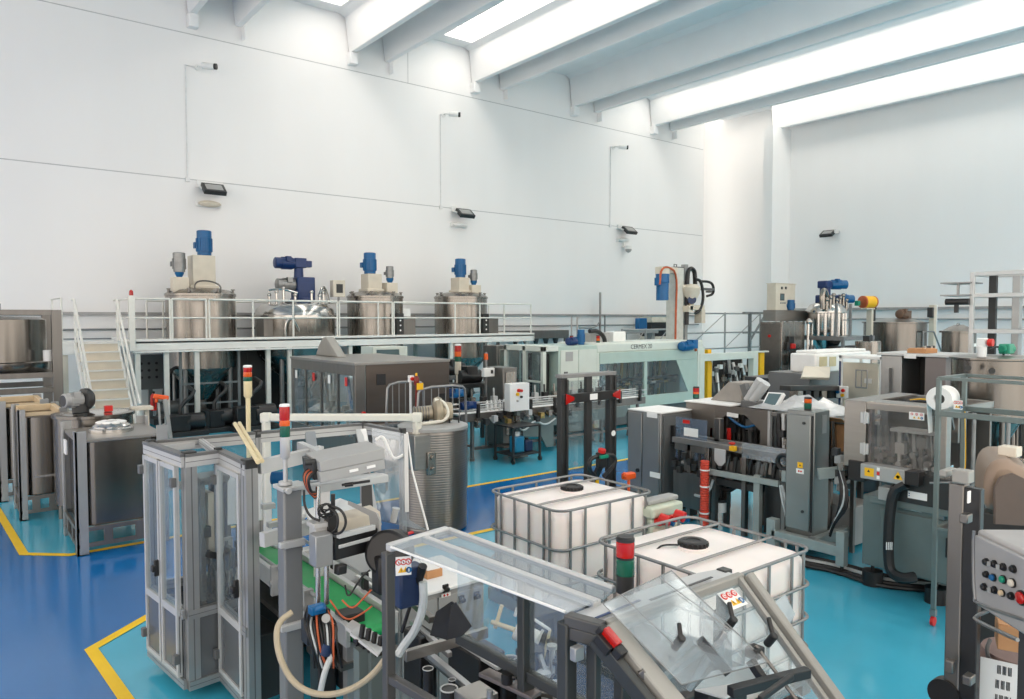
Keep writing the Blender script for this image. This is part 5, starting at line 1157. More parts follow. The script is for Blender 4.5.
# white wire stand with paper roll between the clear lid and the tanks
t = thing('wire_roll_stand', 'small white wire stand with a white roll behind the clear lid', 'stand', (3.0, 3.35, 0))
for (a, b) in [((517, 608), (550, 630)), ((517, 608), (515, 616)), ((550, 630), (540, 672))]: sub('wire', TANP if a[1] > 620 else WHITE, t, lambda m: m.cyl(at(a[0], a[1], 4.3), at(b[0], b[1], 4.3), 0.009))
sub('wire', WHITE, t, lambda m: m.cyl(at(543, 630, 4.3), at(528, 655, 4.3), 0.009)); sub('wire', TANP, t, lambda m: m.cyl(at(492, 622, 4.4), at(515, 630, 4.3), 0.014)); sub('wire', TANP, t, lambda m: m.cyl(at(502, 605, 4.4), at(495, 628, 4.4), 0.012))
sub('roll', PAPER, t, lambda m: m.cyl(at(516, 630, 4.35), at(538, 641, 4.3), 0.055, seg=24))
sub('base', DKGREY, t, lambda m: (m.box(2.75, 3.2, 0, 3.35, 3.8, 0.05), m.box(3.0, 3.4, 0.05, 3.1, 3.5, 1.15), m.box(2.8, 3.35, 1.10, 3.2, 3.55, 1.14)), 0.005)

t = thing('dark_filler_block', 'dark grey block added on the floor between clear lid and near caged tank', 'block', (3.7, 3.4, 0))  # added block, darkens the view through the clear lid
sub('body', DKGREY, t, lambda m: m.box(3.42, 2.7, 0.08, 4.05, 4.1, 0.72), 0.02)
for k in range(4): sub('filler_slat', BLACKM, t, lambda m: m.box(3.405, 2.74, 0.12 + 0.14 * k, 3.42, 4.06, 0.24 + 0.14 * k), 0.004)
for x in (3.5, 3.93):
    for y in (2.8, 4.0): sub('caster', RUBBER, t, lambda m: m.cyl((x, y, 0.04), (x + 0.04, y, 0.04), 0.04))

# ------------------------------------------------------------------ walkie stacker
t = thing('walkie_stacker', 'black stacker truck mast with two red reflectors behind the caged tanks', 'stacker', (6.85, 7.2, 0))
a, b = at(561, 378, 9.6), at(613, 374, 10.1); V_ = 7.17; ux0, ux1 = a.x, atv(614, 376, V_).x; ZS = 2.16
for u in (ux0 + 0.06, ux1 - 0.06):
    sub('mast_channel', DKGREY, t, lambda m: (m.box(u - 0.06, V_ - 0.03, 0.08, u + 0.06, V_ + 0.05, ZS), m.box(u - 0.065, V_ - 0.05, 0.08, u - 0.03, V_ - 0.03, ZS - 0.02), m.box(u + 0.03, V_ - 0.05, 0.08, u + 0.065, V_ - 0.03, ZS - 0.02)), 0.004)
um = (ux0 + ux1) / 2 + 0.02
sub('lift_cylinder', DKGREY, t, lambda m: (m.box(um - 0.05, V_ - 0.02, 0.08, um + 0.05, V_ + 0.04, ZS)), 0.004)
sub('top_crossbar', GALV, t, lambda m: m.box(ux0, V_ - 0.05, ZS, ux1, V_ + 0.08, ZS + 0.05), 0.005)
sub('clear_guard', GLASS, t, lambda m: m.box(ux0 + 0.05, V_ + 0.06, 0.9, ux1 - 0.05, V_ + 0.066, ZS - 0.05))
zc = atv(590, 396, V_).z
sub('mid_crossbar', BLACKM, t, lambda m: m.box(ux0, V_ - 0.09, zc - 0.06, ux1, V_ - 0.03, zc + 0.06), 0.006)
for u in (ux0 + 0.09, ux1 - 0.04):
    s = 1 if u < um else -1
    sub('reflector', REDL, t, lambda m: m.prism([(u - s * 0.06, zc - 0.07), (u - s * 0.06, zc + 0.07), (u + s * 0.08, zc + 0.02), (u + s * 0.08, zc - 0.02)], 'y', V_ - 0.11, V_ - 0.09), 0.003)
sub('plate', PAPER, t, lambda m: m.box(um - 0.06, V_ - 0.094, zc - 0.04, um + 0.08, V_ - 0.09, zc + 0.04))
sub('chassis', DKGREY, t, lambda m: (m.box(ux0, V_ - 0.45, 0.08, ux1, V_ - 0.05, 0.6), m.box(ux0 + 0.1, V_ - 0.4, 0.6, ux1 - 0.1, V_ - 0.1, 0.64)), 0.03)
for u in (ux0 + 0.15, ux1 - 0.15):
    sub('fork', BLACKM, t, lambda m: m.box(u - 0.08, V_ + 0.02, 0.06, u + 0.08, V_ + 1.1, 0.12), 0.01)
    sub('wheel', RUBBER, t, lambda m: m.cyl((u - 0.05, V_ - 0.25, 0.08), (u + 0.05, V_ - 0.25, 0.08), 0.08))
h = atv(600, 462, V_ - 0.5)
sub('tiller_arm', BLACK, t, lambda m: (m.bar((h.x, V_ - 0.3, 0.7), (h.x, V_ - 0.52, h.z - 0.02), 0.09, 0.06), m.cbox((h.x, V_ - 0.52, h.z + 0.03), (0.13, 0.08, 0.2))), 0.012)
sub('tiller_grip', BLACK, t, lambda m: (m.tube([(h.x - 0.06, V_ - 0.52, h.z + 0.09), (h.x - 0.22, V_ - 0.54, h.z + 0.07), (h.x - 0.25, V_ - 0.54, h.z - 0.04), (h.x - 0.06, V_ - 0.5, h.z - 0.2)], 0.026, 8, 2), m.tube([(h.x + 0.06, V_ - 0.52, h.z + 0.09), (h.x + 0.22, V_ - 0.54, h.z + 0.07), (h.x + 0.25, V_ - 0.54, h.z - 0.04), (h.x + 0.06, V_ - 0.5, h.z - 0.2)], 0.026, 8, 2)))
sub('tiller_button', RED, t, lambda m: m.cyl((h.x, V_ - 0.53, h.z + 0.13), (h.x, V_ - 0.54, h.z + 0.17), 0.05))
sub('tiller_button', GREENM, t, lambda m: m.cbox((h.x + 0.0, V_ - 0.57, h.z + 0.08), (0.14, 0.03, 0.04)), 0.004)
sub('caution_strip', YELLOW, t, lambda m: m.cbox((h.x + 0.03, V_ - 0.42, h.z - 0.3), (0.05, 0.02, 0.14)))
g = at(613, 486, 8.9)
sub('orange_cover', ORANGE, t, lambda m: (m.cbox((ux1 - 0.12, V_ - 0.40, 0.82), (0.20, 0.10, 0.09)), m.cyl((ux1 - 0.22, V_ - 0.4, 0.82), (ux1 - 0.22, V_ - 0.43, 0.88), 0.03), m.bar((ux1 - 0.12, V_ - 0.4, 0.6), (ux1 - 0.12, V_ - 0.4, 0.8), 0.04)), 0.02)
sub('round_label', PAPER, t, lambda m: m.cyl((ux1 - 0.06, V_ - 0.052, 1.35), (ux1 - 0.06, V_ - 0.056, 1.35), 0.04, seg=16))

# pump unit by the far tank
t = thing('pump_unit', 'pale green pump housing with red couplings right of the far caged tank', 'pump', (6.1, 5.45, 0))
a = at(658, 505, 7.75); PU, PV = a.x, a.y
PG = mat('pale_sage_enamel', rgb(196, 204, 186), 0.42)
sub('housing', PG, t, lambda m: (m.box(PU - 0.28, PV - 0.16, 0.9, PU + 0.22, PV + 0.16, 1.02), m.box(PU - 0.25, PV - 0.14, 0.62, PU + 0.2, PV + 0.14, 0.9)), 0.025)
sub('top_bar', GREYL, t, lambda m: m.box(PU - 0.24, PV - 0.08, 1.02, PU + 0.24, PV + 0.06, 1.07), 0.015)
for k in range(4): sub('port', CREAM, t, lambda m: m.cyl((PU - 0.2 + 0.11 * k, PV - 0.14, 0.76), (PU - 0.2 + 0.11 * k, PV - 0.2, 0.76), 0.04))
for k, (px, py) in enumerate([(660, 518), (675, 514)]):
    q = at(px, py, 7.5); sub('coupling', RED, t, lambda m: (m.cyl(q, q + Vector((0.03, -0.1, -0.02)), 0.055), m.cbox(q + Vector((0, 0, -0.04)), (0.1, 0.08, 0.06))), 0.006)
    sub('coupling', BLUE, t, lambda m: m.cyl(q + Vector((0.07, 0, -0.03)), q + Vector((0.1, -0.1, -0.05)), 0.035))
for x in (PU - 0.2, PU + 0.15): sub('leg', GALV, t, lambda m: m.box(x - 0.03, PV - 0.1, 0, x + 0.03, PV + 0.1, 0.62))
for k in range(4): cable('hose', t, [(PU - 0.1 + 0.08 * k, PV - 0.2, 0.74), (PU - 0.05 + 0.1 * k, PV - 0.3, 0.5), (PU + 0.1 + 0.05 * k, PV - 0.2, 0.2)], 0.014, [BLACK, CLRHOSE, BLACK, BLUE][k], 2)

# ------------------------------------------------------------------ front right: steel column, switch box, hood
t = thing('steel_lift_mast', 'dull steel square mast with black backing at the right edge', 'mast', (3.2, 1.2, 0))
c0, c1 = at(949, 482, 2.95), at(964, 482, 2.9)
sub('tube', STEELD, t, lambda m: m.bar((c0.x + 0.02, c0.y - 0.03, 0.05), (c0.x + 0.02, c0.y - 0.03, c0.z), 0.058, 0.058), 0.006)
sub('backing_rail', BLACKM, t, lambda m: m.bar((c1.x + 0.02, c1.y - 0.03, 0.05), (c1.x + 0.02, c1.y - 0.03, c1.z - 0.02), 0.04, 0.06), 0.004)
sub('top_block', BEIGEF, t, lambda m: (m.cbox(at(963, 476, 2.9), (0.06, 0.06, 0.05)), m.cbox(at(948, 472, 2.98), (0.10, 0.03, 0.025))), 0.004)
sub('label_plate', PAPER, t, lambda m: m.cbox(at(969, 497, 2.82), (0.025, 0.004, 0.045)))
sub('bracket', STEELD, t, lambda m: m.cbox(at(966, 518, 2.82), (0.05, 0.03, 0.035)), 0.004)
sub('bracket', STEELD, t, lambda m: m.cbox(at(969, 679, 2.8), (0.05, 0.03, 0.035)), 0.004)
sub('bracket', STEELD, t, lambda m: m.cbox(at(950, 666, 2.9), (0.03, 0.03, 0.05)), 0.004)
cw = at(945, 693, 2.98)
sub('wheel_hub', BLACK, t, lambda m: (m.cyl((cw.x - 0.02, cw.y, cw.z), (cw.x + 0.03, cw.y, cw.z), 0.06, seg=24), m.bar(cw, (c0.x + 0.02, c0.y - 0.03, cw.z), 0.03)))
sub('base_plate', DKGREY, t, lambda m: m.box(c0.x - 0.25, c0.y - 0.3, 0, c0.x + 0.35, c0.y + 0.25, 0.05), 0.005)
# switch box: face turned to the left
t = thing('push_button_box', 'white metal switch box with rows of coloured push buttons at the right edge', 'control box', (3.0, 0.9, 0))
fl, fr = at(974, 530, 2.72), at(1030, 552, 2.42)
ux = Vector((fr.x - fl.x, fr.y - fl.y, 0)).normalized(); nn = Vector((0, 0, 1)).cross(ux); nn = -nn if nn.dot(fl - _EYE) > 0 else nn
W_ = 0.34; Hh = 0.285
cb = fl + ux * W_ / 2 + Vector((0, 0, -Hh / 2 + 0.005)); R = Matrix((ux, -nn, Vector((0, 0, 1)))).transposed()
BXM = mat('switch_box_enamel', (0.40, 0.39, 0.385, 1), 0.4)
sub('enclosure', BXM, t, lambda m: m.cbox(cb - nn * 0.11, (W_, 0.20, Hh), R), 0.012)
sub('front_plate', mat('switch_plate_grey', (0.34, 0.34, 0.345, 1), 0.38), t, lambda m: m.cbox(cb + nn * 0.0, (W_ - 0.035, 0.02, Hh - 0.035), R), 0.005)
def onface(px, py):
    r = _ray(px, py); n = nn; o = cb + nn * 0.012
    return _EYE + r * ((o - _EYE).dot(n) / r.dot(n))
for px, py, mt, rr_ in [(987, 562, BLACK, .012), (995, 564, BLACK, .012), (1004, 567, BLACK, .012), (1014, 569, BLACK, .012), (987, 574.5, BLACK, .011), (994, 577.5, BLUE, .012), (1004, 579.5, GREENM, .013), (1013, 583, CREAM, .014), (985, 587, BLACK, .012), (995, 590, BLACK, .012), (1003, 593, WOOD, .011), (1012, 596, BLACK, .012), (1022, 598, REDL, .022)]:
    q = onface(px, py)
    o = sub('push_button', [mt, BLACK], t, lambda m: (m.mi(1), m.cyl(q, q + nn * 0.005, rr_ * 1.15, seg=18), m.mi(0), m.lathe([(rr_ * 0.9, 0), (rr_ * 0.9, 0.007), (rr_ * 0.7, 0.010), (0, 0.011)], q + nn * 0.004, 18, nn)))
for px, py in [(995, 564), (1004, 567), (995, 590)]:
    q = onface(px, py) + nn * 0.022; sub('selector_bar', GREYL, t, lambda m: m.cbox(q, (0.005, 0.01, 0.016), R))
sub('carry_handle', GALV, t, lambda m: m.tube([onface(984, 609) - nn * 0.03, onface(982, 617) + nn * 0.03, onface(990, 622) + nn * 0.04, onface(1030, 640) + nn * 0.04], 0.007, 8, 1))
sub('edge_rod', GALV, t, lambda m: m.tube([onface(974, 531), onface(973, 545), onface(974, 598), onface(978, 604), onface(1030, 622)], 0.006, 8, 1))
cable('cable_loop', t, [cb + Vector((0.1, -0.05, 0.15)), cb + Vector((0.08, -0.08, 0.2)), cb + Vector((0.14, -0.12, 0.22)), cb + Vector((0.2, -0.15, 0.16))], 0.007, GREYL, 2)
sub('stand', DKGREY, t, lambda m: (m.bar(down(cb - nn * 0.12, cb.z - Hh / 2), down(cb - nn * 0.12, 0), 0.08), m.box(cb.x - 0.1, cb.y - 0.25, 0, cb.x + 0.35, cb.y + 0.15, 0.04)))
# brown hood
t = thing('moulded_hood', 'tan moulded machine hood with rounded shoulder behind the switch box', 'machine', (4.6, 1.3, 0))
hd = 4.3
prof2 = [(850, 640), (850, 560), (856, 520), (866, 495), (884, 476), (910, 466), (960, 466), (1080, 520), (1080, 640)]
hl = [at(984 + (x - 850) / 4.2, 461 + (y - 466) / 3.4, hd) for x, y in prof2]
dpt = Vector((0.55, 0.25, 0))
hl2 = [p + dpt for p in hl]; n = len(hl)
sub('hood', BROWN, t, lambda m: m.faces(hl + hl2, [tuple(range(n)), tuple(reversed(range(n, 2 * n)))] + [(i, (i + 1) % n, n + (i + 1) % n, n + i) for i in range(n)]), 0.05)
sub('inset_panel', mat('brown_inset', (0.10, 0.072, 0.058, 1), 0.5), t, lambda m: m.sheet([at(994, 524, 4.24), at(994, 488, 4.24), at(1000, 477, 4.24), at(1012, 473, 4.22), at(1045, 488, 4.18), at(1045, 527, 4.18)], 0.02), 0.004)
sub('top_block', CREAM, t, lambda m: m.cbox(at(1010, 451, 4.5), (0.1, 0.1, 0.06)), 0.005)
sub('base', DKGREY, t, lambda m: m.bar(down(hl[7] + dpt * 0.5, 0), down(hl[7] + dpt * 0.5, 1.75), 0.5, 0.4), 0.01)
# drum with bar-code sheet, cartons behind the switch box
t = thing('labelled_drum', 'brown plastic drum with a white bar-code sheet, bottom right corner', 'drum', (3.6, 1.1, 0))
q = at(1012, 690, 3.15)
sub('drum', mat('brown_drum', (0.17, 0.10, 0.085, 1), 0.42), t, lambda m: m.lathe([(0.15, 0), (0.17, 0.02), (0.17, 0.4), (0.18, 0.42), (0.18, 0.46), (0.17, 0.48), (0.17, q.z + 0.12), (0.15, q.z + 0.16), (0, q.z + 0.165)], (q.x + 0.05, q.y - 0.02, 0), 32))
lc = at(1008, 685, 2.94)
vd = (Vector((q.x + 0.05, q.y - 0.02, 0)) - Vector((0, 0, 0))).normalized(); sx = Vector((vd.y, -vd.x, 0))
o = decal(t, lc, sx, (0, 0, 1), 0.19, 0.18, PAPER, (), 'code_sheet')
m = MB()
for row in range(3):
    for k in range(12):
        if (k * 7 + row * 3) % 4 == 0: continue
        c = lc + sx * (-0.04 + k * 0.0045) + Vector((0, 0, 0.055 - row * 0.06)) - vd * 0.003
        m.cbox(c, (0.0028, 0.001, 0.035), Matrix((sx, vd, Vector((0, 0, 1)))).transposed())
m.build('bar_code', BLACK, o)
t = thing('cardboard_box', 'small brown cardboard box under the switch box at the right edge', 'box', (3.5, 1.1, 0))
q = at(1014, 634, 2.95)
sub('carton', CARD, t, lambda m: m.cbox(q, (0.13, 0.12, 0.10), Matrix.Rotation(0.4, 3, 'Z')), 0.003)
sub('flap', CARD, t, lambda m: m.cbox(q + Vector((0, 0, 0.052)), (0.125, 0.115, 0.004), Matrix.Rotation(0.4, 3, 'Z')))
cable('cable', CART if False else t, [at(990, 640, 3.2), at(986, 650, 3.15), at(990, 662, 3.1), at(1002, 662, 3.1), at(1012, 655, 3.15)], 0.008, BLACK)
# ------------------------------------------------------------------ middle distance
def pbox(xc, yt, d, xl, xr):
    """box aligned with the hall: near upright edge at pixel column xc (depth d, top at yt), side face to xl, front face to xr"""
    p = at(xc, yt, d)
    return p.x, p.y, atv(xr, yt, p.y).x, atu(xl, yt, p.x).y, p.z

# glass and steel machine in front of the mezzanine
U0, V0, U1, V1, Z = pbox(355, 364, 13.0, 291, 449)
t = thing('glazed_rinsing_machine', 'long machine with glass side, brown steel front and pale roof fin below the deck', 'machine', (U0 + 1, V0 + 1, 0))
BRST = mat('brown_steel_sheet', (0.13, 0.108, 0.095, 1), 0.32, 0.75, 0.06, 2, (0.5, 0.5, 4))
sub('front_panel', BRST, t, lambda m: (m.box(U0 + 0.22, V0, 1.0, U1, V0 + 0.04, Z - 0.03), m.box(U1 - 0.04, V0, 0.3, U1, V1, Z - 0.03)), 0.005)
sub('lower_panel', STEELD, t, lambda m: m.box(U0 + 0.2, V0 + 0.05, 0.2, U1 - 0.1, V0 + 0.1, 1.0), 0.005)
sub('ledge', STEELH, t, lambda m: m.box(U0 + 0.2, V0 - 0.12, 0.98, U1 - 0.4, V0 + 0.05, 1.03), 0.004)
sub('corner_column', STEELD, t, lambda m: m.box(U0, V0, 0, U0 + 0.2, V0 + 0.1, Z), 0.006); sub('corner_column', STEELD, t, lambda m: m.box(U0, V1 - 0.1, 0, U0 + 0.1, V1, Z), 0.006)
sub('roof', STEELH, t, lambda m: m.box(U0 - 0.02, V0 - 0.02, Z - 0.03, U1 + 0.02, V1, Z + 0.02), 0.006)
sub('side_header', STEELD, t, lambda m: (m.box(U0, V0 + 0.1, Z - 0.22, U0 + 0.05, V1 - 0.1, Z - 0.03), m.box(U0, V0 + 0.1, 0.1, U0 + 0.05, V1 - 0.1, 0.8)), 0.004)
for k in range(1, 4): sub('mullion', STEELD, t, lambda m: m.box(U0, V0 + (V1 - V0) * k / 4 - 0.03, 0.8, U0 + 0.04, V0 + (V1 - V0) * k / 4 + 0.03, Z - 0.2))
for k in range(4): sub('pane', GLASS, t, lambda m: m.box(U0 + 0.015, V0 + (V1 - V0) * k / 4 + 0.06, 0.8, U0 + 0.022, V0 + (V1 - V0) * (k + 1) / 4 - 0.03, Z - 0.2))
sub('rear_wall', GREYL, t, lambda m: m.box(U0 + 1.5, V0 + 0.2, 0.2, U0 + 1.55, V1, 1.2))
random.seed(11)
for k in range(9):
    v = V0 + 0.4 + k * 0.28; u = U0 + 0.35 + random.random() * 0.6
    sub('inner_fitting', [ALUW, GREYL, STEEL, BLUE if k == 3 else ALUW][k % 4], t, lambda m: (m.bar((u, v, 0.5), (u + 0.1 * (k % 3 - 1), v + 0.15 * (k % 2), 1.75), 0.05), m.cbox((u, v, 1.0 + 0.08 * (k % 4)), (0.16, 0.14, 0.2)), m.cyl((u, v, 0.3), (u, v, 0.5), 0.12)))
for k in range(4): sub('wheel_stand', STEEL, t, lambda m: m.lathe([(0.3, 0), (0.32, 0.02), (0.32, 0.05), (0.26, 0.06), (0.1, 0.16)], (U0 + 0.5, V0 + 0.5 + 0.7 * k, 1.0), 24))
for k, f in enumerate((0.08, 0.35, 0.62, 0.95)): sub('warning_tag', PAPER if k % 2 else RED, t, lambda m: m.box(U0 - 0.006, V0 + 0.1 + (V1 - V0 - 0.3) * f, Z - 0.42, U0 + 0.0, V0 + 0.2 + (V1 - V0 - 0.3) * f, Z - 0.26))
sub('dark_vent', BLACK, t, lambda m: (m.box(U0 + 0.42, V0 - 0.01, Z - 0.4, U0 + 0.6, V0, Z - 0.2), m.box(U1 - 0.25, V0 - 0.01, 1.35, U1 - 0.08, V0, 1.5)))
sub('emergency_button', RED, t, lambda m: m.cyl((U0 + 0.15, V0, 1.25), (U0 + 0.15, V0 - 0.05, 1.25), 0.035))
fz = Z + 0.02
sub('roof_fin', BEIGEF, t, lambda m: m.prism([(V0 + 1.9, fz), (V0 + 3.0, fz), (V0 + 2.85, fz + 0.2), (V0 + 2.65, fz + 0.38), (V0 + 2.5, fz + 0.4), (V0 + 2.3, fz + 0.28)], 'x', U0 + 0.55, U0 + 0.75), 0.02)
for k in range(4): sub('foot', DKGREY, t, lambda m: m.box(U0 + 0.1 + (k % 2) * (U1 - U0 - 0.3), V0 + 0.1 + (k // 2) * (V1 - V0 - 0.3), 0, U0 + 0.2 + (k % 2) * (U1 - U0 - 0.3), V0 + 0.2 + (k // 2) * (V1 - V0 - 0.3), 0.22))
q = at(458, 375, 17.5)
t = thing('signal_tower', 'small red amber green signal tower behind the brown steel machine', 'signal light', (q.x, q.y, 0))
sub('pole', CREAM, t, lambda m: (m.cyl((q.x, q.y, 0), (q.x, q.y, q.z), 0.05), m.cyl((q.x, q.y, 0), (q.x, q.y, 0.03), 0.15)))
stack_light(t, (q.x, q.y, q.z), 0.08, [(GRNL, 0.12), (ORANL, 0.12), (REDL, 0.14)], 0.32, 0, CREAM)
q = at(392, 353, 17.3)
t = thing('window_cabinet', 'white cabinet with green glazed window just behind the brown steel machine', 'cabinet', (q.x, q.y + 0.3, 0))
sub('body', MINT, t, lambda m: (m.box(q.x - 0.5, q.y, 0, q.x + 0.42, q.y + 0.6, q.z - 0.15), m.box(q.x - 0.5, q.y, q.z + 0.08, q.x + 0.42, q.y + 0.6, q.z + 0.15), m.box(q.x - 0.5, q.y, q.z - 0.15, q.x - 0.4, q.y + 0.6, q.z + 0.1), m.box(q.x + 0.2, q.y, q.z - 0.15, q.x + 0.42, q.y + 0.6, q.z + 0.1), m.box(q.x - 0.4, q.y + 0.5, q.z - 0.15, q.x + 0.2, q.y + 0.6, q.z + 0.1)), 0.01)
sub('window', SCREEN, t, lambda m: m.box(q.x - 0.4, q.y + 0.02, q.z - 0.15, q.x + 0.2, q.y + 0.03, q.z + 0.08))

# tube guards with small signs
def tube_guard(label, xa, xb, yt, yb, d, n):
    p, q = at(xa, yt, d), at(xb, yt, d); q = atv(xb, yt, p.y); zb = 0.05; zt = p.z
    t = thing('tube_guard', label, 'barrier', ((p.x + q.x) / 2, p.y, 0), 'tube guards by the filling line')
    sub('frame', GALV, t, lambda m: m.tube([(p.x, p.y, zb), (p.x, p.y, zt - 0.12), (p.x + 0.1, p.y, zt), (q.x - 0.1, p.y, zt), (q.x, p.y, zt - 0.1), (q.x, p.y, zb)], 0.022, 8, 1))
    for k in range(1, n): sub('bar', GALV, t, lambda m: m.tube([(p.x + (q.x - p.x) * k / n, p.y, 0.35), (p.x + (q.x - p.x) * k / n, p.y, zt)], 0.009, 6))
    sub('cross_bar', GALV, t, lambda m: m.tube([(p.x, p.y, 0.35), (q.x, p.y, 0.35)], 0.012))
    return t, p, q
g, gp, gq = tube_guard('wire tube guard in front of the brown steel machine, left one', 386, 424, 383, 420, 12.3, 6)
g2, _p, _q = tube_guard('wire tube guard with yellow tag, right one by the ribbed vessel', 417, 466, 388, 420, 12.0, 7)
q = at(414, 382, 12.3)
t = thing('button_post', 'small white and red push-button box above the left tube guard', 'control box', (q.x, q.y + 0.1, 0))
sub('box', PAPER, t, lambda m: (m.cbox((q.x, q.y + 0.1, q.z + 0.05), (0.09, 0.06, 0.11)), m.bar((q.x, q.y + 0.12, 0), (q.x, q.y + 0.12, q.z), 0.03)), 0.004); sub('button', RED, t, lambda m: m.cyl((q.x, q.y + 0.07, q.z + 0.05), (q.x, q.y + 0.03, q.z + 0.05), 0.03))
q = at(419.5, 382, 12.25)
t = thing('warning_beacon', 'dark red bottle-shaped beacon with yellow tip above the tube guard', 'beacon', (q.x, q.y + 0.1, 0))
sub('body', mat('dark_red_lens', rgb(120, 24, 18), 0.3), t, lambda m: (m.lathe([(0.04, q.z - 0.06), (0.045, q.z), (0.045, q.z + 0.06), (0.02, q.z + 0.1)], (q.x, q.y + 0.1, 0), 14), m.bar((q.x, q.y + 0.1, 0), (q.x, q.y + 0.1, q.z), 0.03))); sub('tip', YELLOW, t, lambda m: m.lathe([(0.02, q.z + 0.1), (0.018, q.z + 0.14), (0, q.z + 0.15)], (q.x, q.y + 0.1, 0), 10))
q = at(424, 387, 11.9)
q = Vector((q.x, _p.y - 0.03, q.z))
sub('caution_tag', YELLOW, g2, lambda m: m.cbox(q, (0.12, 0.012, 0.11)), 0.003, 'yellow caution tag')

# filling line
VL = 12.5
ua, ub = 8.35, 13.9
t = thing('bottle_conveyor', 'stainless bottle conveyor with twin guide rails crossing behind the stacker', 'conveyor', (11, VL, 0))
zt = 0.98
sub('belt_top', PAPER, t, lambda m: m.box(ua, VL - 0.16, zt - 0.03, ub, VL + 0.16, zt), 0.004)
sub('second_lane', STEELH, t, lambda m: (m.box(ua + 0.3, VL + 0.25, zt - 0.03, ub, VL + 0.75, zt + 0.02), m.box(ua + 0.3, VL + 0.75, zt - 0.1, ub, VL + 0.78, zt + 0.12)), 0.004)
for k in range(16): sub('lane_fitting', [BLACKM, STEEL, BLACK, ALUW][k % 4], t, lambda m: (m.cbox((ua + 0.6 + 0.3 * k, VL + 0.7, zt + 0.12), (0.12, 0.12, 0.2)), m.bar((ua + 0.6 + 0.3 * k, VL + 0.7, zt), (ua + 0.6 + 0.3 * k, VL + 0.72, zt + 0.4), 0.03)))
sub('side_frame', STEELD, t, lambda m: m.box(ua, VL - 0.19, zt - 0.16, ub, VL - 0.16, zt + 0.01), 0.003)
sub('side_frame', STEELD, t, lambda m: m.box(ua, VL + 0.16, zt - 0.16, ub, VL + 0.19, zt + 0.01), 0.003)
for z in (1.06, 1.16):
    for dv in (-0.2, 0.14): sub('guide_rail', ALUW, t, lambda m: m.tube([(ua, VL + dv, z), (ub, VL + dv, z)], 0.014))
for k in range(8):
    u = ua + 0.4 + 0.7 * k; sub('rail_clamp', BLACK, t, lambda m: (m.box(u - 0.03, VL - 0.26, 0.9, u + 0.03, VL - 0.2, 1.18)), 0.004)
for k in range(5):
    u = ua + 0.3 + 1.25 * k
    sub('leg', GREYM, t, lambda m: (m.bar((u, VL - 0.15, 0.05), (u, VL - 0.15, zt - 0.1), 0.06), m.bar((u, VL + 0.15, 0.05), (u, VL + 0.15, zt - 0.1), 0.06), m.bar((u, VL - 0.15, 0.3), (u, VL + 0.15, 0.3), 0.04), m.cyl((u, VL - 0.15, 0), (u, VL - 0.15, 0.06), 0.05), m.cyl((u, VL + 0.15, 0), (u, VL + 0.15, 0.06), 0.05)))
sub('stay', STEELD, t, lambda m: m.bar((ua + 0.3, VL - 0.15, 0.25), (ub - 0.3, VL - 0.15, 0.25), 0.05))
sub('splash_tray', GREYG, t, lambda m: m.prism([(ua + 1.7, zt - 0.16), (ub - 0.6, zt - 0.16), (ub - 0.8, zt - 0.42), (ua + 1.9, zt - 0.42)], 'y', VL - 0.24, VL - 0.2), 0.004)
sub('skirt_plate', GREYG, t, lambda m: m.prism([(9.75, zt - 0.16), (10.75, zt - 0.16), (10.75, 0.1), (10.55, 0.1), (10.4, 0.35), (9.9, 0.4)], 'y', VL - 0.30, VL - 0.26), 0.004)
sub('drip_basin', GREYG, t, lambda m: m.lathe([(0.0, 0.32), (0.45, 0.32), (0.5, 0.36), (0.5, 0.78)], (11.6, VL + 0.3, 0), 32))
for px, py, mt in [(468, 396, BLUED), (479, 397, BLUE), (497, 411, BLUED)]:
    q = at(px, py, 14.0); q.y = VL - 0.3; 
    sub('drive_motor', mt, t, lambda m: (motor(m, (q.x - 0.12, VL - 0.3, q.z), (1, 0, 0), 0.28, 0.085), m.cbox((q.x + 0.2, VL - 0.26, q.z), (0.12, 0.14, 0.14))))
for k in range(14):
    a = ua + 0.3 + 0.19 * k
    sub('pneumatic_part', [STEEL, DKGREY, ALUW, BLACK, BRASS][k % 5], t, lambda m: (m.cbox((a, VL - 0.34 - 0.04 * (k % 3), 0.78 + 0.05 * (k % 4)), (0.10, 0.1, 0.12)), m.cyl((a, VL - 0.4, 0.8), (a + 0.05, VL - 0.2, 0.86), 0.025)))
cable('hose', t, [(9.6, VL - 0.35, 0.75), (9.8, VL - 0.42, 0.5), (10.1, VL - 0.42, 0.78), (10.4, VL - 0.42, 0.6), (10.8, VL - 0.3, 0.72)], 0.02, CLRHOSE)
for k in range(5):
    q = atv(487 + 4.2 * k, 396, VL); r_ = 0.034
    tag(MB().lathe([(r_ * 0.9, 0), (r_, 0.01), (r_, 0.17), (r_ * 0.45, 0.2), (r_ * 0.45, 0.23)], (0, 0, 0), 16).build('bottle', PAPER), ['leftmost white bottle of the five on the bottle conveyor', 'second white bottle from the left on the bottle conveyor', 'middle white bottle of the five on the bottle conveyor', 'fourth white bottle from the left on the bottle conveyor', 'white bottle nearest the white button box on the bottle conveyor'][k], 'bottle', 'white bottles on the conveyor').location = (q.x, VL, zt)
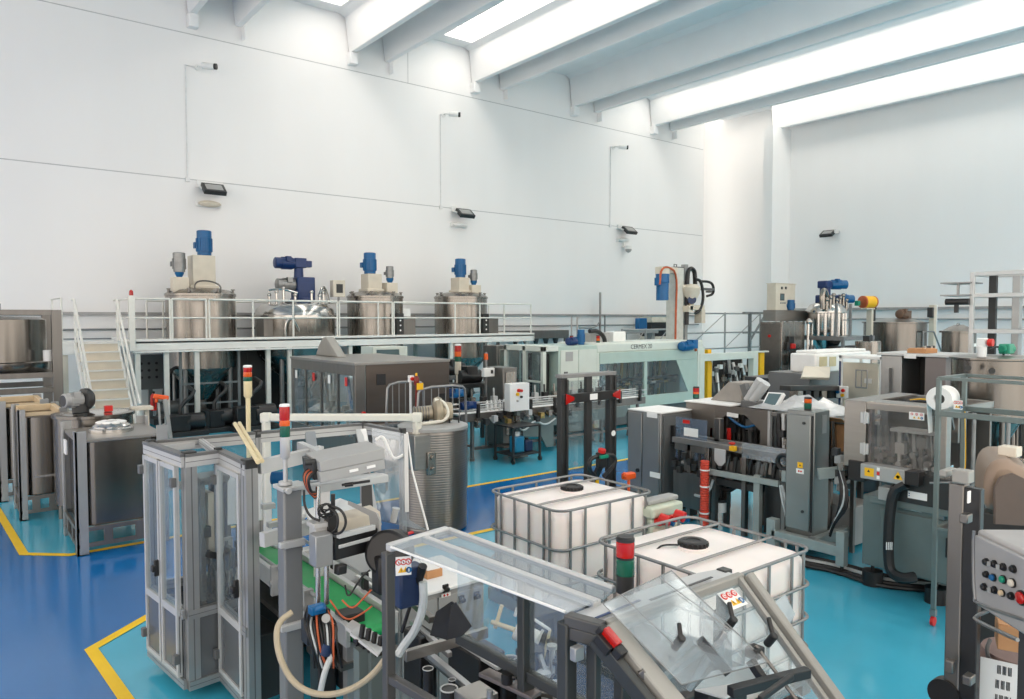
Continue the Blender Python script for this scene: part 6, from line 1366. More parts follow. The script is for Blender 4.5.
# white button box on post
q = atv(519, 396, VL - 0.45); qa, qb = atv(510, 384, VL - 0.45), atv(529.5, 410, VL - 0.45)
t = thing('white_button_box', 'white switch box with red and yellow buttons on the bottle conveyor', 'control box', (q.x, VL - 0.4, 0))
sub('enclosure', WHITE, t, lambda m: m.box(qa.x, VL - 0.45, qb.z, qb.x, VL - 0.25, qa.z), 0.012)
for dx, dz, mt, r_ in [(-0.02, 0.12, RED, .035), (0.05, 0.11, RED, .03), (-0.05, 0.04, YELLOW, .035), (0.05, -0.02, BLACK, .025), (-0.05, -0.1, GREYL, .02)]: sub('button', mt, t, lambda m: m.cyl((q.x + dx, VL - 0.45, q.z + dz), (q.x + dx, VL - 0.49, q.z + dz), r_, seg=14))
sub('post', GREYG, t, lambda m: (m.box(q.x + 0.0, VL - 0.38, 0, q.x + 0.12, VL - 0.28, qb.z), m.box(q.x - 0.1, VL - 0.5, 0, q.x + 0.22, VL - 0.2, 0.03)), 0.005)
q = atv(486, 372, VL + 0.95)
t = thing('signal_pole', 'thin pole with white box and amber lamp between conveyor and pale green machine', 'pole', (q.x, VL + 0.95, 0))
sub('pole', GALV, t, lambda m: (m.cyl((q.x, VL + 0.95, 0), (q.x, VL + 0.95, q.z + 0.45), 0.03, seg=12), m.cyl((q.x, VL + 0.95, 0), (q.x, VL + 0.95, 0.03), 0.12, seg=16)))
sub('box', WHITE, t, lambda m: m.box(q.x - 0.15, VL + 0.82, q.z - 0.1, q.x + 0.15, VL + 0.92, q.z + 0.1), 0.01)
sub('switch', BLACK, t, lambda m: m.box(q.x + 0.04, VL + 0.81, q.z - 0.03, q.x + 0.1, VL + 0.82, q.z + 0.05))
sub('amber_lamp', ORANL, t, lambda m: m.cyl((q.x, VL + 0.95, q.z + 0.28), (q.x, VL + 0.95, q.z + 0.42), 0.05, seg=14))
# parts cart under the line
t = thing('wheeled_tool_cart', 'dark wheeled frame with jerrycan under the bottle conveyor', 'cart', (9.45, 11.9, 0))
for x in (9.1, 9.8):
    for y in (11.55, 12.15): sub('upright', DKGREY, t, lambda m: (m.bar((x, y, 0.08), (x, y, 0.75), 0.04), m.cyl((x - 0.02, y, 0.05), (x + 0.02, y, 0.05), 0.05)))
sub('shelf', DKGREY, t, lambda m: (m.box(9.1, 11.55, 0.15, 9.8, 12.15, 0.18), m.box(9.1, 11.55, 0.72, 9.8, 12.15, 0.75)), 0.004)
t = thing('jerrycan', 'clear blue jerrycan with white cap standing on the dark wheeled frame', 'canister', (9.4, 11.8, 0.18))
sub('can', mat('blue_can_plastic', rgb(40, 130, 170), 0.3), t, lambda m: m.box(9.28, 11.7, 0.18, 9.52, 11.92, 0.52), 0.03); sub('cap', PAPER, t, lambda m: m.cyl((9.4, 11.8, 0.52), (9.4, 11.8, 0.6), 0.05))
t = thing('jerrycan', 'dark blue jerrycan right of the clear blue one on the wheeled frame', 'canister', (9.65, 11.8, 0.18))
sub('can', NAVY, t, lambda m: m.box(9.55, 11.7, 0.18, 9.75, 11.92, 0.42), 0.03); sub('cap', BLACK, t, lambda m: m.cyl((9.65, 11.8, 0.42), (9.65, 11.8, 0.46), 0.04))
# grey machine under right end of deck
for lab, x0, x1, yt, d, mt, nm in [('low grey steel machine below the right end of the deck', 503, 517, 368, 16.5, STEELD, 'steel_cabinet'), ('tall dull steel cabinet at the right end of the deck', 497, 520, 346, 21.5, STEELD, 'steel_cabinet')]:
    p, q = at(x0, yt, d), at(x1, yt, d); q = atv(x1, yt, p.y)
    t = thing(nm, lab, 'cabinet', ((p.x + q.x) / 2, p.y + 0.3, 0))
    sub('body', mt, t, lambda m: (m.box(p.x, p.y, 0.1, q.x, p.y + 0.7, p.z), m.box(p.x + 0.05, p.y + 0.05, 0, q.x - 0.05, p.y + 0.65, 0.1)), 0.01)
    sub('door', STEEL, t, lambda m: m.box(p.x + 0.08, p.y - 0.02, 0.3, q.x - 0.05, p.y, p.z - 0.1), 0.005)
    sub('handle', BLACK, t, lambda m: m.box(q.x - 0.14, p.y - 0.05, 1.0, q.x - 0.1, p.y - 0.02, 1.15))
p, q = atv(498, 331, 23.56), atv(569, 338, 23.56)
t = thing('steel_hopper_trough', 'long steel trough on legs behind the pale green machine', 'trough', ((p.x + q.x) / 2, 23.7, 0))
sub('trough', STEELD, t, lambda m: m.box(p.x, 23.56, q.z, q.x, 23.84, p.z), 0.01)
for k in range(5): sub('nozzle', DKGREY, t, lambda m: m.lathe([(0.08, q.z - 0.22), (0.13, q.z - 0.02), (0.13, q.z)], (p.x + 1.0 + k * 0.55, 23.7, 0), 12))
for x in (p.x + 0.1, q.x - 0.1): sub('leg', STEELD, t, lambda m: m.bar((x, 23.7, 0), (x, 23.7, q.z), 0.1))

# ------------------------------------------------------------------ pale green packing machine
U0, V0, U1, V1, Z = pbox(558.5, 346.4, 18.2, 519, 704)
t = thing('pale_green_packer', 'long pale green packing machine with glazed end and windowed hood', 'machine', ((U0 + U1) / 2, V0 + 0.7, 0))
uh = atv(597, 345, V0).x
sub('cabinet_block', MINTD, t, lambda m: m.box(U0, V0, 0.1, uh, V1, Z), 0.012)
sub('cabinet_door', MINT, t, lambda m: m.box(U0 + 0.06, V0 - 0.02, 0.2, (U0 + uh) / 2 - 0.01, V0, Z - 0.1), 0.006)
sub('cabinet_door', MINT, t, lambda m: m.box((U0 + uh) / 2 + 0.01, V0 - 0.02, 0.2, uh - 0.03, V0, Z - 0.1), 0.006)
a, b = atv(566, 352, V0 - 0.03), atv(573, 361, V0 - 0.03); sub('vent', GREYL, t, lambda m: m.box(a.x, V0 - 0.03, b.z, b.x, V0 - 0.02, a.z))
a = atv(565, 374, V0); sub('latch', GREYM, t, lambda m: m.box(a.x - 0.05, V0 - 0.05, a.z - 0.06, a.x + 0.05, V0 - 0.02, a.z + 0.06))
# glazed end
ug = U0 - 0.03
for v in (V0 + 0.05, V0 + 0.75, V1 - 0.05): sub('end_post', MINT, t, lambda m: m.box(U0 - 0.5, v - 0.05, 0.1, U0 - 0.4, v + 0.05, Z), 0.004)
sub('end_rail', MINT, t, lambda m: (m.box(U0 - 0.5, V0, Z - 0.12, U0, V1, Z + 0.01), m.box(U0 - 0.5, V0, 0.1, U0 - 0.4, V1, 0.7), m.box(U0 - 0.5, V0 + 0.05, 1.35, U0 - 0.44, V0 + 0.75, 1.40)), 0.004)
for v0, v1 in ((V0 + 0.1, V0 + 0.7), (V0 + 0.8, V1 - 0.1)): sub('end_pane', GLASS, t, lambda m: m.box(U0 - 0.46, v0, 0.7, U0 - 0.453, v1, Z - 0.12))
sub('inner_column', DKGREY, t, lambda m: (m.box(U0 - 0.3, V0 + 0.9, 0.2, U0 - 0.1, V0 + 1.1, Z - 0.2), m.box(U0 - 0.2, V0 + 0.3, 0.2, U0 - 0.05, V0 + 0.5, Z - 0.2)), 0.005)
# hood and windows
zh = atv(640, 362, V0).z; zw = atv(640, 396, V0).z; zb = atv(640, 407, V0).z
sub('hood_top', MINT, t, lambda m: m.box(uh, V0 + 0.02, Z - 0.22, U1, V1, Z + 0.05), 0.05)
sub('hood_band', MINTD, t, lambda m: m.box(uh + 0.08, V0 - 0.03, zh, U1 - 0.35, V0 + 0.02, Z - 0.2), 0.012)
sub('end_column', MINT, t, lambda m: (m.box(uh, V0, 0.1, uh + 0.1, V1, Z - 0.2), m.box(U1 - 0.32, V0 - 0.03, 0.1, U1, V1, Z - 0.15)), 0.008)
sub('sill_panel', MINTD, t, lambda m: m.box(uh + 0.1, V0 - 0.02, zb, U1 - 0.32, V0 + 0.03, zw), 0.006)
sub('base', GREYM, t, lambda m: m.box(uh + 0.1, V0 + 0.2, 0.05, U1 - 0.32, V1, zb), 0.006)
sub('back_panel', MINTD, t, lambda m: m.box(uh + 0.1, V1 - 0.06, zb, U1 - 0.32, V1, zh + 0.1))
um = atv(645, 380, V0).x
sub('window_mullion', MINTD, t, lambda m: m.box(um - 0.06, V0 - 0.03, 0.0, um + 0.06, V0 + 0.03, zh), 0.004)
for a_, b_ in ((uh + 0.1, um - 0.06), (um + 0.06, U1 - 0.32)): sub('window_pane', GLASS, t, lambda m: m.box(a_, V0 + 0.0, zw, b_, V0 + 0.006, zh))
ud = atv(676, 365, V0).x; ue = atv(688, 390, V0).x
sub('window_corner', MINTD, t, lambda m: m.prism([(ud, zh), (U1 - 0.32, zh), (U1 - 0.32, zw), (ue, zw)], 'y', V0 - 0.01, V0 + 0.02))
random.seed(5)
for k in range(12):
    u = uh + 0.4 + k * (U1 - uh - 1.2) / 12
    sub('inner_fitting', [STEEL, BLACKM, ALUW, DKGREY, BRASS, STEEL][k % 6], t, lambda m: (m.cbox((u, V0 + 0.5 + 0.1 * (k % 3), zw + 0.1 + 0.12 * (k % 4)), (0.22, 0.2, 0.2)), m.bar((u, V0 + 0.6, zb), (u + 0.1, V0 + 0.6, zh), 0.06), m.cyl((u - 0.1, V0 + 0.4, zw + 0.3), (u + 0.25, V0 + 0.4, zw + 0.3), 0.04)))
sub('inner_beam', BLACKM, t, lambda m: m.box(um - 0.8, V0 + 0.3, zw + 0.4, U1 - 0.8, V0 + 0.4, zw + 0.48))
c = atv(643, 351, V0 - 0.035)
text_on('CERMEX 20', 0.17, Matrix.Translation(Vector((c.x, V0 + 0.019, Z - 0.08)) - t.location) @ Matrix.Rotation(PI / 2, 4, 'X'), DKGREY, t)
q = atv(680, 350, V0 - 0.1); sub('hood_motor', BLUE, t, lambda m: (motor(m, (q.x, V0 - 0.12, Z - 0.1), (1, 0, 0), 0.5, 0.13), m.cbox((q.x + 0.55, V0 - 0.1, Z - 0.05), (0.2, 0.25, 0.25))))
cable('motor_cable', t, [(q.x + 0.5, V0 - 0.1, Z), (q.x + 0.65, V0 - 0.12, Z - 0.1), (q.x + 0.72, V0 - 0.1, Z - 0.25)], 0.04, COPPER, 2)
for px in (571.5, 598): 
    q = atv(px, 344, V0 + 0.3); stack_light(t, (q.x, V0 + 0.3, Z), 0.05, [(GRNL, 0.05), (ORANL, 0.06), (REDL, 0.07)], 0.05, 0, BLACK, BLACK)
q = atv(581, 343, V0 + 0.5); sub('roof_motor', BLUE, t, lambda m: (motor(m, (q.x, V0 + 0.5, Z), (0, 0, 1), 0.4, 0.1),)); sub('roof_rod', GALV, t, lambda m: (m.cyl((q.x - 0.25, V0 + 0.6, Z), (q.x - 0.25, V0 + 0.6, Z + 0.75), 0.02), m.cyl((q.x + 0.05, V0 + 0.7, Z), (q.x + 0.05, V0 + 0.7, Z + 0.75), 0.02)))
q = atv(562, 344, V0 + 0.5); sub('roof_motor', BLUED, t, lambda m: (motor(m, (q.x, V0 + 0.3, Z + 0.1), (1, 0, 0), 0.3, 0.1),))
q = atv(600, 344, V0 + 0.6); cable('cable_chain', t, [(q.x - 0.4, V0 + 0.6, Z + 0.35), (q.x - 0.1, V0 + 0.6, Z + 0.36), (q.x + 0.15, V0 + 0.6, Z + 0.2), (q.x + 0.2, V0 + 0.6, Z)], 0.06, BLACK, 2)
q = atv(612, 344, V0 + 1.0); sub('roof_box', WHITE, t, lambda m: m.box(q.x - 0.15, V0 + 0.8, Z, q.x + 0.35, V0 + 1.1, Z + 0.32), 0.015)
sub('roof_box', GREYL, t, lambda m: m.box(q.x - 1.0, V0 + 0.8, Z, q.x - 0.3, V0 + 1.1, Z + 0.3), 0.015)

# portal frame with yellow light-curtain posts
t = thing('light_curtain_portal', 'white portal frame with two yellow safety posts beside the pale green machine', 'frame', (19.4, V0 + 0.2, 0))
pa, pb = atv(701, 353, V0), atv(757, 353, V0); zt = pb.z + 0.06
sub('upright', MINT, t, lambda m: m.box(pa.x - 0.1, V0 - 0.05, 0, pa.x + 0.12, V0 + 0.15, zt), 0.01); sub('upright', MINT, t, lambda m: m.box(pb.x - 0.25, V0 - 0.05, 0, pb.x, V0 + 0.15, zt), 0.01)
sub('lintel', MINT, t, lambda m: m.box(pa.x + 0.12, V0 - 0.05, zt - 0.22, pb.x - 0.25, V0 + 0.15, zt - 0.01), 0.01)
sub('side_arm', MINT, t, lambda m: m.box(pb.x, V0 - 0.05, zt - 0.05, pb.x + 0.6, V0 + 0.1, zt), 0.01)
y1, y2 = atv(709, 360, V0 + 0.3), atv(761, 360, V0 + 0.2)
sub('yellow_post', YELLOW, t, lambda m: (m.box(y1.x - 0.12, V0 + 0.25, 0, y1.x + 0.05, V0 + 0.4, zt + 0.1), m.box(y1.x + 0.06, V0 + 0.25, 0, y1.x + 0.09, V0 + 0.4, zt - 0.3)), 0.008)
sub('yellow_post', YELLOW, t, lambda m: m.box(y2.x - 0.12, V0 + 0.15, 0, y2.x + 0.12, V0 + 0.3, zt - 0.06), 0.008)
# palletised machine parts inside the portal
t = thing('carton_former', 'dark carton forming machine seen through the white portal frame', 'machine', (20.2, V0 + 1.1, 0))
sub('frame', DKGREY, t, lambda m: (m.box(18.6, V0 + 0.7, 0, 21.8, V0 + 1.5, 0.9), m.box(18.8, V0 + 1.3, 0.9, 21.6, V0 + 1.5, 1.7)), 0.01)
random.seed(9)
for k in range(14):
    u = 18.7 + k * 0.22
    sub('mechanism', [STEEL, BLACKM, ALUW, GREYM, PAPER][k % 5], t, lambda m: (m.bar((u, V0 + 0.7, 0.6), (u + 0.2 * (k % 3 - 1), V0 + 0.8, 1.4 + 0.1 * (k % 4)), 0.07), m.cbox((u, V0 + 0.65, 1.0 + 0.1 * (k % 5)), (0.16, 0.1, 0.14))))

# ------------------------------------------------------------------ gantry robot
q = at(675, 268, 24.6); RU, RV = q.x, q.y; k1 = 24.6 / 735
t = thing('palletising_robot', 'tall white robot column with cable chains, blue motor and gripper arm', 'robot', (RU, RV, 0))
zt = q.z
sub('column', mat('robot_column', rgb(206, 206, 198), 0.4), t, lambda m: (m.box(RU - 0.2, RV - 0.2, 0.1, RU + 0.22, RV + 0.2, zt), m.box(RU - 0.5, RV - 0.5, 0, RU + 0.5, RV + 0.5, 0.1)), 0.015)
sub('column_cap', GREYM, t, lambda m: (m.box(RU - 0.2, RV - 0.2, zt, RU + 0.22, RV + 0.2, zt + 0.03), m.tube([(RU - 0.05, RV, zt), (RU - 0.05, RV, zt + 0.12), (RU + 0.08, RV, zt + 0.12), (RU + 0.08, RV, zt)], 0.02)))
sub('rear_mast', GREYL, t, lambda m: m.box(RU + 0.55, RV + 0.0, 0, RU + 0.7, RV + 0.2, zt + 0.15), 0.01)
sub('carriage_rail', DKGREY, t, lambda m: m.box(RU + 0.22, RV - 0.12, 1.0, RU + 0.3, RV + 0.1, zt - 0.2))
sub('cable_chain', BLACKM, t, lambda m: (m.tube([(RU + 0.32, RV - 0.25, zt - 1.9), (RU + 0.33, RV - 0.25, zt - 0.2), (RU + 0.42, RV - 0.25, zt - 0.03), (RU + 0.6, RV - 0.25, zt + 0.0), (RU + 0.74, RV - 0.25, zt - 0.15), (RU + 0.76, RV - 0.25, zt - 0.85)], 0.075, 8, 2)))
sub('cable_chain', BLACKM, t, lambda m: m.tube([(RU + 1.0, RV - 0.25, zt - 0.42), (RU + 1.6, RV - 0.25, zt - 0.42), (RU + 1.78, RV - 0.25, zt - 0.6), (RU + 1.75, RV - 0.25, zt - 0.85), (RU + 1.4, RV - 0.25, zt - 0.92)], 0.045, 8, 2))
b = atv(662.5, 277, RV - 0.3)
sub('lift_motor', BLUE, t, lambda m: (m.lathe([(0.2, 0), (0.2, 0.55), (0.22, 0.56), (0.22, 0.85)], (b.x, RV - 0.3, zt - 1.1), 20), m.cbox((b.x - 0.22, RV - 0.3, zt - 0.5), (0.12, 0.2, 0.25))), 0.01)
sub('lift_gear', CREAM, t, lambda m: (m.cbox((b.x + 0.05, RV - 0.25, zt - 0.15), (0.38, 0.3, 0.26)), m.bar((b.x, RV - 0.25, zt - 0.1), (RU - 0.1, RV - 0.1, zt - 0.1), 0.2)), 0.02)
cable('orange_cable', t, [(b.x - 0.25, RV - 0.4, zt - 0.6), (b.x - 0.2, RV - 0.4, zt - 0.1), (b.x + 0.15, RV - 0.4, zt), (RU - 0.24, RV - 0.3, zt - 0.2), (RU - 0.25, RV - 0.25, zt - 1.5), (RU - 0.25, RV - 0.25, 0.5)], 0.035, COPPER, 2)
h = atv(691, 288, RV - 0.3)
sub('arm_head', CREAM, t, lambda m: (m.lathe([(0.07, -0.55), (0.12, -0.4), (0.28, -0.1), (0.32, 0.1), (0.2, 0.22)], (h.x, RV - 0.3, h.z - 0.1), 20), m.bar((RU + 0.25, RV - 0.1, h.z), (h.x, RV - 0.3, h.z), 0.3, 0.2)), 0.01)
sub('tool_arm', GREYM, t, lambda m: (m.bar((h.x, RV - 0.2, h.z), (h.x + 1.3, RV - 0.2, h.z - 0.02), 0.2, 0.08), m.cbox((h.x + 1.1, RV - 0.2, h.z - 0.1), (0.25, 0.1, 0.06))), 0.01)
cable('tool_hose', t, [(h.x + 0.1, RV - 0.4, h.z + 0.3), (h.x + 0.35, RV - 0.45, h.z + 0.25), (h.x + 0.5, RV - 0.45, h.z - 0.35), (h.x + 0.3, RV - 0.45, h.z - 0.75), (h.x + 0.1, RV - 0.4, h.z - 0.85)], 0.05, BLACKM, 3)
g = atv(694, 309, RV - 0.3)
sub('gripper', CREAM, t, lambda m: (m.cyl((h.x, RV - 0.3, h.z - 0.6), (h.x, RV - 0.3, g.z + 0.1), 0.05), m.cbox((g.x, RV - 0.3, g.z + 0.05), (0.75, 0.3, 0.16)), m.cbox((g.x - 0.35, RV - 0.3, g.z), (0.22, 0.3, 0.2)), m.cbox((g.x + 0.32, RV - 0.3, g.z - 0.25), (0.2, 0.3, 0.45))), 0.01)
sub('gripper_motor', NAVY, t, lambda m: m.cyl((g.x - 0.3, RV - 0.45, g.z + 0.3), (g.x - 0.1, RV - 0.2, g.z + 0.3), 0.14))

# safety fence and boxes behind
def fence(label, xa, xb, v, zt, zs, n):
    p, q = atv(xa, 330, v), atv(xb, 330, v)
    t = thing('safety_fence', label, 'fence', ((p.x + q.x) / 2, v, 0), 'grey safety fences by the robot')
    for z in zs: sub('rail', GREYL, t, lambda m: m.tube([(p.x, v, z), (q.x, v, z)], 0.035))
    for k in range(n + 1): sub('post', GREYL, t, lambda m: m.tube([(p.x + (q.x - p.x) * k / n, v, 0), (p.x + (q.x - p.x) * k / n, v, zt)], 0.04))
    for k in range(n): sub('brace', GREYL, t, lambda m: m.tube([(p.x + (q.x - p.x) * k / n, v, zs[0]), (p.x + (q.x - p.x) * (k + 1) / n, v, zs[-1])], 0.02))
    return t
fence('grey safety fence right of the robot column', 686, 760, 20.0, 3.2, [1.6, 2.3, 3.15], 2)
fence('grey safety fence left of the robot column', 622, 668, 19.0, 2.55, [1.4, 2.5], 2)
p, q = atv(652, 317, 22.5), atv(671, 334, 22.5)
t = thing('dark_niche_cabinet', 'cream cabinet with black opening behind the robot column', 'cabinet', ((p.x + q.x) / 2, 22.8, 0))
sub('body', CREAM, t, lambda m: (m.box(p.x, 22.5, 2.75, q.x, 23.3, p.z), m.box(p.x, 22.5, 0, q.x, 23.3, 2.1)), 0.01); sub('opening', BLACK, t, lambda m: m.box(p.x, 22.55, 2.1, q.x, 23.2, 2.75))
q = atv(641, 338, 19.6)
t = thing('blue_valve_block', 'small blue motor on bench left of the robot', 'motor', (q.x, 19.6, 0))
sub('motor', BLUE, t, lambda m: (m.box(q.x - 0.25, 19.5, 2.45, q.x + 0.25, 19.7, 2.95)), 0.03); sub('bench', GREYL, t, lambda m: (m.box(q.x - 1.2, 19.4, 2.35, q.x + 0.8, 19.9, 2.45), m.box(q.x - 1.1, 19.5, 0, q.x - 0.9, 19.8, 2.35), m.box(q.x + 0.5, 19.5, 0, q.x + 0.7, 19.8, 2.35)), 0.005)
q = atv(613, 322, 22.8)
t = thing('standpipe', 'thin grey standpipe with cross pipes against the back wall left of the robot', 'pipe', (q.x, 23.6, 0))
sub('pipe', GALV, t, lambda m: (m.tube([(q.x, 23.6, 0), (q.x, 23.6, 4.1)], 0.05), m.tube([(q.x + 0.3, 23.6, 0), (q.x + 0.3, 23.6, 3.1)], 0.035))); sub('branch', GALV, t, lambda m: m.tube([(q.x - 1.3, 23.6, 2.5), (q.x - 0.3, 23.6, 2.5), (q.x, 23.6, 2.8)], 0.035, 8, 1))

# white spacer: machinery filling the floor behind the line
for lab, xa, xb, yt, d, mt in [('low dark gearbox bench under the right end of the deck', 455, 497, 385, 17.0, DKGREY), ('low grey bench between the brown steel machine and the deck', 450, 470, 376, 18.5, GREYM)]:
    p = at(xa, yt, d); q = atv(xb, yt, p.y)
    t = thing('work_bench', lab, 'bench', ((p.x + q.x) / 2, p.y + 0.3, 0))
    sub('top', mt, t, lambda m: m.box(p.x, p.y, p.z - 0.1, q.x, p.y + 0.6, p.z), 0.01)
    for x in (p.x + 0.08, q.x - 0.08): sub('leg', DKGREY, t, lambda m: (m.bar((x, p.y + 0.1, 0), (x, p.y + 0.1, p.z - 0.1), 0.08), m.bar((x, p.y + 0.5, 0), (x, p.y + 0.5, p.z - 0.1), 0.08)))
    sub('drive', BLACKM, t, lambda m: (m.cyl(((p.x + q.x) / 2 - 0.3, p.y + 0.3, p.z + 0.15), ((p.x + q.x) / 2 + 0.3, p.y + 0.3, p.z + 0.15), 0.16), m.cbox(((p.x + q.x) / 2, p.y + 0.3, p.z + 0.3), (0.3, 0.3, 0.2))), 0.01)
# ------------------------------------------------------------------ production line on the right
U0, V0, U1, V1, Z = pbox(661, 413, 10.9, 628, 692)
t = thing('grey_switch_cabinet', 'square grey switch cabinet at the far end of the carton line', 'cabinet', ((U0 + U1) / 2, (V0 + V1) / 2, 0))
CABM = mat('switch_cabinet_grey', (0.30, 0.305, 0.305, 1), 0.34, 0.75, 0.05, 3)
sub('body', CABM, t, lambda m: m.box(U0, V0, 0.12, U1, V1, Z - 0.015), 0.01)
sub('top_sheet', PAPER, t, lambda m: m.box(U0 - 0.01, V0 - 0.01, Z - 0.015, U1, V1, Z + 0.005), 0.004)
vm = atu(643, 430, U0).y
sub('door', CABM, t, lambda m: m.box(U0 - 0.02, vm + 0.01, 0.3, U0, V1 - 0.02, Z - 0.04), 0.006); sub('door', CABM, t, lambda m: m.box(U0 - 0.02, V0 + 0.02, 0.3, U0, vm - 0.01, Z - 0.04), 0.006)
sub('door_lock', BLACK, t, lambda m: m.cyl((U0 - 0.02, vm + 0.08, 0.62), (U0 - 0.04, vm + 0.08, 0.62), 0.03, seg=14))
for px, py in [(652, 415), (655, 475)]:
    q = atu(px, py, U0 - 0.022); decal(t, q, (0, -1, 0), (0, 0, 1), 0.2, 0.08, PAPER, (), 'label')
sub('front_plate', GREYM, t, lambda m: m.box(U0 + 0.05, V0 - 0.01, 0.3, U1, V0, Z - 0.05));  # darker plate puts the front face's shade into its colour
q = atv(673, 434, V0); sub('cable_socket', BLACK, t, lambda m: (m.box(q.x - 0.07, V0 - 0.08, q.z - 0.14, q.x + 0.07, V0 - 0.01, q.z + 0.14), m.tube([(q.x, V0 - 0.07, q.z + 0.1), (q.x + 0.1, V0 - 0.2, q.z + 0.15), (q.x + 0.15, V0 - 0.2, q.z - 0.2)], 0.02, 8, 2)), 0.01)
for k in range(4): sub('foot', DKGREY, t, lambda m: m.box(U0 + 0.05 + (k % 2) * (U1 - U0 - 0.2), V0 + 0.05 + (k // 2) * (V1 - V0 - 0.2), 0, U0 + 0.15 + (k % 2) * (U1 - U0 - 0.2), V0 + 0.15 + (k // 2) * (V1 - V0 - 0.2), 0.12))

# infeed unit with clear guard next to it
UI = 8.55
BLUEGL = clear_mat('bluish_guard_sheet', (0.80, 0.87, 0.95, 1), 0.08, 0.06, 0.14, (0.45, 0.55, 0.72, 1))
t = thing('infeed_unit', 'infeed rollers behind a bluish clear guard beside the grey switch cabinet', 'machine', (8.9, 6.7, 0))
ga, gb = atu(676, 410, UI), atu(707, 410, UI)
sub('guard', BLUEGL, t, lambda m: m.box(UI, gb.y, 0.9, UI + 0.006, ga.y, 1.5))
for k in range(4): sub('roller', ALUW, t, lambda m: m.cyl((UI + 0.1, gb.y + 0.1, 0.82 + 0.1 * k), (UI + 0.1, ga.y - 0.05, 0.82 + 0.1 * k), 0.035))
sub('frame', STEELD, t, lambda m: (m.box(UI - 0.05, gb.y - 0.1, 0.2, UI + 0.45, ga.y, 0.72), m.box(UI - 0.03, gb.y, 1.02, UI + 0.04, ga.y, 1.14), m.box(UI + 0.3, gb.y, 0.7, UI + 0.4, gb.y + 0.1, 1.5), m.box(UI - 0.02, gb.y - 0.05, 0, UI + 0.06, gb.y + 0.03, 1.2), m.box(UI + 0.3, ga.y - 0.1, 0, UI + 0.4, ga.y, 0.3)), 0.008)
sub('fittings', DKGREY, t, lambda m: [m.cbox((UI - 0.08, gb.y + 0.05 + 0.09 * k, 0.75 + 0.07 * (k % 4)), (0.06, 0.07, 0.1)) for k in range(6)], 0.006)
sub('tag', RED, t, lambda m: m.box(UI - 0.005, gb.y + 0.3, 1.42, UI, gb.y + 0.42, 1.47)); sub('tag', PAPER, t, lambda m: m.box(UI - 0.005, gb.y + 0.15, 1.24, UI, gb.y + 0.4, 1.36))
cable('cable', t, [(UI - 0.1, gb.y + 0.05, 1.0), (UI - 0.16, gb.y, 0.85), (UI - 0.1, gb.y - 0.05, 0.7), (UI - 0.05, gb.y + 0.05, 0.6)], 0.02, BLACK, 2)

# carton machine with window opening
UC = 9.15
va, vb = atu(768, 409, UC).y, atu(686, 405, UC).y
Z = atu(730, 406.5, UC).z
CM_ = mat('brown_grey_machine', (0.22, 0.20, 0.18, 1), 0.34, 0.8, 0.06, 3)
t = thing('carton_erector', 'brown grey carton machine with an angled opening and sloped hood, behind the long rail', 'machine', (UC + 0.5, (va + vb) / 2, 0))
w0, w1 = atu(760, 430, UC).y, atu(714, 430, UC).y; zs = atu(730, 446, UC).z; zt = Z - 0.10
sub('front_plate', CM_, t, lambda m: (m.box(UC, w1, 0.85, UC + 0.04, vb, Z), m.box(UC, va, zt, UC + 0.04, w1, Z), m.box(UC, va, 0.85, UC + 0.04, w1, zs), m.box(UC, va, zs, UC + 0.04, w0, zt), m.prism([(w1, zt), (w1 - 0.25, zt), (w1, zt - 0.2)], 'x', UC, UC + 0.04), m.prism([(w0, zt), (w0 + 0.25, zt), (w0, zt - 0.2)], 'x', UC, UC + 0.04)), 0.004)
sub('body', CM_, t, lambda m: (m.box(UC + 0.9, va, 0.6, UC + 1.0, vb, Z - 0.02), m.box(UC + 0.04, va, 0.6, UC + 0.9, vb, 0.85), m.box(UC + 0.04, vb - 0.05, 0.85, UC + 0.9, vb, Z), m.box(UC + 0.1, va + 0.1, 0.55, UC + 0.9, vb - 0.1, 0.62)), 0.006)
sub('table_top', PAPER, t, lambda m: m.box(UC - 0.02, w1 - 0.3, Z, UC + 1.0, vb + 0.02, Z + 0.02), 0.004)
sub('end_strip', ALUW, t, lambda m: (m.box(UC - 0.01, va - 0.04, 0.8, UC + 0.05, va, Z)), 0.004)
for k in range(3):
    for dv in (0.1, 1.2): pass
for (du, dv) in ((0.05, 0.05), (0.9, 0.05), (0.05, vb - va - 0.1), (0.9, vb - va - 0.1)): sub('leg', STEELD, t, lambda m: m.box(UC + du, va + dv, 0, UC + du + 0.06, va + dv + 0.06, 0.62), 0.004)
h0, h1 = atu(744, 400, UC + 0.4).y, atu(712, 400, UC + 0.4).y; hz = atu(735, 382, UC + 0.4).z
sub('sloped_hood', CM_ if False else mat('warm_grey_hood', (0.30, 0.28, 0.255, 1), 0.4, 0.2), t, lambda m: m.prism([(h0, Z + 0.02), (h1, Z + 0.02), (h0 + (h1 - h0) * 0.42, hz), (h0, hz)], 'x', UC + 0.35, UC + 0.8), 0.012)
for k in range(2): sub('air_cylinder', ALUW, t, lambda m: m.cyl(atu(748 + 5 * k, 400 + k, UC + 0.3), atu(761 + 5 * k, 380 + 3 * k, UC + 0.3), 0.07, seg=20))
sub('cylinder_mount', GREYM, t, lambda m: (m.bar(atu(744, 384, UC + 0.3), atu(750, 404, UC + 0.3), 0.1), m.cbox(atu(754, 404, UC + 0.3), (0.3, 0.25, 0.1))), 0.005)
for px in (712, 729): sub('red_bar', RED, t, lambda m: m.bar(atu(px, 428, UC + 0.02), atu(px, 440, UC + 0.02), 0.04))
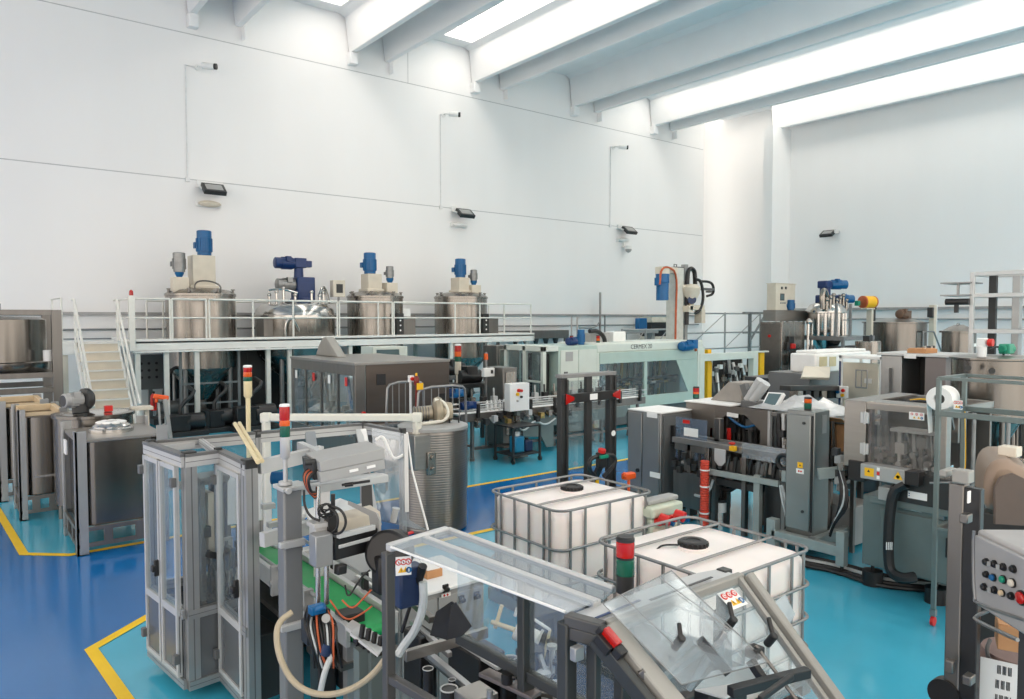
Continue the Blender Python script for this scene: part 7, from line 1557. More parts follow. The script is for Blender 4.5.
sub('white_label', PAPER, t, lambda m: m.bar(atu(727, 414, UC - 0.005), atu(738, 416, UC - 0.005), 0.01, 0.06)); sub('white_strip', PAPER, t, lambda m: m.bar(atu(740, 443, UC - 0.05), atu(759, 446, UC - 0.05), 0.06, 0.03))
cable('blue_tube', t, [atu(728, 416, UC + 0.1), atu(736, 423, UC + 0.1), atu(745, 428, UC + 0.1), atu(755, 425, UC + 0.1)], 0.018, BLUE, 2)
random.seed(21)
for k in range(8):
    v = w0 + (w1 - w0) * (k + 0.5) / 8
    sub('mechanism', [DKGREY, STEEL, BLACKM, GREYM][k % 4], t, lambda m: (m.cbox((UC + 0.3 + 0.1 * (k % 3), v, zs + 0.1 + 0.07 * (k % 4)), (0.12, 0.12, 0.16)), m.bar((UC + 0.3, v, 0.85), (UC + 0.35, v + 0.08, zt - 0.05), 0.035)))
q = atu(696, 404, UC + 0.3); stack_light(t, (UC + 0.3, q.y, Z + 0.02), 0.05, [(GRNL, 0.06), (ORANL, 0.03), (REDL, 0.06)], 0.02, 0, BLACK, BLACK)
# touch screen on arm, plastic film
sa = atu(765, 407, UC + 0.1)
t = thing('touch_screen', 'white framed touch screen tilted on the carton line', 'screen', (sa.x, sa.y, 0))
pts = [atu(762, 407, UC + 0.1), atu(777, 408, UC + 0.1), atu(785, 394, UC + 0.25), atu(769, 393, UC + 0.25)]
sub('bezel', WHITE, t, lambda m: m.sheet(pts, 0.06), 0.006)
cc = sum(pts, Vector((0, 0, 0))) / 4; nn_ = (pts[1] - pts[0]).cross(pts[2] - pts[0]).normalized(); nn_ = -nn_ if nn_.dot(cc - _EYE) > 0 else nn_
sub('glass', SCREEN, t, lambda m: m.sheet([cc + (p - cc) * 0.78 + nn_ * 0.033 for p in pts], 0.004))
sub('arm', GALV, t, lambda m: m.bar(cc - Vector((0, 0, 0.05)), (cc.x + 0.1, cc.y, 0), 0.05))
random.seed(4)
c = at(805, 405, 10.2)
t = thing('stretch_film', 'heap of crumpled white plastic film on the carton line right of the touch screen', 'plastic film', (c.x, c.y, c.z - 0.05))
sub('film', WRAP, t, lambda m: crumple(m, (c.x, c.y, c.z - 0.06), 0.9, 1.3, 0.22, 9), 0, None, 10)
sub('film', PAPER, t, lambda m: crumple(m, (c.x + 0.15, c.y - 0.1, c.z - 0.08), 0.6, 0.8, 0.2, 8), 0, None, 10)
t = thing('outfeed_table', 'low outfeed table with dense small fittings under the plastic film', 'machine', (9.4, 5.4, 0))
oa = atu(771, 412, 8.95); ob = atu(830, 420, 8.95); oz = c.z - 0.08
sub('table', STEELD, t, lambda m: m.box(8.95, ob.y - 0.2, oz - 0.05, 9.9, oa.y, oz), 0.005); sub('lower_shelf', STEELD, t, lambda m: m.box(9.0, ob.y - 0.2, 0.85, 9.9, oa.y, 0.9), 0.005)
for k in range(12): sub('fitting', [STEEL, DKGREY, ALUW, BLACKM][k % 4], t, lambda m: (m.bar((8.92, ob.y - 0.1 + (oa.y - ob.y) * k / 12, 0.9), (8.95, ob.y - 0.05 + (oa.y - ob.y) * k / 12, oz), 0.04), m.cbox((8.9, ob.y + (oa.y - ob.y) * k / 12, 1.0 + 0.1 * (k % 5)), (0.08, 0.07, 0.09))))
for (x, y) in ((9.0, ob.y), (9.8, ob.y), (9.0, oa.y - 0.1), (9.8, oa.y - 0.1)): sub('leg', STEELD, t, lambda m: m.box(x, y, 0, x + 0.06, y + 0.06, 0.88))

# long conveyor rail with e-stop, hazard sleeve, lower bar
UR = 8.5
t = thing('line_conveyor', 'long grey conveyor rail with yellow emergency stop along the carton line', 'conveyor', (UR, 6.2, 0))
ra, rb = atu(672, 440, UR), atu(790, 456, UR)
zr = atu(730, 448, UR).z
sub('rail', STEELH, t, lambda m: (m.box(UR, rb.y, zr - 0.05, UR + 0.05, ra.y, zr + 0.03), m.box(UR + 0.35, rb.y, zr - 0.05, UR + 0.4, ra.y, zr + 0.03)), 0.005)
sub('belt', GREYM, t, lambda m: m.box(UR + 0.05, rb.y, zr - 0.03, UR + 0.35, ra.y, zr - 0.005)); sub('clear_cover', GLASSH, t, lambda m: m.box(UR - 0.01, rb.y, zr - 0.1, UR + 0.0, rb.y + 0.7, zr + 0.1))
q = atu(733, 449, UR - 0.05)
sub('emergency_stop', YELLOW, t, lambda m: m.cbox((UR - 0.05, q.y, zr + 0.01), (0.07, 0.09, 0.07)), 0.012); sub('stop_button', RED, t, lambda m: m.lathe([(0.025, 0), (0.045, 0.015), (0.045, 0.03), (0, 0.04)], (UR - 0.06, q.y + 0.01, zr + 0.06), 16))
q = atu(721, 453, UR - 0.02); sub('bracket', ALUW, t, lambda m: m.prism([(q.y - 0.09, zr - 0.03), (q.y + 0.09, zr - 0.03), (q.y + 0.09, zr - 0.2), (q.y + 0.03, zr - 0.26), (q.y - 0.03, zr - 0.26), (q.y - 0.09, zr - 0.2)], 'x', UR - 0.05, UR - 0.03), 0.004)
la, lb = atu(701, 470, 8.4), atu(779, 484, 8.4)
LBM = mat('pale_green_grey_bar', (0.32, 0.36, 0.35, 1), 0.4, 0.1)
sub('lower_bar', LBM, t, lambda m: m.bar(la, lb, 0.05, 0.075), 0.005)
q = atu(757, 475, 8.42); sub('leg', LBM, t, lambda m: m.box(8.40, q.y - 0.05, 0, 8.48, q.y + 0.04, q.z), 0.005)
for px in (690, 715, 745, 785):
    q = atu(px, 450, UR + 0.05); sub('leg', STEELD, t, lambda m: m.box(UR + 0.02, q.y - 0.03, 0, UR + 0.1, q.y + 0.03, zr - 0.05), 0.004)
    sub('leg', STEELD, t, lambda m: m.box(UR + 0.3, q.y - 0.03, 0, UR + 0.38, q.y + 0.03, zr - 0.05), 0.004)
random.seed(31)
for k in range(16):
    f = k / 16; v = rb.y + (ra.y - rb.y) * f
    sub('drive_part', [BLACKM, STEEL, DKGREY, BLUE if k == 7 else STEELD, GREYM][k % 5], t, lambda m: (m.cbox((UR + 0.12, v, zr - 0.2 - 0.06 * (k % 3)), (0.12, 0.12, 0.16 + 0.05 * (k % 3))), m.cyl((UR + 0.05, v, zr - 0.12), (UR + 0.05, v + 0.03, zr - 0.32), 0.025)))
sub('drive_tray', DKGREY, t, lambda m: (m.box(UR + 0.05, atu(756, 480, UR).y, 0.62, UR + 0.5, atu(700, 480, UR).y, 0.72), m.box(UR + 0.1, atu(787, 505, UR + 0.1).y, 0.1, UR + 0.45, atu(764, 505, UR + 0.1).y, 0.72)), 0.008)
q = atu(721, 506, UR + 0.2); sub('hanging_pot', PAPER, t, lambda m: (m.cyl((q.x, q.y, q.z - 0.08), (q.x, q.y, q.z + 0.06), 0.075), m.mi(1), m.cyl((q.x, q.y, q.z + 0.06), (q.x, q.y, q.z + 0.1), 0.08), m.cyl((q.x, q.y, q.z + 0.1), (q.x, q.y, 0.64), 0.012))).data.materials.append(BLACK)
cable('hose', t, [(UR + 0.2, q.y + 0.1, 0.65), (UR + 0.18, q.y - 0.1, 0.5), (UR + 0.2, q.y - 0.3, 0.65)], 0.03, BLACK, 2)
cable('hose', t, [atu(695, 495, UR), atu(702, 497, UR - 0.05), atu(710, 490, UR), atu(713, 480, UR)], 0.02, CLRHOSE, 2)
for k in range(3): cable('hose', t, [atu(780 + k, 485, 8.4), atu(782 + 2 * k, 500, 8.38), atu(786 + k, 515, 8.38), atu(788 + k, 535, 8.4)], 0.014, CLRHOSE if k != 1 else GREYL, 2)
q = atu(784, 462, UR - 0.1); sub('coiled_hose', BLACK, t, lambda m: m.tube([(UR - 0.1, q.y + 0.09 * math.cos(a * PI / 6), q.z + 0.09 * math.sin(a * PI / 6)) for a in range(12)], 0.03, 8, 1, True))
sub('junction_box', LBM, t, lambda m: m.cbox(atu(786, 476, 8.38), (0.08, 0.08, 0.14)), 0.006)
a, b = atu(705, 452, 8.3), None
t = thing('hazard_sleeve', 'red and white ribbed hazard sleeve standing under the conveyor rail', 'sleeve', (8.3, a.y, 0))
prof_ = []
for k in range(30): prof_ += [(0.055, k * 0.033), (0.064, k * 0.033 + 0.012), (0.055, k * 0.033 + 0.028)]
sub('sleeve', REDSTR, t, lambda m: m.lathe(prof_, (8.3, a.y, 0.0), 20), 0, None, 20)
for z in (0.25, 0.62, 0.85): sub('white_band', PAPER, t, lambda m: m.lathe([(0.066, z), (0.067, z + 0.004), (0.067, z + 0.016), (0.066, z + 0.02)], (8.3, a.y, 0), 20))

# pillar cabinet
U0, V0, U1, V1, Z = pbox(815, 412, 8.8, 787, 830)
t = thing('slim_control_cabinet', 'tall slim grey cabinet with warning label, left of the glazed labelling machine', 'cabinet', (U0 + 0.2, V0 + 0.25, 0))
PIL = mat('pillar_grey', (0.235, 0.25, 0.245, 1), 0.32, 0.75, 0.05, 3)
sub('body', PIL, t, lambda m: m.box(U0, V0, 0.3, U1, V1, Z), 0.012)
sub('door', PIL, t, lambda m: m.box(U0 - 0.03, V0 + 0.035, 0.36, U0, V1 - 0.01, Z - 0.05), 0.012)
sub('door_gap', BLACK, t, lambda m: m.box(U0 - 0.012, V0 + 0.012, 0.36, U0 + 0.01, V0 + 0.034, Z - 0.05))
sub('lock', DKGREY, t, lambda m: [m.cyl((U0 - 0.03, V0 + 0.12, z), (U0 - 0.045, V0 + 0.12, z), 0.018, seg=12) for z in (0.6, 1.68)])
q = atu(800, 468, U0 - 0.033)
decal(t, (U0 - 0.032, q.y, q.z - 0.04), (0, -1, 0), (0, 0, 1), 0.10, 0.06, PAPER, [(-0.3, 0, 0.014, RED, 4), (0.3, 0, 0.014, RED, 4)], 'warning_label')
decal(t, (U0 - 0.032, q.y, q.z + 0.035), (0, -1, 0), (0, 0, 1), 0.07, 0.07, YELLOW, [(0, -0.1, 0.012, BLACK, 4)], 'warning_triangle')
q = atv(824, 425, V0); sub('data_plate', ALU, t, lambda m: m.box(q.x - 0.05, V0 - 0.006, q.z - 0.1, q.x + 0.05, V0, q.z + 0.12))
stack_light(t, (U0 + 0.1, V0 + 0.15, Z), 0.045, [(GRNL, 0.07), (ORANL, 0.05)], 0.02, 0, BLACK, BLACK)
sub('base_frame', LBM, t, lambda m: (m.box(U0 - 0.15, V0 - 0.45, 0.2, U0 - 0.05, V1 + 0.1, 0.32), m.box(U0 - 0.1, V0 - 0.08, 0.2, U1 + 0.5, V0 + 0.02, 0.32), m.box(U0 - 0.15, V1 + 0.05, 0.1, U0 - 0.03, V1 + 0.17, 0.45), m.box(U0 - 0.16, V0 - 0.47, 0.1, U0 - 0.06, V0 - 0.37, 0.5)), 0.006)
sub('base_cover', GREYL, t, lambda m: m.box(U0 - 0.05, V0 - 0.02, 0.16, U1 + 0.1, V1 + 0.05, 0.3), 0.006)
for v in (V0 - 0.42, V1 + 0.11): sub('foot', BLACK, t, lambda m: (m.cyl((U0 - 0.1, v, 0), (U0 - 0.1, v, 0.035), 0.085), m.cyl((U0 - 0.1, v, 0.03), (U0 - 0.1, v, 0.12), 0.02)))
sub('cross_arm', LBM, t, lambda m: m.bar(atu(818, 474, U0 - 0.02), atu(838, 472, U0 + 0.15), 0.06, 0.13), 0.006)
for k in range(5):
    q = atu(838 + 2 * k, 470 + 3 * k, 8.35)
    cable('hose', t, [atu(838 + k, 470, 8.4), atu(842 + 2 * k, 490 + 4 * k, 8.3), atu(838 - k, 515 + 2 * k, 8.3), atu(830, 528 + 2 * k, 8.35)], 0.016, [BLACK, BLACK, CLRHOSE, BLACK, BLACK][k], 2)
for k in range(6): sub('fitting', [DKGREY, GREYL, STEEL][k % 3], t, lambda m: m.cbox(atu(836 + 3 * (k % 3), 452 + 7 * k, 8.4), (0.08, 0.08, 0.1)), 0.006)

# cardboard box and small machine behind the pillar
q = at(838, 440, 9.6)
t = thing('open_carton', 'open brown cardboard carton between the tall slim cabinet and labelling machine', 'box', (q.x, q.y, 0.9))
sub('carton', CARD, t, lambda m: m.box(q.x - 0.22, q.y - 0.25, q.z - 0.1, q.x + 0.25, q.y + 0.25, q.z + 0.24), 0.004)
sub('flap', CARD, t, lambda m: (m.sheet([(q.x - 0.22, q.y - 0.25, q.z + 0.24), (q.x - 0.22, q.y + 0.25, q.z + 0.24), (q.x - 0.4, q.y + 0.25, q.z + 0.34), (q.x - 0.4, q.y - 0.25, q.z + 0.34)], 0.006), m.sheet([(q.x - 0.22, q.y - 0.25, q.z + 0.24), (q.x + 0.25, q.y - 0.25, q.z + 0.24), (q.x + 0.25, q.y - 0.45, q.z + 0.3), (q.x - 0.22, q.y - 0.45, q.z + 0.3)], 0.006)))
t = thing('grey_stand', 'grey machine stand under the open cardboard carton', 'stand', (q.x, q.y, 0))
sub('top', STEELD, t, lambda m: m.box(q.x - 0.3, q.y - 0.4, q.z - 0.16, q.x + 0.5, q.y + 0.5, q.z - 0.1), 0.005)
sub('body', GREYL, t, lambda m: m.box(q.x - 0.2, q.y - 0.3, 0.05, q.x + 0.4, q.y + 0.4, 0.55), 0.01)
for k in range(7): sub('mechanism', [RED, DKGREY, STEEL, GREYM, NAVY, STEEL, BLACK][k], t, lambda m: m.cbox((q.x - 0.25 + 0.1 * (k % 3), q.y - 0.4 + 0.12 * k, q.z - 0.25 - 0.08 * (k % 3)), (0.12, 0.1, 0.12)), 0.006)
for x, y in ((q.x - 0.25, q.y - 0.35), (q.x + 0.42, q.y - 0.35), (q.x - 0.25, q.y + 0.4), (q.x + 0.42, q.y + 0.4)): sub('leg', STEELD, t, lambda m: m.box(x, y, 0, x + 0.05, y + 0.05, q.z - 0.16))

# labelling machine with smoked window
UL = 8.0
va, vb = atu(947, 410, UL).y, atu(845, 397, UL).y
Z = 2.03; UE = UL + 1.25
t = thing('labelling_machine', 'steel labelling machine with smoked window over a green grey base, right side', 'machine', (UL + 0.6, (va + vb) / 2, 0))
LAB = t
LST = mat('warm_brushed_sheet', (0.32, 0.305, 0.285, 1), 0.32, 0.85, 0.05, 3, (0.5, 0.5, 5))
wv0, wv1 = atu(938, 430, UL).y, atu(866, 430, UL).y; zt_ = atu(900, 412, UL).z; zb_ = atu(900, 472, UL).z
sub('top_frame', LST, t, lambda m: (m.box(UL, va, zt_, UL + 0.05, vb, Z), m.box(UL, vb - 0.05, zt_, UE, vb, Z), m.box(UE - 0.05, va, zt_, UE, vb, Z), m.box(UL, va, zt_, UE, va + 0.05, Z)), 0.005)
sub('top_plate', LST, t, lambda m: (m.box(UL, wv1, Z - 0.01, UE, vb, Z + 0.01), m.box(UL, va, Z - 0.01, UL + 0.3, wv1, Z + 0.01)), 0.003)
sub('left_column', LST, t, lambda m: m.box(UL - 0.01, wv1, 1.30, UL + 0.2, vb, Z), 0.006)
sub('right_column', LST, t, lambda m: m.box(UL, va, 0.9, UL + 0.12, va + 0.09, Z), 0.006)
sub('window', GLASSD, t, lambda m: m.box(UL - 0.005, wv0, zb_, UL + 0.003, wv1 - 0.03, zt_))
sub('rear_plate', STEELD, t, lambda m: m.box(UE - 0.1, va, 0.9, UE - 0.05, vb, zt_), 0.005); sub('inner_plate', STEELD, t, lambda m: m.box(UL + 0.5, wv0, 1.62, UL + 0.55, wv1, 1.9), 0.005)
for z in (1.86, 1.52): sub('hinge', ALUW, t, lambda m: (m.box(UL - 0.03, wv1 - 0.04, z - 0.06, UL, wv1 + 0.05, z + 0.06), m.cyl((UL - 0.03, wv1 - 0.0, z - 0.07), (UL - 0.03, wv1 - 0.0, z + 0.07), 0.014)), 0.004)
q = atu(917, 416, UL); safety_sticker(t, (UL - 0.008, q.y, q.z), (0, -1, 0), (0, 0, 1), 0.15, 0.08)
sub('hang_strip', BRZ, t, lambda m: m.box(UL - 0.004, wv1 - 0.06, 1.35, UL + 0.002, wv1 - 0.03, zt_))
random.seed(13)
for k in range(10):
    v = wv0 + (wv1 - wv0) * (k + 0.5) / 10
    sub('inner_part', [POLISH, WHITE, GREYL, GREYL, ALUW][k % 5], t, lambda m: (m.bar((UL + 0.25 + 0.05 * (k % 3), v, 1.2), (UL + 0.3, v + 0.03, 1.75), 0.035), m.cbox((UL + 0.3 + 0.1 * (k % 3), v, 1.35 + 0.09 * (k % 4)), (0.14, 0.1, 0.12)), m.cyl((UL + 0.2, v, 1.32 + 0.04 * (k % 5)), (UL + 0.45, v, 1.32 + 0.04 * (k % 5)), 0.03)))
sub('white_panel', WHITE, t, lambda m: m.box(UL + 0.15, wv0 + 0.05, 1.72, UL + 0.4, wv0 + 0.55, 1.75), 0.004)
sub('top_wiring', BLACKM, t, lambda m: [m.tube([(UL + 0.35 + 0.05 * k, va + 0.1, Z - 0.03), (UL + 0.5 + 0.04 * k, (va + wv1) / 2, Z + 0.02), (UL + 0.45 + 0.05 * k, wv1 - 0.1, Z - 0.04)], 0.018, 6, 2) for k in range(7)])
cable('yellow_wire', t, [(UL + 0.4, va + 0.15, Z), (UL + 0.5, (va + wv1) / 2, Z + 0.04), (UL + 0.6, wv1 - 0.2, Z)], 0.01, YELLOW, 2)
# laser box hanging on the front
x0, x1 = atu(905, 476, UL - 0.12).y, atu(861, 470, UL - 0.12).y; zl0, zl1 = atu(880, 481, UL - 0.12).z, atu(880, 466, UL - 0.12).z
sub('light_box', GREYL, t, lambda m: m.box(UL - 0.14, x0, zl0, UL + 0.05, x1, zl1), 0.01)
sub('light_box_end', BLACK, t, lambda m: m.box(UL - 0.13, x0 - 0.14, zl0 + 0.01, UL + 0.05, x0, zl1 - 0.01), 0.006); sub('light_box_end', BLACK, t, lambda m: m.box(UL - 0.05, x1, zl0 - 0.06, UL + 0.1, x1 + 0.18, zl1), 0.006)
q = atu(864 + 7, 473, UL - 0.145); decal(t, (UL - 0.143, x1 - 0.1, (zl0 + zl1) / 2), (0, -1, 0), (0, 0, 1), 0.10, 0.09, YELLOW, [(-0.1, 0.2, 0.018, BLACK, 3)], 'caution_label')
decal(t, (UL - 0.143, x0 + 0.06, (zl0 + zl1) / 2), (0, -1, 0), (0, 0, 1), 0.012, 0.012, YELLOW, [(0, 0, 0.055, YELLOW, 3), (0, 0, 0.02, BLACK, 5)], 'caution_triangle')
for k in range(3): sub('label', PAPER if k != 1 else RED, t, lambda m: m.box(UL - 0.144, (x0 + x1) / 2 + 0.02, zl0 + 0.02 + 0.045 * k, UL - 0.14, (x0 + x1) / 2 + 0.05, zl0 + 0.055 + 0.045 * k))
# base cabinet
zb0, zb1 = 0.22, 1.0
sub('base_cabinet', GREYG, t, lambda m: m.box(UL + 0.05, va - 0.45, zb0, UE, vb - 0.2, zb1), 0.012)
sub('base_door', GREYG, t, lambda m: m.box(UL + 0.03, va - 0.1, zb0 + 0.02, UL + 0.05, vb - 0.4, zb1 - 0.12), 0.006)
sub('base_ledge', GREYG, t, lambda m: m.box(UL - 0.02, va - 0.2, zb1 - 0.06, UL + 0.06, vb - 0.3, zb1 + 0.02), 0.006)
sub('under_box', DKGREY, t, lambda m: m.box(UL - 0.02, x0 - 0.5, 1.0, UL + 0.3, x1 - 0.3, zb_), 0.01)
sub('grey_box', GREYL, t, lambda m: (m.box(UL - 0.06, x1 - 0.32, 1.0, UL + 0.1, x1 - 0.16, 1.14)), 0.005)
for px, py in [(917, 496), (910, 508)]:
    q = atu(px, py, UL - 0.03); decal(t, (UL - 0.022 if py < 500 else UL + 0.028, q.y, q.z), (0, -1, 0), (0, 0, 1), 0.19, 0.075, PAPER, [(-0.85, 0.3, 0.008, BLUE, 4), (-0.85, -0.3, 0.008, BLUE, 4)], 'instruction_label')
sub('door_grip', BLACK, t, lambda m: m.cbox(atu(948, 548, UL + 0.02), (0.03, 0.04, 0.2)), 0.006)
for v in (vb - 0.3, va + 0.1):
    for u in (UL + 0.1, UE - 0.1): sub('foot', BLACK, t, lambda m: (m.cyl((u, v, 0), (u, v, 0.16), 0.105, seg=24), m.cyl((u, v, 0.16), (u, v, zb0), 0.02)))
cable('suction_hose', t, [atu(906, 484, UL - 0.1), atu(893, 490, UL - 0.1), atu(889, 520, UL - 0.12), atu(888, 555, UL - 0.14), atu(890, 572, UL - 0.16), atu(902, 579, UL - 0.2), atu(915, 577, UL - 0.1)], 0.055, BLACK, 3)
sub('hose_print', PAPER, t, lambda m: [m.cbox(atu(886.5 + 1.8 * k, 546, UL - 0.2), (0.004, 0.008, 0.08)) for k in range(4)])
# paper roll
rc = at(939, 399, 7.3)
t = thing('paper_roll', 'fat white paper roll with web hanging down at the labelling machine', 'roll', (rc.x + 0.15, rc.y, rc.z - 0.14))
m = MB(); m.lathe([(0.05, 0.27), (0.05, 0), (0.115, 0.0), (0.12, 0.008), (0.12, 0.262), (0.112, 0.27), (0.05, 0.27)], (rc.x, rc.y, rc.z), 40, (1, 0.12, 0.0), False); m.build('roll', PAPER, t)
sub('core', DKGREY, t, lambda m: m.cyl(rc + Vector((0.06, 0.007, 0)), rc + Vector((0.35, 0.04, 0)), 0.048, seg=20))
sub('web', PAPER, t, lambda m: m.sheet([rc + Vector((-0.0, 0.118, 0.0)), rc + Vector((0.26, 0.15, 0.0)), rc + Vector((0.26, 0.13, -0.36)), rc + Vector((0.05, 0.11, -0.36))], 0.003))
sub('roll_arm', STEELD, t, lambda m: m.bar(rc + Vector((0.2, 0.02, 0)), rc + Vector((0.5, 0.06, -0.35)), 0.04))
# wheeled tube frame
UF = 7.46
f0, f1 = atu(936, 378, UF), atu(1060, 384, UF)
t = thing('wheeled_tube_frame', 'thin green grey tube frame on red castors, right of the paper roll', 'frame', (UF, 2.9, 0))
vF0, vF1 = 2.96, 1.75; zf1 = atu(936, 378, UF).z; zf2 = atu(936, 413, UF).z
FR2 = mat('green_grey_tube', (0.15, 0.185, 0.18, 1), 0.4, 0.3)
for (u, v) in ((UF, vF0), (UF + 0.6, vF0), (UF, vF1), (UF + 0.6, vF1)):
    sub('post', FR2, t, lambda m: m.bar((u, v, 0.16), (u, v, zf1), 0.04), 0.004)
    sub('castor', REDSTR if False else RED, t, lambda m: (m.cyl((u, v - 0.014, 0.045), (u, v + 0.014, 0.045), 0.045), m.mi(1), m.cbox((u, v, 0.13), (0.05, 0.05, 0.06)))).data.materials.append(GALV)
for z in (zf1, zf2, 0.95):
    for (a_, b_) in (((UF, vF0), (UF, vF1)), ((UF, vF0), (UF + 0.6, vF0)), ((UF + 0.6, vF0), (UF + 0.6, vF1))):
        sub('rail', FR2, t, lambda m: m.bar((a_[0], a_[1], z), (b_[0], b_[1], z), 0.035, 0.03 if z != zf2 else 0.05), 0.003)
q = atu(958, 408, UF - 0.02); safety_sticker(t, q + Vector((0, 0, 0.03)), (0, -1, 0), (0, 0, 1), 0.075, 0.085)
sub('inner_rod', GALV, t, lambda m: (m.cyl((UF + 0.3, vF0 - 0.2, 0.9), (UF + 0.3, vF0 - 0.2, zf2), 0.018), m.cyl((UF + 0.25, vF0 - 0.5, 0.9), (UF + 0.25, vF0 - 0.5, zf2), 0.018), m.cyl((UF + 0.1, vF0 + 0.1, 1.35), (UF + 0.3, vF0 - 0.8, 1.5), 0.01)))
for k in range(8): sub('fitting', [STEEL, DKGREY, ALUW, BRASS][k % 4], t, lambda m: (m.cbox((UF + 0.45, vF0 - 0.15 - 0.1 * k, 1.1 + 0.12 * (k % 5)), (0.1, 0.07, 0.12)), m.bar((UF + 0.45, vF0 - 0.15 - 0.1 * k, 0.95), (UF + 0.45, vF0 - 0.15 - 0.1 * k, 1.6), 0.025)))
cable('yellow_cable', t, [(UF + 0.35, vF0 - 0.1, zf2), (UF + 0.36, vF0 - 0.12, 1.5), (UF + 0.3, vF0 - 0.1, 1.0)], 0.005, YELLOW, 2)
sub('tray', STEELD, t, lambda m: m.box(UF, vF1, 0.93, UF + 0.6, vF0, 0.95))
# cables on the floor
t = thing('floor_cables', 'bundle of black and white cables lying on the floor along the labelling machine', 'cable', (8.0, 4.0, 0))
for k in range(4):
    cable('cable', t, [atz(770, 545 + 2 * k, 0.03), atz(800, 556 + 3 * k, 0.03), atz(835, 562 + 3 * k, 0.03), atz(870, 572 + 4 * k, 0.03), atz(905, 580 + 3 * k, 0.03), atz(950, 582 + 3 * k, 0.03)], 0.024, [BLACK, CLRHOSE, BLACK, BLACK][k], 3)

# ------------------------------------------------------------------ large cone-bottomed tank, right edge
q = at(993, 358, 9.0); U, V, r, ztk = q.x, q.y, 0.44, q.z
t = thing('cone_bottom_tank', 'big steel tank with cone bottom and green pump motor on top, right edge', 'tank', (U, V, 0))
zc_ = at(993, 416, 9.0).z
sub('shell', STEELB, t, lambda m: m.lathe([(0.07, zc_ - 0.62), (0.08, zc_ - 0.5), (0.30, zc_ - 0.06), (r, zc_), (r, ztk - 0.02), (r + 0.025, ztk - 0.01), (r + 0.025, ztk + 0.01)], (U, V, 0), 56))
sub('lid', STEELH, t, lambda m: m.lathe([(r + 0.025, ztk + 0.01), (r - 0.05, ztk + 0.03), (0, ztk + 0.04)], (U, V, 0), 56))
for k in range(4): sub('leg', STEELD, t, lambda m: m.cyl((U + 0.4 * math.cos(0.6 + k * PI / 2), V + 0.4 * math.sin(0.6 + k * PI / 2), 0), (U + 0.4 * math.cos(0.6 + k * PI / 2), V + 0.4 * math.sin(0.6 + k * PI / 2), zc_), 0.03))
sub('sensor_port', DKGREY, t, lambda m: [m.cyl(at(px, py, 8.6), at(px, py, 8.5), 0.035, seg=14) for px, py in ((968, 368), (992, 371))])
sub('outlet_pipe', STEELD, t, lambda m: (m.cyl((U, V, zc_ - 1.0), (U, V, zc_ - 0.6), 0.05), m.tube([(U + 0.5, V, ztk - 0.2), (U + 0.75, V - 0.1, ztk - 0.2), (U + 0.8, V - 0.1, 0.6)], 0.05)))
q2 = at(985, 352, 8.8)
sub('pump_head', WHITE, t, lambda m: (m.cyl((q2.x - 0.1, q2.y, ztk + 0.02), (q2.x - 0.1, q2.y, ztk + 0.16), 0.05), m.cbox((q2.x - 0.09, q2.y, ztk + 0.2), (0.10, 0.1, 0.10))), 0.01)
sub('red_knob', RED, t, lambda m: m.cyl((q2.x - 0.11, q2.y - 0.07, ztk + 0.2), (q2.x - 0.11, q2.y - 0.12, ztk + 0.2), 0.045))
sub('pump_motor', GREENM, t, lambda m: (m.cbox((q2.x + 0.2, q2.y - 0.16, ztk + 0.12), (0.17, 0.12, 0.12)), m.cyl((q2.x + 0.10, q2.y - 0.14, ztk + 0.12), (q2.x + 0.30, q2.y - 0.19, ztk + 0.12), 0.05)), 0.015)
cable('cable', t, [(q2.x + 0.15, q2.y, ztk + 0.1), (q2.x + 0.3, q2.y - 0.05, ztk + 0.16), (q2.x + 0.35, q2.y - 0.1, ztk)], 0.012, BLACK, 2)
for k in range(9): sub('pipework', [STEELD, STEEL, DKGREY][k % 3], t, lambda m: (m.tube([(U - 0.5 + 0.1 * k, V - 0.35, 0.2), (U - 0.5 + 0.1 * k, V - 0.35, 1.0 + 0.09 * (k % 4)), (U - 0.4 + 0.1 * k, V - 0.3, 1.15 + 0.09 * (k % 4))], 0.03, 8), m.cbox((U - 0.5 + 0.1 * k, V - 0.37, 0.9 + 0.1 * (k % 3)), (0.09, 0.09, 0.1))))
q = at(990, 425, 10.2)
t = thing('dark_backdrop', 'dark backdrop block with upright pipes behind the cone-bottomed tank', 'pump', (q.x, q.y, 0))  # dark backdrop added to cover the bright floor behind the tank
sub('cabinet', DKGREY, t, lambda m: m.box(q.x - 0.45, q.y - 0.1, 0.05, q.x + 0.7, q.y + 0.3, q.z + 0.05), 0.01)
sub('cabinet_foot', BLACKM, t, lambda m: m.box(q.x - 0.4, q.y - 0.05, 0, q.x + 0.65, q.y + 0.25, 0.05))
for k in range(6): sub('riser', STEELD, t, lambda m: m.tube([(q.x - 0.4 + 0.18 * k, q.y - 0.18, 0.2), (q.x - 0.4 + 0.18 * k, q.y - 0.18, 1.0 + 0.12 * (k % 3)), (q.x - 0.3 + 0.18 * k, q.y - 0.14, 1.2 + 0.12 * (k % 3))], 0.03, 8, 1))
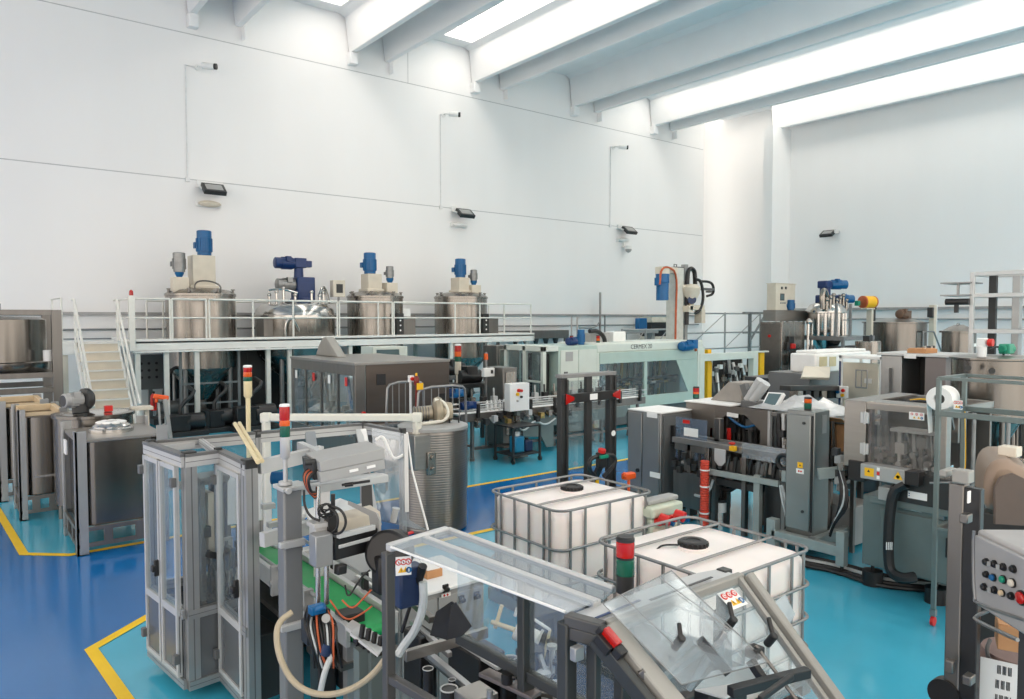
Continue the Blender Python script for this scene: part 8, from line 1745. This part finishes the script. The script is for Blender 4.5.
# tall aluminium frame behind it
p = at(973, 272, 11.2); q = at(1016, 270, 10.6)
U0, U1, V0, V1 = p.x, p.x + 0.75, p.y - 0.75, p.y; zt = p.z
t = thing('tall_aluminium_frame', 'tall open aluminium profile tower behind the cone-bottomed tank', 'frame', ((U0 + U1) / 2, (V0 + V1) / 2, 0))
for (u, v) in ((U0, V0), (U1, V0), (U0, V1), (U1, V1)): sub('upright', ALUW, t, lambda m: m.bar((u, v, 0), (u, v, zt), 0.06), 0.006)
for z in (zt - 0.03, zt - 0.36, zt - 0.9, zt - 1.35):
    for (a_, b_) in (((U0, V0), (U0, V1)), ((U0, V0), (U1, V0)), ((U1, V0), (U1, V1)), ((U0, V1), (U1, V1))): sub('cross_member', ALUW, t, lambda m: m.bar((a_[0], a_[1], z), (b_[0], b_[1], z), 0.045, 0.06), 0.004)
sub('lift_channel', DKGREY, t, lambda m: m.box(U0 + 0.35, V1 - 0.2, 0.5, U0 + 0.42, V1 - 0.1, zt - 0.05)); sub('lift_channel', ALU, t, lambda m: m.box(U1 - 0.2, V0 + 0.3, 0.5, U1 - 0.05, V0 + 0.4, zt - 0.05), 0.004)
sub('side_arm', BLACK, t, lambda m: (m.cyl((U0 - 0.05, V1 + 0.35, zt - 0.45), (U0 - 0.05, V1 + 0.02, zt - 0.45), 0.05), m.bar((U0 - 0.05, V1 + 0.2, zt - 0.45), (U0 - 0.05, V1 + 0.2, zt - 0.62), 0.05)))
sub('side_tray', GALV, t, lambda m: (m.box(U0 - 0.1, V1, zt - 0.17, U0 + 0.4, V1 + 0.42, zt - 0.15), m.box(U0 - 0.1, V1, zt - 0.36, U0 + 0.4, V1 + 0.42, zt - 0.34), m.bar((U0, V1 + 0.2, zt - 0.36), (U0, V1 + 0.2, zt - 0.15), 0.03)))
sub('clear_side', GLASS, t, lambda m: m.box(U0 + 0.05, V0 - 0.003, 1.2, U1 - 0.05, V0 + 0.003, zt - 0.05))
# ------------------------------------------------------------------ machinery between line and far wall, right back
def px_box(t, name, mt, x0, x1, y0, y1, v, dep, bev=0.01):
    a, b = atv(x0, y0, v), atv(x1, y1, v)
    return sub(name, mt, t, lambda m: m.box(a.x, v, b.z, b.x, v + dep, a.z), bev), a, b
def at_vd(px, py, d):
    p = at(px, py, d); return p
# white top-opening unit
v = at(845, 360, 13.5).y
a, b = atv(813, 352, v), atv(872, 400, v)
t = thing('white_filling_unit', 'low white machine with two square windows and tilted cream hood', 'machine', ((a.x + b.x) / 2, v + 0.4, 0))
wa, wb = atv(816, 354, v), atv(871, 366, v)
sub('head', CREAM if False else WHITE, t, lambda m: m.box(wa.x, v, wb.z - 0.05, wb.x, v + 0.5, wa.z), 0.03)
sub('head_lid', WHITE, t, lambda m: m.box(wa.x + 0.1, v + 0.05, wa.z, wb.x - 0.1, v + 0.45, wa.z + 0.05), 0.02)
for x0, x1 in ((820, 827), (830, 836)):
    p, q = atv(x0, 357, v - 0.01), atv(x1, 366, v - 0.01); sub('window', mat('beige_filter', rgb(196, 186, 150), 0.6) if x0 == 820 else bpy.data.materials['beige_filter'], t, lambda m: m.box(p.x, v - 0.012, q.z, q.x, v, p.z))
hp = [atv(801, 378, v - 0.35), atv(829, 379, v - 0.35), atv(830, 368, v - 0.05), atv(804, 367, v - 0.05)]
sub('tilted_hood', CREAM, t, lambda m: m.sheet(hp, 0.05), 0.008)
sub('body', GREYM, t, lambda m: m.box(a.x - 0.1, v, 0.1, b.x, v + 0.8, wb.z - 0.05), 0.01)
for k in range(4): sub('foot', DKGREY, t, lambda m: m.box(a.x + (k % 2) * (b.x - a.x - 0.2), v + 0.05 + 0.6 * (k // 2), 0, a.x + 0.1 + (k % 2) * (b.x - a.x - 0.2), v + 0.15 + 0.6 * (k // 2), 0.1))
sub('trough', DKGREY, t, lambda m: m.bar(atv(785, 388, v - 0.4), atv(835, 388, v - 0.4), 0.2, 0.08), 0.01)
for k in range(6): sub('mechanism', [STEEL, DKGREY, BLACKM][k % 3], t, lambda m: m.cbox(atv(796 + 8 * k, 392, v - 0.35), (0.16, 0.16, 0.2)), 0.01)
# dark carton machine behind: horizontal bench
v2 = at(790, 385, 14.0).y
p, q = atv(768, 378, v2), atv(812, 378, v2)
t = thing('dark_conveyor_bench', 'dark bench conveyor left of the low white machine', 'conveyor', ((p.x + q.x) / 2, v2, 0))
sub('bed', DKGREY, t, lambda m: m.box(p.x, v2, p.z - 0.25, q.x, v2 + 0.5, p.z), 0.01); sub('rail', STEELD, t, lambda m: m.box(p.x, v2 - 0.03, p.z - 0.02, q.x, v2, p.z + 0.05))
for x in (p.x + 0.1, q.x - 0.1): sub('leg', DKGREY, t, lambda m: (m.bar((x, v2 + 0.05, 0), (x, v2 + 0.05, p.z - 0.2), 0.07), m.bar((x, v2 + 0.45, 0), (x, v2 + 0.45, p.z - 0.2), 0.07)))
for k in range(6): sub('mechanism', [BLACKM, STEEL, GREYM][k % 3], t, lambda m: m.cbox((p.x + (q.x - p.x) * (k + 0.5) / 6, v2 + 0.1, p.z - 0.4), (0.2, 0.2, 0.25)), 0.01)
# framed cell and open cabinet, both turned towards the middle of the hall
uf = at(862, 375, 12.2).x
ya, yb, yz, yl = atu(839, 357, uf).y, atu(883, 357, uf).y, atu(860, 356, uf).z, 0
t = thing('framed_filling_cell', 'white framed cell with beige inner panel and blue edge strip', 'machine', (uf + 0.3, (ya + yb) / 2, 0))
sub('frame_post', WHITE, t, lambda m: [m.box(u, v, 0, u + 0.05, v + 0.05, yz) for u in (uf, uf + 0.7) for v in (yb, ya - 0.05)], 0.004)
sub('top_frame', WHITE, t, lambda m: m.box(uf, yb, yz - 0.05, uf + 0.75, ya, yz), 0.004)
sub('edge_strip', NAVY, t, lambda m: m.box(uf - 0.012, ya - 0.04, 1.2, uf, ya - 0.01, yz - 0.1))
p, q = atu(843, 362, uf + 0.4), atu(878, 393, uf + 0.4); sub('inner_panel', CREAM, t, lambda m: m.box(uf + 0.4, q.y, q.z - 0.5, uf + 0.44, p.y, p.z), 0.006)
p, q = atu(856, 370, uf + 0.25), atu(867, 388, uf + 0.25); sub('rack', GALV, t, lambda m: (m.tube([(p.x, p.y, q.z), (p.x, p.y, p.z), (p.x, q.y, p.z), (p.x, q.y, q.z), (p.x, p.y, q.z)], 0.015), m.bar((p.x, (p.y + q.y) / 2, q.z), (p.x, (p.y + q.y) / 2, p.z), 0.015)))
p = atu(868, 381, uf + 0.39); sub('label', PAPER, t, lambda m: m.box(uf + 0.385, p.y - 0.06, p.z - 0.04, uf + 0.4, p.y + 0.06, p.z + 0.04))
sub('base', GREYM, t, lambda m: m.box(uf + 0.05, yb + 0.05, 0.05, uf + 0.7, ya - 0.05, 1.2), 0.01)
q = atu(842, 392, uf - 0.05); sub('button_box', WHITE, t, lambda m: m.box(uf - 0.08, q.y - 0.09, q.z - 0.1, uf, q.y + 0.09, q.z + 0.1), 0.008)
for dy, dz, mt in ((-0.04, 0.03, RED), (-0.03, -0.05, YELLOW), (0.05, 0, BLUE)): sub('button', mt, t, lambda m: m.cyl((uf - 0.08, q.y + dy, q.z + dz), (uf - 0.11, q.y + dy, q.z + dz), 0.028))
uf = at(905, 370, 10.8).x
Y = [atu(x, 356, uf).y for x in (881, 902, 925, 946)]; yz = atu(905, 356, uf).z
t = thing('open_grey_cabinet', 'grey enclosure with black open bay and white top strip behind the labelling machine', 'cabinet', (uf + 0.4, (Y[0] + Y[3]) / 2, 0))
sub('body', CABM, t, lambda m: m.box(uf, Y[1], 0.05, uf + 0.9, Y[0], yz), 0.01)
sub('bay', BLACK, t, lambda m: (m.box(uf + 0.6, Y[2], 0.05, uf + 0.9, Y[1], yz), m.box(uf, Y[2], 0.05, uf + 0.6, Y[1], 1.2)), 0.005)
sub('side', BRZ, t, lambda m: m.box(uf, Y[3], 0.05, uf + 0.9, Y[2], yz), 0.01)
sub('top_strip', ALUW, t, lambda m: m.box(uf - 0.03, Y[3] - 0.2, yz, uf + 0.9, Y[0] + 0.05, yz + 0.04), 0.005)
p, q = atu(888, 368, uf - 0.04), atu(888, 392, uf - 0.04); sub('mast', GALV, t, lambda m: m.bar(p, q, 0.08, 0.06))
p, q = atu(904, 356, uf - 0.04), atu(916, 356, uf - 0.04); sub('label', PAPER, t, lambda m: m.box(uf - 0.04, q.y, yz - 0.03, uf - 0.03, p.y, yz + 0.03))
q = atu(926, 349, uf + 0.4)
t = thing('flat_carton', 'flat brown cardboard lying on the grey enclosure in front of the big vat', 'cardboard', (uf + 0.4, q.y, yz + 0.04))
zz = yz + 0.042
sub('sheet', CARD, t, lambda m: m.box(uf + 0.1, q.y - 0.12, zz, uf + 0.5, q.y + 0.14, zz + 0.06), 0.004); sub('upper_sheet', CARD, t, lambda m: m.box(uf + 0.12, q.y - 0.11, zz + 0.06, uf + 0.45, q.y + 0.13, zz + 0.07))

# far vessels
def vat(label, xc, half, yt, d, zbot=0.3, group='vats along the right wall'):
    p = at(xc, yt, d); r = half * d / 735
    t = thing('steel_vat', label, 'vat', (p.x, p.y, 0), group)
    sub('shell', STEELB, t, lambda m: m.lathe([(0, zbot), (r, zbot), (r, p.z - 0.05), (r + 0.06, p.z - 0.04), (r + 0.06, p.z), (r, p.z + 0.01)], (p.x, p.y, 0), 56))
    sub('lid', STEELH if half > 20 else STEELD, t, lambda m: m.lathe([(r, p.z), (r * 0.6, p.z + 0.1), (0.1, p.z + 0.16), (0, p.z + 0.16)], (p.x, p.y, 0), 48))
    for k in range(3): sub('leg', STEELD, t, lambda m: m.cyl((p.x + r * 0.8 * math.cos(k * 2.1), p.y + r * 0.8 * math.sin(k * 2.1), 0), (p.x + r * 0.8 * math.cos(k * 2.1), p.y + r * 0.8 * math.sin(k * 2.1), zbot + 0.02), 0.06))
    return t, p, r
t, p, r = vat('widest steel vat with cream lid and small brown drive by the right wall', 895, 28.5, 322, 28.0, 1.0)
sub('drive', mat('rusty_drive', rgb(120, 96, 80), 0.5, 0.3), t, lambda m: (motor(m, (p.x - 0.35, p.y - 0.3, p.z + 0.3), (1, 0, 0), 0.5, 0.17), m.cbox((p.x + 0.22, p.y - 0.3, p.z + 0.28), (0.25, 0.3, 0.3)), m.box(p.x - 0.1, p.y - 0.4, p.z + 0.08, p.x + 0.1, p.y - 0.2, p.z + 0.2)))
sub('vat_ladder', GALV, t, lambda m: (m.tube([(p.x - r * 0.1, p.y - r - 0.1, 0), (p.x - r * 0.1, p.y - r - 0.1, p.z - 0.35), (p.x + 0.5, p.y - r - 0.1, p.z - 0.35), (p.x + 1.2, p.y - r - 0.1, p.z - 1.1)], 0.03), m.tube([(p.x - 0.4, p.y - r - 0.1, 0), (p.x - 0.4, p.y - r - 0.1, p.z - 0.35), (p.x - 0.1, p.y - r - 0.1, p.z - 0.35)], 0.03)))
t, p, r = vat('smaller steel vat with dark lid left of the aluminium tower', 959, 15, 331, 19.0)
sub('lid_hook', GALV, t, lambda m: m.tube([(p.x - 0.2, p.y, p.z + 0.02), (p.x - 0.12, p.y, p.z + 0.2), (p.x, p.y, p.z + 0.2), (p.x + 0.05, p.y, p.z + 0.05)], 0.015))
sub('label', PAPER, t, lambda m: m.cbox((p.x - 0.02, p.y - r - 0.005, p.z - 0.35), (0.16, 0.01, 0.08)))
q = at(868, 345, 23.5)
t = thing('small_steel_drum', 'small steel drum with dark fitting left of the widest vat', 'drum', (q.x, q.y, 0))
sub('shell', STEEL, t, lambda m: m.lathe([(0.0, 0.2), (0.38, 0.2), (0.38, q.z + 0.1), (0.35, q.z + 0.13), (0, q.z + 0.13)], (q.x, q.y, 0), 32)); sub('fitting', DKGREY, t, lambda m: (m.box(q.x - 0.15, q.y - 0.1, q.z + 0.13, q.x + 0.1, q.y + 0.1, q.z + 0.3), m.cyl((q.x + 0.1, q.y, q.z + 0.25), (q.x + 0.22, q.y, q.z + 0.3), 0.04)), 0.01); sub('stand', GREYM, t, lambda m: m.box(q.x - 0.25, q.y - 0.25, 0, q.x + 0.25, q.y + 0.25, 0.2), 0.01)
# yellow motor unit on a mast
q = at(868, 302, 27.0)
t = thing('yellow_motor_unit', 'yellow cylindrical motor on a cream mast above the far vats', 'motor', (q.x, q.y, 0))
sub('motor', YELLOW, t, lambda m: m.lathe([(0.18, -0.28), (0.22, -0.26), (0.22, 0.26), (0.18, 0.28)], (q.x, q.y, q.z), 28, (1, -0.3, 0))); sub('end_ring', COPPER, t, lambda m: (m.lathe([(0.222, 0.22), (0.23, 0.24), (0.222, 0.28), (0.16, 0.31)], (q.x, q.y, q.z), 24, (1, -0.3, 0)), m.lathe([(0.16, -0.31), (0.225, -0.28), (0.225, -0.22)], (q.x, q.y, q.z), 24, (1, -0.3, 0)))); sub('green_valve', GREENM, t, lambda m: m.cbox((q.x - 0.5, q.y + 0.14, q.z - 0.05), (0.16, 0.14, 0.18)), 0.01)
sub('mast', CREAM, t, lambda m: (m.box(q.x + 0.1, q.y - 0.1, 0, q.x + 0.24, q.y + 0.1, q.z - 0.22), m.box(q.x - 0.3, q.y - 0.12, q.z - 0.27, q.x + 0.3, q.y + 0.12, q.z - 0.22)), 0.01); sub('side_fittings', DKGREY, t, lambda m: (m.box(q.x + 0.26, q.y - 0.1, q.z - 0.7, q.x + 0.4, q.y + 0.1, q.z - 0.15), m.tube([(q.x + 0.3, q.y, q.z - 0.2), (q.x + 0.5, q.y, q.z - 0.1), (q.x + 0.6, q.y, q.z - 0.25)], 0.04)), 0.01)
q = at(933, 305, 29.5)
t = thing('cream_pipe_mast', 'cream upright mast with dark valve right of the widest vat', 'mast', (q.x, q.y, 0))
sub('mast', CREAM, t, lambda m: m.box(q.x - 0.12, q.y - 0.1, 0, q.x + 0.12, q.y + 0.1, q.z), 0.01); sub('pipe', WHITE, t, lambda m: m.cyl((q.x + 0.25, q.y, 0), (q.x + 0.25, q.y, q.z), 0.07)); sub('valve', DKGREY, t, lambda m: m.box(q.x - 0.3, q.y - 0.1, q.z - 0.5, q.x - 0.12, q.y + 0.1, q.z - 0.1), 0.02)
# chrome vessel on platform with blue twin motors
d = 26.0
q = at(826, 325, d); r = 19 * d / 735; U, V = q.x, q.y; zp = at(828, 336, d - 0.8).z; zl = at(828, 312, d).z
t = thing('chrome_process_vessel', 'shiny process vessel with stacked blue motors at the right back', 'tank', (U, V, 0))
sub('shell', POLISH, t, lambda m: m.lathe([(0.2, zp - 0.7), (r * 0.88, zp - 0.05), (r * 0.9, zl - 0.05), (r * 1.02, zl - 0.03), (r * 1.02, zl + 0.06), (r * 0.8, zl + 0.26), (0.3, zl + 0.36), (0, zl + 0.36)], (U, V, 0), 48))
for k in range(9):
    a = PI + 0.1 + k * 0.36; sub('heating_tube', POLISH, t, lambda m: m.cyl((U + r * 0.93 * math.cos(a), V + r * 0.93 * math.sin(a), zp), (U + r * 0.93 * math.cos(a), V + r * 0.93 * math.sin(a), zl - 0.05), 0.06, seg=10))
sub('gearbox', BLUED, t, lambda m: (m.box(U - 0.28, V - 0.28, zl + 0.28, U + 0.4, V + 0.28, zl + 0.60), m.cyl((U - 0.1, V, zl + 0.58), (U - 0.1, V, zl + 0.9), 0.18), m.cbox((U - 0.12, V, zl + 0.96), (0.42, 0.36, 0.26))), 0.04)
sub('upper_motor', BLUE, t, lambda m: motor(m, (U + 0.1, V, zl + 0.97), (1, -0.8, 0), 0.66, 0.16)); sub('lower_motor', BLUE, t, lambda m: motor(m, (U + 0.4, V - 0.1, zl + 0.46), (1, -0.8, 0), 0.66, 0.15))
for k in range(7): sub('lid_valve', STEEL, t, lambda m: (m.cyl((U - 0.7 + 0.22 * k, V - 0.4, zl + 0.05), (U - 0.7 + 0.22 * k, V - 0.4, zl + 0.4 + 0.08 * (k % 3)), 0.05), m.ball((U - 0.7 + 0.22 * k, V - 0.4, zl + 0.42 + 0.08 * (k % 3)), 0.08, 10)))
cable('lid_pipe', t, [(U - 0.8, V - 0.3, zl + 0.1), (U - 0.85, V - 0.3, zl + 0.6), (U - 0.7, V - 0.3, zl + 0.8), (U - 0.5, V - 0.3, zl + 0.5)], 0.09, STEEL, 2)
t = thing('vessel_platform', 'grey steel platform on legs carrying the shiny process vessel', 'platform', (U, V, 0))
sub('deck', GALV, t, lambda m: (m.box(U - 1.05, V - 1.2, zp - 0.14, U + 1.1, V - 0.8, zp), m.box(U - 1.05, V + 0.8, zp - 0.14, U + 1.1, V + 1.1, zp), m.box(U - 1.05, V - 0.8, zp - 0.14, U - 0.85, V + 0.8, zp), m.box(U + 0.85, V - 0.8, zp - 0.14, U + 1.1, V + 0.8, zp)), 0.006)
for (x, y) in ((U - 1.0, V - 1.15), (U + 1.0, V - 1.15), (U - 1.0, V + 1.05), (U + 1.0, V + 1.05)): sub('leg', GALV, t, lambda m: m.bar((x, y, 0), (x, y, zp - 0.05), 0.09))
for x in (atv(836, 330, V - 1.15).x, atv(850, 330, V - 1.15).x): sub('rail_post', GALV, t, lambda m: m.bar((x, V - 1.15, zp), (x, V - 1.15, zp + 1.1), 0.08))
sub('rail', GALV, t, lambda m: (m.bar((U - 1.0, V - 1.15, zp + 0.55), (atv(850, 330, V - 1.15).x, V - 1.15, zp + 0.55), 0.04)))
t = thing('dark_pump_group', 'dark pumps and an added tall dark box under the vessel platform', 'pump', (U + 0.2, V - 0.4, 0))
sub('body', BLACKM, t, lambda m: (m.box(U - 0.85, V - 1.0, 0, U + 0.85, V - 0.5, zp - 0.35), m.cyl((U - 0.3, V - 0.65, 1.3), (U + 0.2, V - 0.65, 1.3), 0.2)), 0.02); sub('pipe', STEEL, t, lambda m: m.tube([(U - 0.3, V - 0.7, 0.3), (U - 0.3, V - 0.7, 1.6), (U - 0.1, V - 0.6, 1.8)], 0.06))  # tall dark box added before the cone, hides its reflected floor colour
# control desk: white panel on steel box, steel cabinet below
d = 24.5
U0, V0, U1, V1, Z = pbox(782, 322, d, 760, 805)
t = thing('steel_process_cabinet', 'big brown steel cabinet in front of the vessel at the right back', 'cabinet', ((U0 + U1) / 2, V0 + 0.4, 0))
sub('body', STEEL, t, lambda m: m.box(U0, V0, 1.0, U1, V1, Z), 0.015); sub('side_door', mat('shaded_side_steel', (0.22, 0.205, 0.19, 1), 0.32, 0.8), t, lambda m: m.box(U0 - 0.02, V0 + 0.05, 1.05, U0, V1 - 0.05, Z - 0.05), 0.008)  # side sheet coloured darker, standing in for shade on that face
sub('base', DKGREY, t, lambda m: m.box(U0 + 0.3, V0 + 0.3, 0, U1 - 0.3, V1 - 0.3, 1.0)); q = atu(770, 336, U0); sub('knob', RED, t, lambda m: m.cyl((U0 - 0.02, q.y, q.z), (U0 - 0.06, q.y, q.z), 0.05))
q = atv(790, 345, V0); sub('gauge_group', RED, t, lambda m: (m.box(q.x - 0.12, V0 - 0.15, q.z - 0.12, q.x + 0.12, V0, q.z + 0.05)), 0.02); sub('lamp', STEEL, t, lambda m: m.cyl((q.x, V0 - 0.15, q.z - 0.5), (q.x, V0 - 0.3, q.z - 0.5), 0.2)); sub('fittings', BLACKM, t, lambda m: (m.box(q.x - 0.3, V0 - 0.1, q.z - 0.2, q.x - 0.12, V0, q.z + 0.1), m.box(q.x - 0.2, V0 - 0.1, q.z + 0.05, q.x + 0.1, V0, q.z + 0.3)), 0.02)
p = at(805, 330, d); sub('chrome_pipe', POLISH, t, lambda m: (m.tube([(U1 + 0.05, V0 - 0.1, 1.6), (U1 + 0.05, V0 - 0.1, Z - 0.1), (U1 + 0.25, V0 - 0.1, Z - 0.05), (U1 + 0.25, V0 - 0.1, 1.8)], 0.06), m.ball((U1 + 0.1, V0 - 0.1, Z), 0.12, 12)))
v = V0 + 0.5
a, b = atv(776, 310, v), atv(809, 320, v)
t = thing('cross_tray', 'horizontal brushed steel box lying across the steel cabinet', 'box', ((a.x + b.x) / 2, v, b.z))
sub('box', STEELH, t, lambda m: m.box(a.x, v, Z + 0.03, b.x, v + 0.5, a.z), 0.01); sub('feet', WHITE, t, lambda m: [m.cyl((a.x + (b.x - a.x) * (k + 0.5) / 6, v + 0.1, Z), (a.x + (b.x - a.x) * (k + 0.5) / 6, v + 0.1, Z + 0.04), 0.05, seg=10) for k in range(6)])
a2, b2 = atv(776, 283.5, v + 0.05), atv(795, 310, v + 0.05); zb_ = a.z
t = thing('white_control_panel', 'pale control panel with small screen standing on the steel box at right back', 'control panel', ((a2.x + b2.x) / 2, v + 0.2, zb_))
sub('enclosure', CREAM, t, lambda m: m.box(a2.x, v + 0.05, zb_, b2.x, v + 0.4, a2.z), 0.012); sub('rain_hood', CREAM, t, lambda m: m.box(a2.x - 0.02, v + 0.02, a2.z, b2.x + 0.02, v + 0.42, a2.z + 0.02))
for px, py, s in [(782, 288, .045), (786, 288, .045)]: q = atv(px, py, v + 0.04); sub('meter', BLACK, t, lambda m: m.box(q.x - s, v + 0.035, q.z - s, q.x + s, v + 0.05, q.z + s))
q = atv(782.5, 297, v + 0.04); sub('screen', SCREEN, t, lambda m: m.box(q.x - 0.1, v + 0.04, q.z - 0.09, q.x + 0.1, v + 0.05, q.z + 0.09)); sub('screen_frame', DKGREY, t, lambda m: m.box(q.x - 0.13, v + 0.044, q.z - 0.12, q.x + 0.13, v + 0.05, q.z + 0.12))
for k in range(3): q = atv(781 + 2 * k, 303, v + 0.04); sub('button', GREYM, t, lambda m: m.cyl((q.x, v + 0.05, q.z), (q.x, v + 0.03, q.z), 0.025, seg=10))
q = atv(793, 304, v - 0.1)
t = thing('blue_motor_block', 'small blue motor right beside the pale control panel', 'motor', (q.x, v - 0.05, zb_))
sub('motor', BLUE, t, lambda m: motor(m, (q.x, v - 0.02, zb_), (0, 0, 1), 0.36, 0.13)); sub('terminal', BLUED, t, lambda m: m.cbox((q.x + 0.1, v - 0.02, zb_ + 0.15), (0.08, 0.1, 0.12)), 0.01)
# pipe trestle along the right wall and small frames between
t = thing('pipe_trestle', 'grey pipe trestle running behind the steel cabinet at the right back', 'pipe rack', (28.0, 19.8, 0))
p, q = atv(750, 313, 19.8), atv(782, 311, 19.8)
sub('beam', GALV, t, lambda m: m.bar((p.x - 0.5, 19.8, p.z), (q.x + 0.3, 19.8, p.z), 0.12, 0.1))
for x in (p.x, q.x): sub('post', GALV, t, lambda m: m.bar((x, 19.8, 0), (x, 19.8, p.z), 0.12))
sub('brace', GALV, t, lambda m: m.bar((p.x, 19.8, p.z - 1.3), (p.x + 1.2, 19.8, p.z - 0.1), 0.07)); sub('low_beam', GALV, t, lambda m: m.bar((p.x - 0.5, 19.8, p.z - 0.9), (q.x + 0.3, 19.8, p.z - 0.9), 0.08))
for lab, px, py, d, w, mt in [('dark grey machine block left of the steel cabinet base', 790, 366, 28.0, 1.4, DKGREY), ('grey machine block behind the low white machine', 850, 356, 20.0, 1.6, GREYM), ('dull steel block between the widest vat and the smaller vat', 937, 352, 18.5, 0.6, STEELD)]:
    q = at(px, py, d)
    t = thing('machine_block', lab, 'machine', (q.x, q.y, 0))
    sub('body', mt, t, lambda m: (m.box(q.x - w / 2, q.y, 0.08, q.x + w / 2, q.y + 0.7, q.z), m.box(q.x - w / 2 + 0.05, q.y + 0.05, 0, q.x + w / 2 - 0.05, q.y + 0.65, 0.08)), 0.015)
    for k in range(5): sub('fitting', [STEEL, DKGREY, BLACKM][k % 3], t, lambda m: (m.cbox((q.x - w / 2 + w * (k + 0.5) / 5, q.y - 0.06, q.z - 0.25 - 0.1 * (k % 3)), (0.14, 0.12, 0.2)), m.cyl((q.x - w / 2 + w * (k + 0.5) / 5, q.y + 0.2, q.z), (q.x - w / 2 + w * (k + 0.5) / 5, q.y + 0.2, q.z + 0.15), 0.05)), 0.01)
